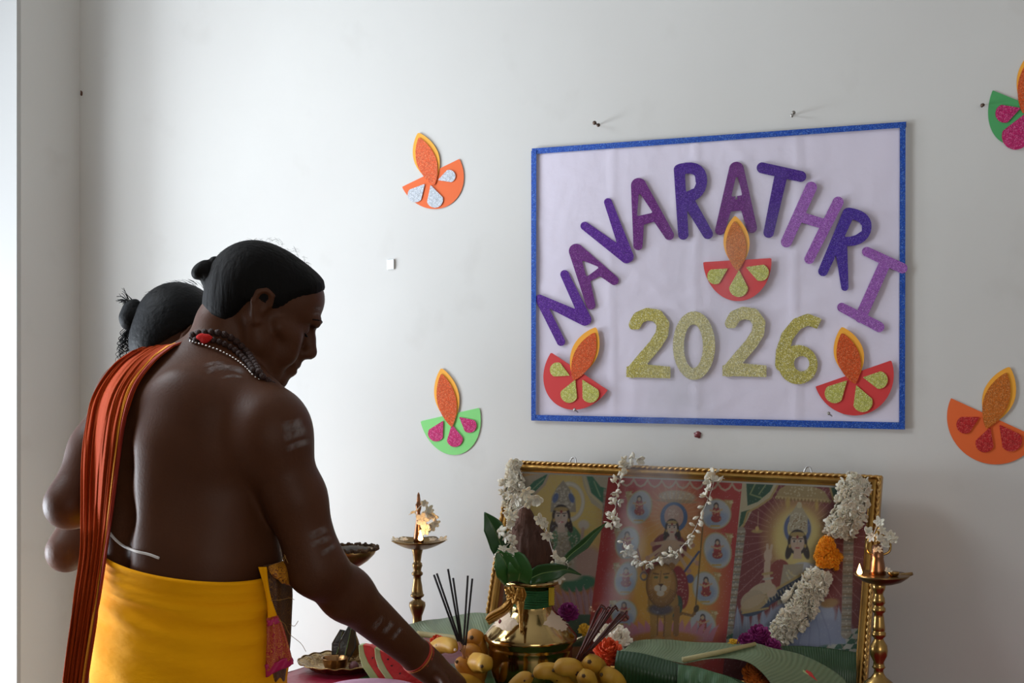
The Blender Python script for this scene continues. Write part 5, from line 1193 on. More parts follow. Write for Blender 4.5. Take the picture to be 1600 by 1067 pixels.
def paint_right(P):
    for k_ in range(46):
        a = 2 * math.pi * k_ / 46; P.line([(1243 + 44 * math.cos(a), 838 + 54 * math.sin(a)), (1243 + 190 * math.cos(a), 838 + 230 * math.sin(a))], .55, (206, 150, 140), .75)
    P.glow(1246, 842, 62, 78, (238, 214, 120), 1.6, .8); P.ell(1246, 842, 36, 46, (240, 222, 140), 0, 14, .9)
    P.poly([(1160, 748), (1218, 752), (1212, 768), (1196, 786), (1176, 796), (1166, 816), (1150, 836)], (214, 204, 170)); P.poly([(1166, 752), (1209, 756), (1203, 768), (1184, 784), (1168, 790)], (26, 78, 58))
    P.poly([(1158, 800), (1172, 796), (1166, 812), (1154, 826)], (30, 84, 62)); P.line([(1216, 756), (1204, 778), (1184, 792), (1168, 800), (1162, 820), (1150, 836)], 1.6, gold); P.line([(1180, 756), (1172, 772), (1190, 778)], 1.1, (150, 170, 110)); P.line([(1196, 758), (1186, 772)], 1, (150, 170, 110))
    P.poly([(1296, 758), (1318, 760), (1314, 800), (1302, 778)], (30, 84, 62)); P.line([(1296, 758), (1302, 780), (1316, 804)], 1.5, gold)
    P.poly([(1212, 776), (1218, 764), (1230, 757), (1262, 758), (1282, 764), (1290, 770), (1297, 782), (1255, 778)], (186, 160, 104)); P.line([(1213, 777), (1255, 780), (1297, 783)], 2.2, (214, 192, 132)); P.dots(1255, 768, 34, 8, 34, 1.2, (236, 226, 196), .8, 3)
    for x in np.arange(1214, 1297, 5.5): P.ell(x, 779 + (x - 1214) * .07, 1.4, 2.6, (150, 110, 60))
    P.ell(1231, 786, 3.5, 9, (212, 180, 90), 0, 3); P.ell(1276, 790, 3, 8, (212, 180, 90), 0, 3)
    # lamp hanging at left
    P.line([(1185, 800), (1184, 826)], .5, (220, 190, 150)); P.ell(1183, 830, 9, 3, gold); P.ell(1183, 826, 3, 4, (230, 200, 120))
    P.ring(1246, 826, 19, 24, 3.4, (84, 104, 168)); P.ring(1246, 826, 22, 27, 1.0, (226, 210, 160))
    P.poly([(1232, 830), (1234, 806), (1240, 796), (1248, 784), (1256, 797), (1262, 808), (1262, 832)], (200, 188, 158)); P.dots(1247, 815, 13, 15, 46, 1.1, (244, 240, 226), .9, 5); P.dots(1247, 817, 12, 12, 18, 1.2, (150, 110, 60), .8, 6); P.ell(1249, 789, 4, 5, (226, 214, 180))
    P.ell(1218, 896, 17, 22, (150, 52, 48), 10); P.ell(1256, 906, 30, 28, (206, 206, 216), 10); P.poly([(1224, 882), (1272, 880), (1284, 940), (1214, 945)], (186, 174, 150)); P.poly([(1256, 878), (1276, 884), (1280, 930), (1250, 920)], (214, 216, 228))
    face(P, 1246, 846, 1.0)
    P.dots(1245, 886, 14, 14, 20, 1.3, (226, 214, 170), .9, 0, (20, 160)); P.dots(1245, 886, 17, 24, 24, 1.3, (230, 226, 206), .9, 0, (20, 160)); P.dots(1240, 905, 14, 12, 26, 1.0, (230, 200, 120), .8, 9)
    P.line([(1205, 925), (1198, 900), (1199, 880)], 5, (222, 196, 172)); P.ell(1200, 868, 6.5, 10, (226, 200, 178)); P.line([(1204, 862), (1206, 852)], 2, (226, 200, 178)); P.line([(1199, 861), (1199, 851)], 2, (226, 200, 178)); P.line([(1192, 897), (1206, 895)], 2, gold); P.line([(1193, 905), (1207, 903)], 1.6, silver)
    P.ell(1190, 930, 26, 18, (214, 196, 168), -30); P.ell(1176, 938, 20, 15, (196, 178, 150), -30)
    # lotus seat and white dress
    for k_ in range(13):
        x = 1152 + k_ * 13.2; P.poly([(x - 9, 1006), (x - 3, 962), (x, 946 + 3 * (k_ % 2)), (x + 5, 962), (x + 12, 1006)], (150 + 6 * (k_ % 3), 166 + 4 * (k_ % 3), 202), 2); P.line([(x, 950), (x + 2, 1000)], .6, (196, 206, 230), .8)
    P.ell(1250, 968, 58, 34, (168, 182, 216), -12, 5); P.ell(1270, 990, 60, 22, (150, 162, 200), -8, 5)
    for k_ in range(7): P.line([(1222 + 9 * k_, 950 - 2 * k_), (1210 + 14 * k_, 985), (1196 + 17 * k_, 1008)], 1.0, (122, 134, 180), .6)
    P.line([(1228, 946), (1286, 930)], 1.6, gold); P.ell(1296, 942, 15, 7, (170, 130, 80), -8, 3)
    # veena
    P.line([(1190, 944), (1280, 892)], 7.5, (36, 50, 88)); P.line([(1186, 936), (1276, 884)], 2.0, gold); P.ell(1182, 946, 27, 13, (30, 56, 96), -28); P.ell(1179, 943, 24, 11, (196, 168, 116), -28); P.ell(1177, 940, 20, 8, (206, 184, 150), -28); P.line([(1160, 958), (1200, 950)], 1.5, gold)
    for k_ in range(18): x = 1196 + k_ * 4.6; P.line([(x, 936 - k_ * 2.7), (x + 2.4, 942 - k_ * 2.7)], .7, (226, 216, 180))
    P.ell(1206, 926, 9, 6, (222, 196, 172), -40)
def paint_mid(P):
    P.glow(1046, 905, 100, 165, (232, 176, 66), 2.0, .9); P.glow(1056, 800, 74, 60, (232, 160, 120), .8, .8)
    for k_ in range(9): x0 = 968 + k_ * 22; P.line([(x0, 748 + k_), (x0 + 5, 756 + k_), (x0 + 11, 759 + k_), (x0 + 17, 756 + k_), (x0 + 22, 749 + k_)], 1.6, (214, 186, 160))
    P.ell(1058, 776, 29, 10, (208, 186, 160), 3, 2); P.dots(1058, 776, 27, 8, 40, 1.2, (238, 228, 210), .8, 2); P.ell(1058, 783, 31, 3, (186, 156, 120), 3)
    for k_ in range(30): a = 2 * math.pi * k_ / 30; P.line([(1053 + 24 * math.cos(a), 806 + 26 * math.sin(a)), (1053 + 50 * math.cos(a), 806 + 52 * math.sin(a))], .5, (240, 200, 140), .6)
    for (cx, cy, rx, ry, s_) in ((1119, 803, 24, 24, 1), (1121, 860, 22, 29, 1), (1103, 919, 21, 27, 1), (1098, 977, 21, 25, 1), (999, 792, 20, 27, -1), (980, 848, 19, 26, -1), (978, 904, 18, 27, -1), (975, 958, 21, 22, -1)):
        P.ell(cx, cy, rx, ry, (196, 182, 130), -14 * s_); P.ell(cx, cy, rx - 2, ry - 2, (196, 204, 216), -14 * s_); P.ell(cx, cy + 8, rx * .75, ry * .45, (150, 172, 206), -14 * s_, 5)
        P.poly([(cx + s_ * rx * .5, cy - ry * .95), (cx + s_ * rx * 1.12, cy - ry * .9), (cx + s_ * rx * .95, cy - ry * .3)], gold); P.dots(cx + s_ * rx * .85, cy - ry * .7, 6, 6, 9, 1.1, (236, 226, 190), .9, 4)
        P.ell(cx, cy - 2, 6, 11, (176, 44, 52)); P.ell(cx, cy + 7, 8, 6, (158, 40, 46)); P.ell(cx, cy - 13, 4, 5, (46, 40, 50)); P.ell(cx, cy - 12, 2.6, 3.4, (222, 186, 160)); P.line([(cx - 9, cy - 6), (cx, cy - 3), (cx + 9, cy - 7)], 1.4, (214, 176, 140)); P.dots(cx, cy, 8, 14, 12, 1.1, (226, 200, 130), .8, int(cx)); P.line([(cx - 8, cy + ry * .78), (cx + 5, cy + ry * .78)], 1.2, (206, 166, 60))
    P.ring(1053, 808, 18, 20, 3.2, (66, 108, 172)); P.ell(1053, 806, 15, 17, (206, 168, 160)); P.poly([(1043, 816), (1044, 798), (1053, 788), (1061, 800), (1062, 816)], (210, 178, 166)); P.dots(1052, 803, 8, 9, 22, 1, (240, 220, 210), .9, 7)
    P.ell(1046, 856, 27, 24, (122, 38, 56), 0, 2); P.ell(1048, 862, 16, 24, (196, 176, 160)); P.dots(1048, 858, 14, 20, 50, 1.2, (232, 214, 190), .8, 8)
    for q in ((-1, 1020, 850), (-1, 1012, 872), (1, 1082, 852), (1, 1090, 880), (1, 1076, 892), (-1, 1006, 894)): P.line([(1048, 846), (q[1], q[2])], 2.6, (214, 180, 150)); P.ell(q[1], q[2], 4, 4, (206, 150, 120))
    P.line([(1098, 822), (1086, 960)], 1.0, (110, 80, 40)); P.line([(1092, 862), (1066, 898)], 1.6, (46, 70, 140)); P.ell(1078, 904, 6, 7, (70, 80, 150)); P.ring(1006, 900, 5, 6, 1.2, (110, 100, 110)); P.ell(1022, 888, 14, 12, (132, 28, 40)); P.line([(1004, 890), (996, 858)], 1.2, (150, 60, 50))
    face(P, 1050, 824, .72, (222, 200, 186))
    # lotus base
    for k_ in range(15): x = 980 + k_ * 9; P.poly([(x - 6, 1002), (x - 4 + (k_ - 7) * 1.6, 976 + abs(k_ - 7)), (x + (k_ - 7) * 2.6, 964 + 1.5 * abs(k_ - 7)), (x + 5 + (k_ - 7) * 1.6, 978), (x + 7, 1002)], (208, 128 + 8 * (k_ % 2), 160), 1.4)
    P.ell(1040, 998, 52, 12, (206, 134, 48), 0, 4)
    # red dress, lion
    P.ell(1062, 918, 14, 34, (146, 28, 44), -6); P.dots(1062, 918, 11, 30, 40, 1, (226, 190, 170), .8, 11); P.ell(1057, 950, 9, 20, (36, 72, 60), 10)
    P.line([(1052, 966), (1066, 958), (1082, 962), (1088, 952)], 2, (140, 90, 40)); P.ell(1088, 951, 4, 6, (60, 44, 30), 20)
    P.ell(1036, 940, 24, 26, (176, 126, 56)); P.line([(1022, 940), (1021, 998)], 6.5, (186, 138, 60), 1, 5); P.line([(1046, 946), (1043, 998)], 6.5, (178, 128, 54), 1, 5); P.line([(1058, 950), (1056, 990)], 4.5, (150, 98, 44)); P.line([(1028, 948), (1027, 992)], .9, (110, 66, 30)); P.line([(1039, 950), (1037, 994)], .9, (110, 66, 30))
    P.ell(1032, 952, 19, 9, (76, 68, 84), 0, 4); P.ell(1034, 914, 24, 34, (148, 96, 44), 4, 2); P.ell(1034, 912, 21, 30, (186, 130, 60), 4, 3); P.ell(1034, 906, 15, 20, (206, 156, 78), 4, 3); P.ring(1034, 914, 24, 34, .8, (96, 58, 28), .8)
    for k_ in range(20): a = R(20 + 140 * k_ / 19); P.line([(1034 + 14 * math.cos(a), 914 + 20 * math.sin(a)), (1034 + 22 * math.cos(a), 914 + 32 * math.sin(a))], .6, (120, 76, 34), .8)
    for q in (-1, 1): P.ell(1033 + q * 8, 902, 3.2, 1.8, (60, 90, 50)); P.line([(1033 + q * 4, 897), (1033 + q * 12, 896)], 1, (96, 60, 30)); P.ell(1032 + q * 4.6, 919, 5.5, 5, (230, 222, 208)); P.ell(1034 + q * 16, 884, 5, 5, (160, 104, 48))
    P.poly([(1028, 912), (1037, 912), (1033, 917)], (60, 36, 30)); P.ell(1032, 927, 6, 4.5, (226, 218, 204)); P.line([(1032, 917), (1032, 922)], .6, (60, 36, 30)); P.line([(1033, 892), (1031, 910)], .8, (150, 100, 50))
    P.ell(1026, 999, 7, 4, (206, 160, 86)); P.ell(1046, 999, 7, 4, (200, 152, 80))
def paint_left(P):
    P.glow(880, 808, 100, 130, (238, 214, 120), 1.8, .9)
    for k_ in range(34): a = 2 * math.pi * k_ / 34; P.line([(880 + 34 * math.cos(a), 800 + 42 * math.sin(a)), (880 + 110 * math.cos(a), 800 + 120 * math.sin(a))], .6, (236, 206, 150), .5)
    P.poly([(815, 745), (860, 738), (852, 758), (838, 772), (822, 784), (815, 800)], (206, 190, 170)); P.poly([(820, 768), (834, 752), (856, 740), (848, 756), (832, 772), (820, 782)], (34, 112, 84)); P.line([(824, 772), (850, 748)], 1, (130, 180, 140))
    P.poly([(908, 738), (962, 742), (960, 812), (944, 800), (924, 786), (912, 760)], (206, 198, 176)); P.poly([(916, 742), (924, 742), (938, 760), (950, 764), (952, 776), (956, 800), (940, 784), (924, 770)], (52, 128, 98)); P.line([(912, 742), (920, 770), (944, 792), (958, 808)], 1.6, (224, 214, 176)); P.line([(928, 752), (938, 776)], 1, (150, 190, 150)); P.line([(944, 764), (946, 786)], 1, (150, 190, 150))
    P.ring(889, 784, 22, 28, 3, (222, 218, 206)); P.dots(889, 784, 22, 28, 34, 1.6, (240, 238, 230), 1, 0, (-110, 80)); P.poly([(860, 800), (862, 776), (870, 762), (880, 750), (890, 764), (899, 778), (900, 800)], (170, 164, 150)); P.dots(880, 780, 17, 20, 90, 1.3, (226, 222, 212), .9, 12); P.ell(868, 778, 4, 8, (80, 110, 180), 20); P.ell(893, 778, 4, 8, (80, 110, 180), -20)
    P.ell(880, 862, 34, 42, (186, 182, 168), 0, 4); P.ell(900, 846, 10, 26, (76, 146, 104), -20); P.ell(862, 850, 8, 22, (90, 150, 110), 15); P.dots(878, 856, 26, 36, 150, 1.3, (232, 228, 216), .85, 13); P.dots(878, 856, 24, 34, 40, 1.2, (150, 130, 80), .7, 14)
    face(P, 877, 806, .95, (228, 210, 198))
    P.ell(912, 820, 9, 8, (232, 226, 220), 0, 3); P.line([(911, 826), (908, 850)], 2.4, (216, 190, 180)); P.ell(920, 880, 22, 26, (206, 170, 160), 0, 8)
    P.ell(904, 912, 28, 12, (52, 128, 98), -10, 3); P.ell(886, 900, 22, 8, (190, 186, 170), 0, 4)
    for k_ in range(11): x = 866 + k_ * 9; P.poly([(x + 4, 962), (x - 2 + (k_ - 5) * 1.2, 930), (x + (k_ - 5) * 2.4, 914 + 1.6 * abs(k_ - 5)), (x + 8 + (k_ - 5) * 1.2, 932), (x + 10, 962)], (196, 150 + 8 * (k_ % 2), 172), 1.6); P.line([(x + (k_ - 5) * 2.2, 920), (x + 4, 956)], .6, (150, 100, 130), .7)
    P.poly([(800, 960), (960, 960), (960, 1010), (790, 1010)], (60, 104, 90))
def pillar(P, a, b, w_, seed):
    g = np.random.default_rng(seed); P.line([a, b], w_, (170, 158, 144)); n = 40
    for i in range(n):
        t = i / (n - 1); x, y = a[0] + (b[0] - a[0]) * t, a[1] + (b[1] - a[1]) * t; P.line([(x - w_ * .85, y), (x + w_ * .85, y)], 1.1, [(206, 200, 190), (140, 116, 80), (120, 128, 126)][i % 3], .9); P.ell(x + g.uniform(-w_, w_) * .5, y + 2, 1.1, 1.1, (238, 236, 228), 0, 1, .9)
def checker(P, x0, y0, x1, y1):
    X, Y = P.X, P.Y; m = (X > x0) & (X < x1) & (Y > y0) & (Y < y1); c = ((np.floor((X + (Y - y0) * .8 - x0) / 13) + np.floor((Y - y0) / 8)) % 2); P.mix(m * 1.0, (206, 208, 204)); P.mix(m * c, (28, 92, 72))
iw0, iw1, iv0, iv1 = .0212, Wf - .0212, .0212, Hf - .0212
def colu(px, py): return FUV(FX(px, py, .0015))[0]
u_a, u_b = colu(951, 742), colu(1160, 752)
for (ua, ub, base, fn, lab, nmx) in ((iw0, u_a, (196, 120, 84), paint_left, 'panel with golden background and a white-jewelled goddess', 140), (u_a, u_b, (196, 48, 52), paint_mid, 'red central panel with a goddess above a lion and round medallions', 230), (u_b, iw1, (126, 40, 50), paint_right, 'maroon panel with a goddess playing a long lute on a pale lotus', 210)):
    ny = 300; Ug, Vg = np.meshgrid(np.linspace(ua, ub, nmx), np.linspace(iv0, iv1, ny), indexing='ij')
    Pw = F0 + aU * Ug[..., None] + aV * Vg[..., None] + aN * .0015; X, Y = proj(Pw); P = Paint(X, Y, base)
    if fn is paint_right: checker(P, 1120, 982, 1350, 1020)
    fn(P)
    if fn is paint_right: pillar(P, (1158, 830), (1138, 985), 7, 1); pillar(P, (1328, 770), (1322, 990), 8, 2)
    if fn is paint_left: pillar(P, (812, 790), (792, 960), 9, 3); pillar(P, (951, 770), (938, 990), 8, 4)
    g_ = np.random.default_rng(5); sp_m = g_.random(X.shape) > .985; P.C[sp_m] = P.C[sp_m] * .5 + 120
    top_ = Vg > iv1 - .004; P.C[top_] = (214, 212, 206)
    o = mesh('print_panel', Pw.reshape(-1, 3), grid_faces(nmx, ny), None, smooth=False); o['label'] = lab
    cl = np.clip((P.C * .76 + 70) / 255, 0, 1); cl = np.where(cl <= .04045, cl / 12.92, ((cl + .055) / 1.055) ** 2.4); ca = o.data.color_attributes.new('Col', 'FLOAT_COLOR', 'POINT'); ca.data.foreach_set('color', np.concatenate([cl.reshape(-1, 3), np.ones((cl.shape[0] * cl.shape[1], 1))], 1).astype(np.float32).ravel())  # print colours lifted toward white: glass reflection haze painted in
    if 'M_print' not in globals(): M_print = mat('hazed_colour_print', (1, 1, 1), .5, vcol=True)
    o.data.materials.append(M_print); origin_to(o, FP(ua, iv0, .0015)); put(o, pic)
# glass
M_glass = bpy.data.materials.new('picture_glass'); M_glass.use_nodes = True; nt = M_glass.node_tree; nt.nodes.clear()
oo = nt.nodes.new('ShaderNodeOutputMaterial'); mx = nt.nodes.new('ShaderNodeMixShader'); tr = nt.nodes.new('ShaderNodeBsdfTransparent'); gl = nt.nodes.new('ShaderNodeBsdfGlossy'); fr = nt.nodes.new('ShaderNodeFresnel'); fr.inputs[0].default_value = 1.62; gl.inputs['Roughness'].default_value = .015
tr.inputs[0].default_value = (.95, .96, .95, 1)
nt.links.new(fr.outputs[0], mx.inputs[0]); nt.links.new(tr.outputs[0], mx.inputs[1]); nt.links.new(gl.outputs[0], mx.inputs[2]); nt.links.new(mx.outputs[0], oo.inputs[0])
o = mesh('glass_pane', [FP(u, v, .0026) for u, v in ((iw0, iv0), (iw1, iv0), (iw1, iv1), (iw0, iv1))], [[0, 1, 2, 3]], M_glass, smooth=False); origin_to(o, FP(Wf / 2, Hf / 2, .0026)); put(o, pic)

# ------------------------------------------------------------------ garlands on the picture
def garland(name, path, radii, label, group, n, mes, off=.018, sizes=(.7, 1.05), squash=.7):
    pts = smooth_path([list(p) + [0] for p in path], 10)[:, :2]; d = np.concatenate([[0], np.cumsum(np.hypot(*np.diff(pts, axis=0).T))]); p0 = FX(*pts[0], off); e = empty(name, p0, label, 'garland', group)
    C_ = np.array([FX(*p, off) for p in pts]); o = mesh('thread', *tube_vf(C_, .0012, 5), M_cord); origin_to(o, p0); put(o, e)
    for i in range(n):
        s_ = d[-1] * (i + .5) / n; c = np.array([np.interp(s_, d, C_[:, q]) for q in range(3)]); j = min(len(C_) - 2, int(np.searchsorted(d, s_))); t = C_[min(j + 1, len(C_) - 1)] - C_[max(j - 1, 0)]; t /= np.linalg.norm(t); rp_ = np.interp(s_ / d[-1], np.linspace(0, 1, len(radii)), radii) * 2.6 / F
        a_, b_, _ = frame_of(t, aN); an = rng.uniform(0, 2 * math.pi); dr = a_ * math.cos(an) + b_ * math.sin(an)
        if dr @ aN < -.45: dr = dr - 2 * (dr @ aN) * aN
        pz = c + dr * rp_ * rng.uniform(.55, .95) * np.where(abs(dr @ aN) > .5, squash, 1.0); m = mes[int(rng.integers(len(mes)))]
        place(m, 'flower', pz, dr + t * rng.uniform(-.5, .5), rng.uniform(*sizes), e)
    return e
ME_D = [blossom_me('double_%d' % i, .0115, 8, b_, .75, .5, .5, 20 + i) for i, b_ in enumerate((1.1, .7, 1.6))]
def pom_me(name, r, n, m, W_=.5, seed=0, hemi=-.2):
    """dense round bloom of many small petals"""
    g = np.random.default_rng(seed); mb = MB(); mb.add(*[uv_ball(r * .62, 10, 6)[0], uv_ball(r * .62, 10, 6)[1]])
    for i in range(n):
        z = 1 - (i + .5) / n * (1 - hemi); a = i * 2.39996; q = math.sqrt(max(0, 1 - z * z)); d = np.array([q * math.cos(a), q * math.sin(a), z]); V, f = petal_vf(r * .62, r * W_, g.uniform(.2, 1.2), 4, 3, r * .03)
        A, B_, T_ = frame_of(d + g.normal(0, .15, 3)); M_ = np.stack([T_, A, B_], 1); V = V @ M_.T + d * r * .42; mb.add(V, f)
    o = mb.out(name, m); me = o.data; bpy.data.objects.remove(o); return me
M_mari = mat('marigold_petal', s2l(238, 150, 14), .7, sss=.1); M_marid = mat('deep_marigold_petal', s2l(196, 104, 22), .75); M_purp = mat('purple_petal', s2l(120, 14, 92), .7); M_ored = mat('orange_red_petal', s2l(214, 74, 26), .7); M_white2 = mat('off_white_petal', s2l(226, 214, 196), .7, sss=.1); M_yelp = mat('yellow_petal', s2l(222, 176, 50), .7)
ME_M = [pom_me('marigold_a', .011, 34, M_mari, .55, 1), pom_me('marigold_b', .009, 30, M_mari, .6, 2)]
garland('jasmine_garland', [(1343, 748), (1334, 775), (1322, 805), (1310, 838)], [17, 27, 25, 20], 'upper thick white jasmine part of garland at right corner of picture', 'garlands on the picture', 130, ME_D, .022, (.85, 1.15))
garland('marigold_garland', [(1300, 845), (1292, 866), (1288, 884)], [18, 21, 17], 'orange marigold tuft between the two white garland parts', 'garlands on the picture', 30, ME_M, .022, (.8, 1.1))
garland('jasmine_garland', [(1282, 896), (1266, 925), (1243, 958), (1222, 985), (1208, 1004)], [18, 24, 25, 20, 12], 'lower thick white jasmine part of garland crossing the maroon print', 'garlands on the picture', 165, ME_D, .022, (.85, 1.15))
garland('jasmine_garland', [(806, 722), (803, 745), (804, 775), (806, 800), (812, 826), (806, 850)], [8, 19, 22, 17, 12, 8], 'short thick jasmine garland hanging on left corner of the frame', 'garlands on the picture', 110, ME_D, .020, (.8, 1.1))
def bud_string(pts, label, n, jit=6, both=(.8, 1.15)):
    q = smooth_path([list(p) + [0] for p in pts], 8)[:, :2]; C_ = np.array([FX(*p, .020) for p in q]); e = empty('bud_string', C_[0], label, 'flower string', 'bud strings on the picture'); o = mesh('thread', *tube_vf(C_, .0007, 5), M_cord); origin_to(o, C_[0]); put(o, e)
    for i in range(n):
        t = (i + .5) / n * (len(C_) - 1); j = int(t); c = C_[j] + (C_[min(j + 1, len(C_) - 1)] - C_[j]) * (t - j); dr = aU * rng.normal(0, 1) + aV * rng.normal(-.3, .8) + aN * rng.uniform(0, .5); dr /= np.linalg.norm(dr); c2 = c + dr * jit * .0011
        s_ = rng.uniform(*both); place(ME_BUD if rng.random() < .75 else ME_B[2], 'bud', c2 + aN * rng.uniform(0, .006), dr, s_, e)
bud_string([(986, 722), (976, 735), (966, 760), (962, 790), (958, 825)], 'dense string of white buds hanging left of the red print', 34, 7)
bud_string([(1118, 738), (1112, 765), (1100, 795), (1088, 822), (1074, 845), (1052, 866), (1028, 874), (1004, 878), (985, 866), (976, 846)], 'loose looping string of white buds across the red print', 46, 7)
bud_string([(1104, 742), (1118, 744), (1132, 748)], 'three white buds over the top frame bar', 3, 3, (1.1, 1.4))
bud_string([(972, 720), (988, 716), (1002, 720)], 'small cluster of buds on top of the frame', 7, 5)
# ------------------------------------------------------------------ offerings on the table
# footed bowl on a stand, seen past the forearm
ZQ = 2.86; yb = HY + (CAM[2] - zb) * F / ZQ; cQ = CZ(551, HY, ZQ)
fb = empty('footed_bowl', np.append(cQ[:2], zb), 'dark brass bowl with a ragged rope rim on a stem behind the forearm', 'bowl')
at_lathe('stem', 551, ZQ, [(6, 884), (9, 888), (6, 894), (5, 910), (6, 940), (5, 960), (4, 975), (5, 985), (6, 992), (9, 1000), (12, 1010), (12, 1020), (8, 1028), (20, yb - 4), (24, yb)], M_brass_old, fb)
at_lathe('bowl', 551, ZQ, [(36, 857), (38, 857), (34, 866), (24, 876), (12, 884), (5, 887)], M_brass_old, fb, 36)
M_ashy = mat('burnt_ash_heap', s2l(92, 84, 76), .9, bump=(60, 1, 6), var=(40, s2l(40, 34, 30), .8)); M_fibre = mat('dry_fibre_rope', s2l(92, 68, 44), .9, bump=(200, 1, 4), var=(30, s2l(40, 28, 20), .8))
at_lathe('ash_heap', 551, ZQ, [(.3, 853), (14, 854), (28, 857), (34, 859), (34, 862)], M_ashy, fb, 30)
th = np.linspace(0, 2 * math.pi, 121); rr = (38 + 1.5 * np.sin(11 * th) + 1.2 * np.sin(23 * th + 1)) * ZQ / F; q = np.stack([cQ[0] + rr * np.cos(th), cQ[1] + rr * np.sin(th), zpx(856, ZQ) + .0018 * np.sin(17 * th)], 1)
o = mesh('rope_rim', *tube_vf(q, (2.6 + .9 * np.sin(th * 41)) * ZQ / F, 7, False), M_fibre); origin_to(o, cQ); put(o, fb)
# engraved tray with copper cup
M_eng = mat('engraved_brass', (.42, .29, .13), .3, 1.0, bump=(140, .9, 1), var=(30, (.18, .12, .06), .7)); ZY = 2.76
cT = PT(535, 1046, ZT); cT[2] = ZT + .001; tray = empty('serving_tray', cT, 'round engraved brass tray with fluted rim at left end of altar', 'tray')
th = np.linspace(0, 2 * math.pi, 145); G = []
for r_, z in ((0, .003), (.04, .003), (.058, .003), (.062, .006), (.070, .013), (.078, .017), (.084, .018)):
    sc = 1 + (.03 * np.abs(np.sin(th * 9)) if r_ > .065 else 0); G.append(np.stack([cT[0] + r_ * sc * np.cos(th), cT[1] + r_ * sc * np.sin(th), cT[2] + z + .0012 * np.sin(th * 18) * (r_ > .06)], 1))
G = np.array(G); N = grid_normals(G); N = N * (1 if N[1, 3][2] > 0 else -1); V, f = solid_grid(G, N, .0016); o = mesh('dish', V, f, M_eng); origin_to(o, cT); put(o, tray)
o = mesh('rolled_rim', *tube_vf(G[-1], .0016, 6, False), M_brass_old); origin_to(o, G[-1][0]); put(o, tray)
c = PT(524, 1049, ZT + .006); V, f = lathe_vf([(.016, 0), (.018, .002), (.023, .014), (.026, .026), (.0268, .027), (.025, .0265), (.021, .013), (.016, .004), (.0005, .003)], 30, c)
cup = mesh('small_cup', V, f, mat('brown_copper_cup', (.32, .17, .07), .3, 1.0, bump=(90, .2, 2))); origin_to(cup, c); tag(cup, 'small brown copper cup standing in the engraved tray', 'cup')
# dark betel leaves leaning behind the tray
M_bet = mat('dark_glossy_leaf', s2l(26, 32, 20), .3, bump=(80, .3, 3), var=(14, s2l(46, 30, 34), .6))
leaf('betel_leaf', [CZ(522, 1036, 2.78), CZ(530, 1008, 2.785), CZ(536, 984, 2.79)], [.012, .030, .012], 'dark purple-green leaf standing behind the tray, left one', M_bet, 'betel leaves behind the tray', cup=.15, rib=.0012)
leaf('betel_leaf', [CZ(536, 1036, 2.765), CZ(543, 1008, 2.77), CZ(549, 980, 2.78)], [.016, .036, .014], 'dark green leaf standing behind the tray, right one', M_bet, 'betel leaves behind the tray', cup=.2, rib=.0012)
fg = PT(553, 1049, ZT + .008); V, f = uv_ball(.010, 14, 8); V[:, 2] *= 1.1; o = mesh('areca_nut', V + fg + UP * .009, f, mat('dull_purple_skin', s2l(96, 56, 62), .6, bump=(80, .6, 4))); origin_to(o, fg); tag(o, 'small dull purple nut on the tray beside the copper cup', 'nut')
# lilac paper plate in the foreground
c = PT(578, 1100, ZT + .002); V, f = lathe_vf([(.0, .030), (.05, .0295), (.085, .026), (.105, .018), (.112, .006), (.112, .0)][::-1], 48, c); o = mesh('paper_bundle', V, f, mat('lilac_paper', s2l(196, 150, 178), .7, bump=(30, .3, 3))); origin_to(o, c); tag(o, 'smooth lilac paper-covered bundle at bottom edge below the watermelon', 'bundle')
# watermelon slices
M_rind = mat('pale_green_rind', s2l(186, 200, 150), .5, bump=(40, .2, 3), var=(40, s2l(150, 176, 112), .5)); M_flesh = mat('watermelon_flesh', s2l(206, 40, 44), .45, bump=(120, .5, 4), var=(30, s2l(224, 84, 76), .6), sss=.1); M_seed = mat('black_seed', (.01, .008, .006), .3)
def slab(pts, Z, th_, name, m, parent=None, dz=0):
    n = len(pts); A = [CZ(x, y, Z + dz) for x, y in pts]; Bk = [p + VV * th_ + RV * .004 for p in A]; f = [list(range(n))[::-1], [n + i for i in range(n)]] + [[i, (i + 1) % n, n + (i + 1) % n, n + i] for i in range(n)]
    o = mesh(name, A + Bk, f, m, smooth=False); origin_to(o, np.mean(A, 0)); md = o.modifiers.new('b', 'BEVEL'); md.width = .0012; md.segments = 2
    if parent: put(o, parent)
    return o
def melon(rind, flesh, Z, th_, label, seeds):
    c = np.mean([CZ(x, y, Z) for x, y in flesh], 0); e = empty('watermelon_slice', c, label, 'watermelon', 'watermelon slices on the altar'); slab(rind, Z, th_, 'rind', M_rind, e, -.0005); slab(flesh, Z, th_ - .001, 'flesh', M_flesh, e)
    for x, y in seeds: o = place(ME_SEED, 'seed', CZ(x, y, Z - .0008), VV, 1, e)
V, f = uv_ball(.0022, 8, 5); V[:, 0] *= .6; o_ = mesh('seed', V, f, M_seed); ME_SEED = o_.data; bpy.data.objects.remove(o_)
melon([(560, 1008), (567, 1007), (569, 1020), (575, 1035), (585, 1050), (596, 1066), (606, 1086), (597, 1082), (577, 1058), (566, 1042), (561, 1025)], [(567, 1007), (578, 1009), (592, 1018), (603, 1036), (610, 1060), (620, 1086), (606, 1086), (596, 1066), (585, 1050), (575, 1035), (569, 1020)], 2.66, .016, 'watermelon slice with pale rind at left, the rear one', [(590, 1040), (582, 1028)])
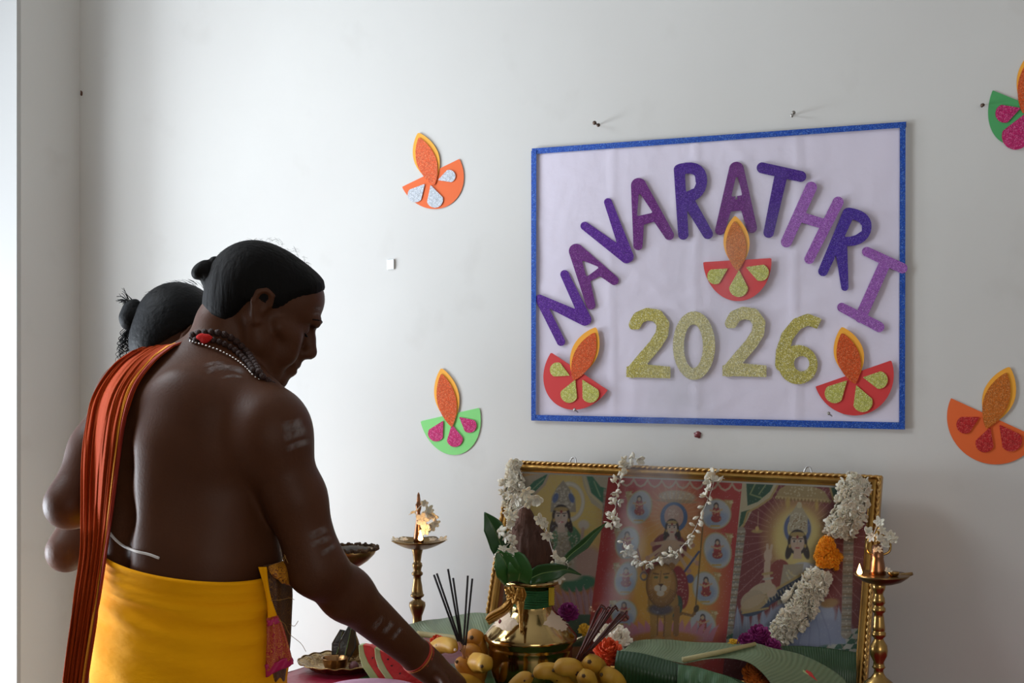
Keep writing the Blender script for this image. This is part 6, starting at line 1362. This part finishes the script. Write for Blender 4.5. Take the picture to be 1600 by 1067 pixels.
melon([(585, 1012), (593, 1016), (596, 1030), (604, 1046), (618, 1066), (640, 1094), (626, 1092), (605, 1064), (591, 1044), (586, 1028)], [(593, 1016), (606, 1021), (626, 1037), (648, 1056), (672, 1080), (684, 1094), (640, 1094), (618, 1066), (604, 1046), (596, 1030)], 2.60, .018, 'larger red watermelon slice under the wrist, the front one', [(612, 1040), (625, 1052), (606, 1030)])
melon([(1254, 1047), (1262, 1052), (1286, 1082), (1258, 1086)], [(1258, 1048), (1266, 1052), (1292, 1080), (1286, 1082), (1262, 1056)], 2.42, .012, 'tip of a watermelon slice poking through the banana leaves at right', [])
# bananas
M_ban = mat('ripe_banana_skin', s2l(190, 146, 40), .55, bump=(30, .15, 3), var=(26, s2l(168, 116, 30), .8), sss=.05); M_ban2 = mat('orange_banana_skin', s2l(182, 120, 32), .55, var=(26, s2l(150, 92, 24), .8)); M_bt = mat('black_banana_tip', s2l(62, 42, 24), .85, bump=(200, 1, 3)); M_spot = mat('brown_spot', s2l(70, 42, 20), .7)
M_bt2 = mat('brown_banana_tip', s2l(104, 76, 40), .85, bump=(200, 1, 3), var=(300, s2l(50, 34, 20), .9))
def banana(path, r, parent, m=None, spots=0, pale=False):
    path = [(740 + (x - 740) * .18 if parent is b1 and x > 740 and z > 2.54 else x, y, z) for x, y, z in path]; P_ = smooth_path([CZ(*p) for p in path], 7); n = len(P_); s_ = np.linspace(0, 1, n); rad = r * np.clip(np.interp(s_, [0, .06, .2, .5, .8, .94, 1], [.26, .62, .93, 1, .95, .62, .30]), .1, 1)
    V, f = tube_vf(P_, rad, 15); k_ = V.reshape(n, 15, 3); a = np.arange(15) * 2 * math.pi / 15; k_ = P_[:, None] + (k_ - P_[:, None]) * (1 + .05 * np.cos(5 * a))[None, :, None]; o = mesh('banana', k_.reshape(-1, 3), f, m or M_ban); origin_to(o, P_[0]); put(o, parent)
    d = P_[0] - P_[2]; d /= np.linalg.norm(d); t = mesh('tip', *tube_vf([P_[0] - d * .006, P_[0] + d * .001, P_[0] + d * .004], [r * .25, r * .22, r * .08], 5), M_paste if pale else M_bt2); origin_to(t, P_[0]); put(t, o)
    for i in range(spots):
        j = int(rng.integers(3, n - 3)); d2 = -VV + rng.normal(0, .4, 3); d2 -= (P_[j] - P_[j - 1]) * (d2 @ (P_[j] - P_[j - 1])) / ((P_[j] - P_[j - 1]) @ (P_[j] - P_[j - 1])); d2 /= np.linalg.norm(d2); V2, f2 = uv_ball(r * .16, 8, 5); V2 = V2 * [1, 1, 1]; sp = mesh('spot', V2 + P_[j] + d2 * (rad[j] - r * .09), f2, M_spot); origin_to(sp, P_[j]); put(sp, o)
    return o
zt_at = lambda Z: HY + (CAM[2] - ZT) * F / Z
b1 = empty('banana_bunch', PT(740, 1090, ZT), 'ripe banana bunch left of the brass pot, blackened tips showing', 'bananas', 'banana bunches')
banana([(737, 996, 2.60), (748, 998, 2.615), (764, 1012, 2.62), (780, 1038, 2.62), (792, 1070, 2.62)], .0195, b1, M_ban2, 1)
banana([(711, 1015, 2.575), (702, 1008, 2.60), (690, 1008, 2.62), (676, 1020, 2.63), (668, 1050, 2.63)], .0150, b1, M_ban, 3, True)
banana([(722, 1016, 2.60), (738, 1018, 2.60), (756, 1030, 2.60), (772, 1050, 2.60), (784, 1075, 2.60)], .0165, b1, M_ban2, 1)
banana([(753, 1041, 2.50), (757, 1036, 2.525), (764, 1034, 2.56), (776, 1046, 2.60), (786, 1070, 2.62)], .0165, b1, M_ban, 1)
banana([(714, 1034, 2.56), (726, 1040, 2.575), (744, 1056, 2.59), (764, 1076, 2.60), (780, 1090, 2.61)], .0165, b1, M_ban2)
banana([(700, 1075, 2.52), (718, 1066, 2.53), (740, 1072, 2.55), (764, 1090, 2.58), (784, 1098, 2.60)], .0165, b1, M_ban)
o = mesh('crown', *tube_vf([CZ(744, 1066, 2.62), CZ(746, 1085, 2.62), CZ(748, 1098, 2.62)], [.014, .020, .016], 10), M_bt); origin_to(o, CZ(746, 1085, 2.62)); put(o, b1)
b2 = empty('banana_bunch', PT(890, 1130, ZT), 'ripe banana bunch in front of the brass pot at bottom centre', 'bananas', 'banana bunches')
banana([(832, 1056, 2.41), (818, 1062, 2.415), (804, 1078, 2.42), (796, 1104, 2.43), (794, 1130, 2.44)], .0150, b2, M_ban, 2)
banana([(834, 1055, 2.40), (850, 1049, 2.40), (870, 1052, 2.41), (886, 1072, 2.42), (896, 1110, 2.43)], .0152, b2, M_ban, 1)
banana([(866, 1047, 2.385), (880, 1043, 2.385), (898, 1046, 2.39), (914, 1066, 2.40), (920, 1104, 2.42)], .0165, b2, M_ban, 2)
banana([(921, 1034, 2.37), (926, 1038, 2.395), (932, 1046, 2.43), (936, 1066, 2.45), (930, 1100, 2.45)], .0185, b2, M_ban, 2)
banana([(912, 1056, 2.33), (916, 1060, 2.355), (920, 1072, 2.38), (922, 1090, 2.41), (920, 1112, 2.43)], .0165, b2, M_ban, 1)
banana([(940, 1054, 2.37), (950, 1056, 2.38), (962, 1066, 2.39), (964, 1090, 2.41), (950, 1112, 2.43)], .0170, b2, M_ban, 1)
o = mesh('crown', *tube_vf([CZ(910, 1100, 2.44), CZ(914, 1120, 2.44), CZ(916, 1136, 2.44)], [.030, .034, .020], 10), M_bt); origin_to(o, CZ(912, 1120, 2.44)); put(o, b2)
# incense sticks standing in the left bunch
M_inc = mat('black_incense', s2l(34, 28, 30), .9, bump=(500, .6, 2)); M_bam = mat('bamboo_stick', s2l(150, 100, 60), .7)
for (tx, ty, bx, by, lb) in ((678, 898, 717, 1006, 'leftmost of the six black incense sticks'), (682.5, 896, 720, 1006, 'second from left of the six black incense sticks'), (700, 889, 721, 1008, 'tallest of the six black incense sticks'), (708, 903, 723, 1010, 'fourth from left of the six black incense sticks'), (731, 899.5, 724, 1012, 'fifth from left of the six black incense sticks'), (738, 904, 727, 1012, 'rightmost of the six black incense sticks')):
    Z0, Z1 = 2.565, 2.55 + .02 * rng.random(); a, b = CZ(bx, by, Z0), CZ(tx, ty, Z1); e = empty('incense_stick', a, lb, 'incense', 'black incense sticks by the bananas')
    o = mesh('paste_coat', *tube_vf([a + (b - a) * .04, b], .0019, 8), M_inc); origin_to(o, a); put(o, e); o = mesh('core', *tube_vf([a - (b - a) * .22, a + (b - a) * .05], .0009, 6), M_bam); origin_to(o, a); put(o, e)
# reddish bundle of burnt sticks fanning out of the front bunch
M_rst = mat('dark_red_stick', s2l(84, 34, 24), .7, var=(60, s2l(50, 22, 16), .6)); 
stb = empty('stick_bundle', CZ(903, 1033, 2.405), 'bundle of thin dark red burnt sticks fanning out of the front bananas', 'incense')
for i in range(18):
    t = i / 17; bx, by = 899 + 8 * t, 1033; tx = 931 + 46 * t + rng.uniform(-4, 4); ty = 952 + 14 * abs(t - .4) + rng.uniform(-6, 8); Z0 = 2.405; Z1 = 2.36 + rng.uniform(-.03, .05); a, b = CZ(bx, by, Z0), CZ(tx, ty, Z1)
    d = b - a; q = [a - d * .12, a, a + d * .5 + RV * rng.uniform(-.002, .002), b]; 
    k_ = rng.uniform(.004, .008); q += [b + RV * k_ + UP * k_ * .4, b + RV * k_ * 1.6 - UP * k_ * .3] if i % 2 else [b + d * .05]
    o = mesh('stick', *tube_vf(smooth_path(q, 4), .00135, 6), M_rst); origin_to(o, a); put(o, stb)
# ------------------------------------------------------------------ banana leaves
def ribbed(name, c1, c2, rough=.45):
    m = mat(name, c1, rough); nt = m.node_tree; nd = nt.nodes; L = nt.links; b = nd['Principled BSDF']; uv = nd.new('ShaderNodeUVMap'); sp = nd.new('ShaderNodeSeparateXYZ'); L.new(uv.outputs[0], sp.inputs[0])
    n = nd.new('ShaderNodeTexNoise'); n.inputs['Scale'].default_value = 3; L.new(uv.outputs[0], n.inputs[0]); ad = nd.new('ShaderNodeMath'); ad.operation = 'MULTIPLY_ADD'; ad.inputs[1].default_value = .02; L.new(n.outputs[0], ad.inputs[0]); L.new(sp.outputs[0], ad.inputs[2])
    mu_ = nd.new('ShaderNodeMath'); mu_.operation = 'MULTIPLY'; mu_.inputs[1].default_value = 230; L.new(ad.outputs[0], mu_.inputs[0]); si = nd.new('ShaderNodeMath'); si.operation = 'SINE'; L.new(mu_.outputs[0], si.inputs[0])
    mr = nd.new('ShaderNodeMapRange'); mr.inputs[1].default_value = -1; L.new(si.outputs[0], mr.inputs[0]); mx_ = nd.new('ShaderNodeMix'); mx_.data_type = 'RGBA'; L.new(mr.outputs[0], mx_.inputs[0]); mx_.inputs[6].default_value = (*c1, 1); mx_.inputs[7].default_value = (*c2, 1); L.new(mx_.outputs[2], b.inputs['Base Color'])
    bp = nd.new('ShaderNodeBump'); bp.inputs['Strength'].default_value = .18; bp.inputs['Distance'].default_value = .002; L.new(si.outputs[0], bp.inputs['Height']); L.new(bp.outputs[0], b.inputs['Normal']); return m
M_bl = ribbed('banana_leaf_pale', s2l(116, 134, 104), s2l(106, 126, 96)); M_bld = ribbed('banana_leaf_dark', s2l(38, 68, 38), s2l(33, 61, 34), .4); M_blm = ribbed('banana_leaf_mid', s2l(82, 118, 84), s2l(66, 102, 70), .4); M_mid = mat('tan_midrib', s2l(168, 158, 112), .5, bump=(60, .3, 3, (1, 1, 1)))
def bleaf(name, rows, m, label=None, parent=None, nr=40, nc=60, amp=.003, freq=6, cat='banana leaf', group=None):
    """rows: list of polylines (each a list of (px,py,Z)); lofted with Catmull-Rom both ways"""
    k_ = max(len(r_) for r_ in rows); A = []
    for r_ in rows:
        q = smooth_path([list(p) for p in r_], 10); ii = np.linspace(0, len(q) - 1, nc); A.append(np.stack([np.interp(ii, np.arange(len(q)), q[:, c]) for c in range(3)], 1))
    A = np.array(A); Gs = []
    for j in range(nc):
        q = smooth_path(A[:, j], 10) if len(A) > 2 else np.array([A[0, j] * (1 - t) + A[1, j] * t for t in np.linspace(0, 1, 21)]); ii = np.linspace(0, len(q) - 1, nr); Gs.append(np.stack([np.interp(ii, np.arange(len(q)), q[:, c]) for c in range(3)], 1))
    A = np.array(Gs).transpose(1, 0, 2); G = unproj(A[..., :2], A[..., 2]); u = np.linspace(0, 1, nc)[None]; v = np.linspace(0, 1, nr)[:, None]; N = grid_normals(G); N = N * (1 if N[nr // 2, nc // 2] @ (UP - VV) > 0 else -1)
    G = G + N * (amp * np.sin(freq * u * 6.28 + 2 * np.sin(3 * v)) * np.sin(v * 3.14) * .6)[..., None]; V, f = solid_grid(G, N, .0009); o = mesh(name, V, f, m)
    uvl = o.data.uv_layers.new(name='UVMap'); li = np.zeros(len(o.data.loops), np.int32); o.data.loops.foreach_get('vertex_index', li); kk = li % (nr * nc); uvd = np.stack([(kk % nc) / (nc - 1), (kk // nc) / (nr - 1)], 1); uvl.data.foreach_set('uv', uvd.astype(np.float32).ravel())
    origin_to(o, G[nr // 2, nc // 2])
    if parent: put(o, parent)
    else: tag(o, label, cat, group)
    return o
L1 = bleaf('banana_leaf', [[(636, 976, 2.86), (664, 969, 2.88), (692, 966, 2.88), (720, 960, 2.86), (748, 957, 2.84), (790, 962, 2.80)], [(646, 986, 2.80), (672, 981, 2.80), (700, 980, 2.79), (728, 978, 2.77), (756, 976, 2.76), (796, 984, 2.72)], [(660, 993, 2.74), (686, 994, 2.73), (712, 997, 2.71), (736, 1000, 2.70), (764, 1006, 2.69), (800, 1014, 2.68)]], M_bl, 'pale ribbed banana leaf lying behind the left bananas', None, freq=5)
o = mesh('midrib', *tube_vf(smooth_path([CZ(*p) for p in ((652, 990, 2.738), (676, 993, 2.728), (704, 996, 2.708), (730, 1001, 2.695), (764, 1009, 2.685))], 6), [.0058] * 25, 8), M_mid); origin_to(o, CZ(700, 996, 2.7)); put(o, L1)
L2 = bleaf('banana_leaf', [[(984, 1003, 2.50), (1010, 999, 2.52), (1045, 999, 2.53), (1085, 1003, 2.52), (1130, 1004, 2.50), (1180, 1006, 2.48)], [(980, 1012, 2.46), (1010, 1009, 2.47), (1045, 1012, 2.46), (1080, 1017, 2.45), (1120, 1015, 2.44), (1175, 1008, 2.44)], [(968, 1017, 2.42), (1000, 1020, 2.41), (1032, 1028, 2.40), (1058, 1034, 2.39), (1068, 1036, 2.385), (1080, 1033, 2.385)]], M_bl, 'pale banana leaf flap below the red print, left of the tan midrib', None, freq=3)
bleaf('front_fold', [[(964, 1016, 2.415), (1000, 1020, 2.405), (1032, 1028, 2.395), (1060, 1036, 2.385), (1100, 1046, 2.375), (1150, 1060, 2.37), (1190, 1080, 2.365)], [(961, 1040, 2.40), (1000, 1050, 2.38), (1040, 1060, 2.37), (1080, 1068, 2.36), (1130, 1080, 2.35), (1190, 1100, 2.35)], [(960, 1080, 2.41), (1000, 1092, 2.40), (1040, 1100, 2.39), (1080, 1108, 2.38), (1130, 1116, 2.37), (1190, 1124, 2.37)]], M_bld, parent=L2, freq=2)
bleaf('side_fold', [[(1060, 1038, 2.375), (1085, 1041, 2.37), (1110, 1048, 2.365), (1140, 1058, 2.36), (1166, 1074, 2.355)], [(1058, 1060, 2.355), (1084, 1066, 2.35), (1108, 1072, 2.345), (1136, 1082, 2.345), (1160, 1094, 2.345)], [(1058, 1090, 2.36), (1084, 1096, 2.355), (1108, 1102, 2.35), (1136, 1108, 2.35), (1160, 1114, 2.35)]], M_blm, parent=L2, amp=.006, freq=5)
o = mesh('midrib', *tube_vf([CZ(1067, 1031, 2.375), CZ(1120, 1020, 2.40), CZ(1180, 1006, 2.43)], [.0048, .0045, .0035], 12), M_mid); origin_to(o, CZ(1120, 1020, 2.40)); put(o, L2); o['label'] = 'tan rolled midrib with a cut pale end'
L3 = bleaf('banana_leaf', [[(1070, 1030, 2.40), (1110, 1020, 2.415), (1150, 1011, 2.43), (1180, 1005, 2.44), (1206, 1012, 2.45), (1250, 1022, 2.47), (1290, 1040, 2.47), (1320, 1062, 2.46), (1332, 1090, 2.46)], [(1072, 1033, 2.385), (1110, 1026, 2.395), (1150, 1022, 2.40), (1184, 1022, 2.405), (1210, 1032, 2.41), (1240, 1046, 2.41), (1268, 1064, 2.41), (1288, 1090, 2.41), (1296, 1108, 2.42)], [(1074, 1035, 2.375), (1108, 1029, 2.38), (1140, 1028, 2.38), (1168, 1034, 2.375), (1186, 1046, 2.37), (1202, 1064, 2.37), (1214, 1084, 2.37), (1222, 1100, 2.38), (1226, 1112, 2.39)]], M_bl, 'pale banana leaf arching over a dark hollow right of the tan midrib', None, freq=2)
bleaf('banana_leaf', [[(1196, 1012, 2.50), (1230, 1009, 2.51), (1270, 1010, 2.51), (1305, 1014, 2.50), (1338, 1019, 2.49)], [(1200, 1040, 2.49), (1236, 1040, 2.485), (1272, 1042, 2.48), (1306, 1046, 2.475), (1338, 1052, 2.47)], [(1204, 1100, 2.48), (1236, 1102, 2.475), (1272, 1104, 2.47), (1306, 1106, 2.465), (1338, 1108, 2.46)]], M_bld, 'dark green banana leaf upright at lower right corner of picture', None, freq=2)
# ------------------------------------------------------------------ flower heads
def bloom(name, px, py, Z, r, m, label, cat='flower', n=46, W_=.5, direction=None, group=None, seed=3):
    me = pom_me(name, r, n, m, W_, seed, -.6); o = place(me, name, CZ(px, py, Z), UP * .8 + TOC * .6 if direction is None else direction, 1, None); return tag(o, label, cat, group)
bloom('marigold', 1178, 1053, 2.43, .021, M_marid, 'dull orange marigold in dark hollow under the banana leaf', n=60)
bloom('marigold', 1194, 1068, 2.42, .016, M_marid, 'second orange marigold partly out of frame under the banana leaf', n=50, seed=5)
bloom('carnation', 958, 1004, 2.50, .034, M_white2, 'frilly off-white bloom behind the banana leaf, right of pot', n=90, W_=.34, seed=6)
bloom('red_marigold', 950, 1020, 2.46, .026, M_ored, 'orange-red bloom under the frilly off-white one', n=70, W_=.4, seed=7)
bloom('purple_aster', 1186, 994, 2.50, .021, M_purp, 'upper deep purple bloom at lower end of the right garland', n=54, seed=8)
bloom('purple_aster', 1166, 1004, 2.49, .017, M_purp, 'left deep purple bloom beside the tan midrib', n=48, seed=9)
bloom('purple_aster', 1206, 1012, 2.48, .017, M_purp, 'right deep purple bloom below the white garland end', n=48, seed=10)
bloom('yellow_bloom', 1146, 1006, 2.49, .010, M_yelp, 'tiny yellow bloom left of the purple ones', n=30, seed=11)
bloom('purple_aster', 888, 958, 2.66, .020, M_purp, 'deep purple bloom peeking out right of the brass pot', n=50, seed=12)
bloom('yellow_bloom', 913, 984, 2.60, .012, M_yelp, 'small yellow bloom between pot shoulder and stick bundle', n=34, seed=13)
bloom('red_marigold', 683, 1004, 2.66, .015, M_ored, 'small orange-red bloom under the left banana leaf by the wrist', n=44, seed=14)

# a dark green leaf spread on the cloth under the pot, the fruit and the flowers
pts = [PT(x, y, ZT) for x, y in ((655, 1030), (700, 1010), (800, 1008), (950, 1012), (1100, 1030), (1150, 1060))]
p_ = np.array(pts); x0, x1 = p_[:, 0].min(), p_[:, 0].max(); Gx, Gy = np.meshgrid(np.linspace(x0, x1 + .15, 60), np.linspace(-.20, -.60, 30), indexing='ij'); w_ = 1 - .12 * np.abs(np.linspace(-1, 1, 60)) ** 3
Gy = -.40 + (Gy + .40) * w_[:, None]; G = np.stack([Gx, Gy, ZT + .0022 + 0 * Gx], -1); V, f = solid_grid(G, np.broadcast_to(UP, G.shape), .0007); o = mesh('banana_leaf', V, f, M_leaf); origin_to(o, G[30, 15]); tag(o, 'flat dark green leaf lying on the cloth beneath pot and bananas', 'banana leaf')

# ------------------------------------------------------------------ thin incense smoke drifting up from the stick bundle
sa, sb = CZ(958, 955, 2.37), CZ(1180, 250, 2.46); sL = float(np.linalg.norm(sb - sa)); r0, r1 = .028, .16
m = bpy.data.materials.new('thin_smoke'); m.use_nodes = True; nt = m.node_tree; nt.nodes.clear(); nd = nt.nodes; L = nt.links
out = nd.new('ShaderNodeOutputMaterial'); pv = nd.new('ShaderNodeVolumePrincipled'); L.new(pv.outputs[0], out.inputs['Volume']); pv.inputs['Color'].default_value = (.92, .93, .95, 1)
def mth(op, a, b=None):
    n = nd.new('ShaderNodeMath'); n.operation = op
    for i, x in enumerate((a, b)):
        if x is None: continue
        if isinstance(x, (int, float)): n.inputs[i].default_value = x
        else: L.new(x, n.inputs[i])
    return n.outputs[0]
tc = nd.new('ShaderNodeTexCoord'); sp = nd.new('ShaderNodeSeparateXYZ'); L.new(tc.outputs['Object'], sp.inputs[0])
rad = mth('SQRT', mth('ADD', mth('MULTIPLY', sp.outputs[0], sp.outputs[0]), mth('MULTIPLY', sp.outputs[1], sp.outputs[1])))
Rz = mth('ADD', mth('MULTIPLY', sp.outputs[2], (r1 - r0) / sL), r0); fall = mth('MAXIMUM', mth('SUBTRACT', 1.0, mth('DIVIDE', rad, Rz)), 0.0)
no = nd.new('ShaderNodeTexNoise'); no.inputs['Scale'].default_value = 9; no.inputs['Detail'].default_value = 3; no.inputs['Distortion'].default_value = 1.2; L.new(tc.outputs['Object'], no.inputs[0])
nn = mth('MAXIMUM', mth('MULTIPLY', mth('SUBTRACT', no.outputs[0], .42), 6.0), 0.0)
zf = mth('MAXIMUM', mth('SUBTRACT', 1.0, mth('MULTIPLY', sp.outputs[2], 1.0 / sL)), 0.0)
dens = mth('MULTIPLY', mth('MULTIPLY', mth('DIVIDE', mth('MULTIPLY', fall, .62), Rz), nn), mth('ADD', zf, .12)); L.new(dens, pv.inputs['Density'])
V, f = lathe_vf([(r0 * 1.02 + (r1 - r0) * t, t * sL) for t in (0, .25, .5, .75, 1)], 24)
o = mesh('incense_smoke', V, f, m); o.matrix_world = Matrix.Translation(Vector(sa)) @ Vector(sb - sa).to_track_quat('Z', 'Y').to_matrix().to_4x4(); o['kind'] = 'stuff'
tag(o, 'thin pale incense smoke rising from the burnt sticks past the red print', 'smoke')
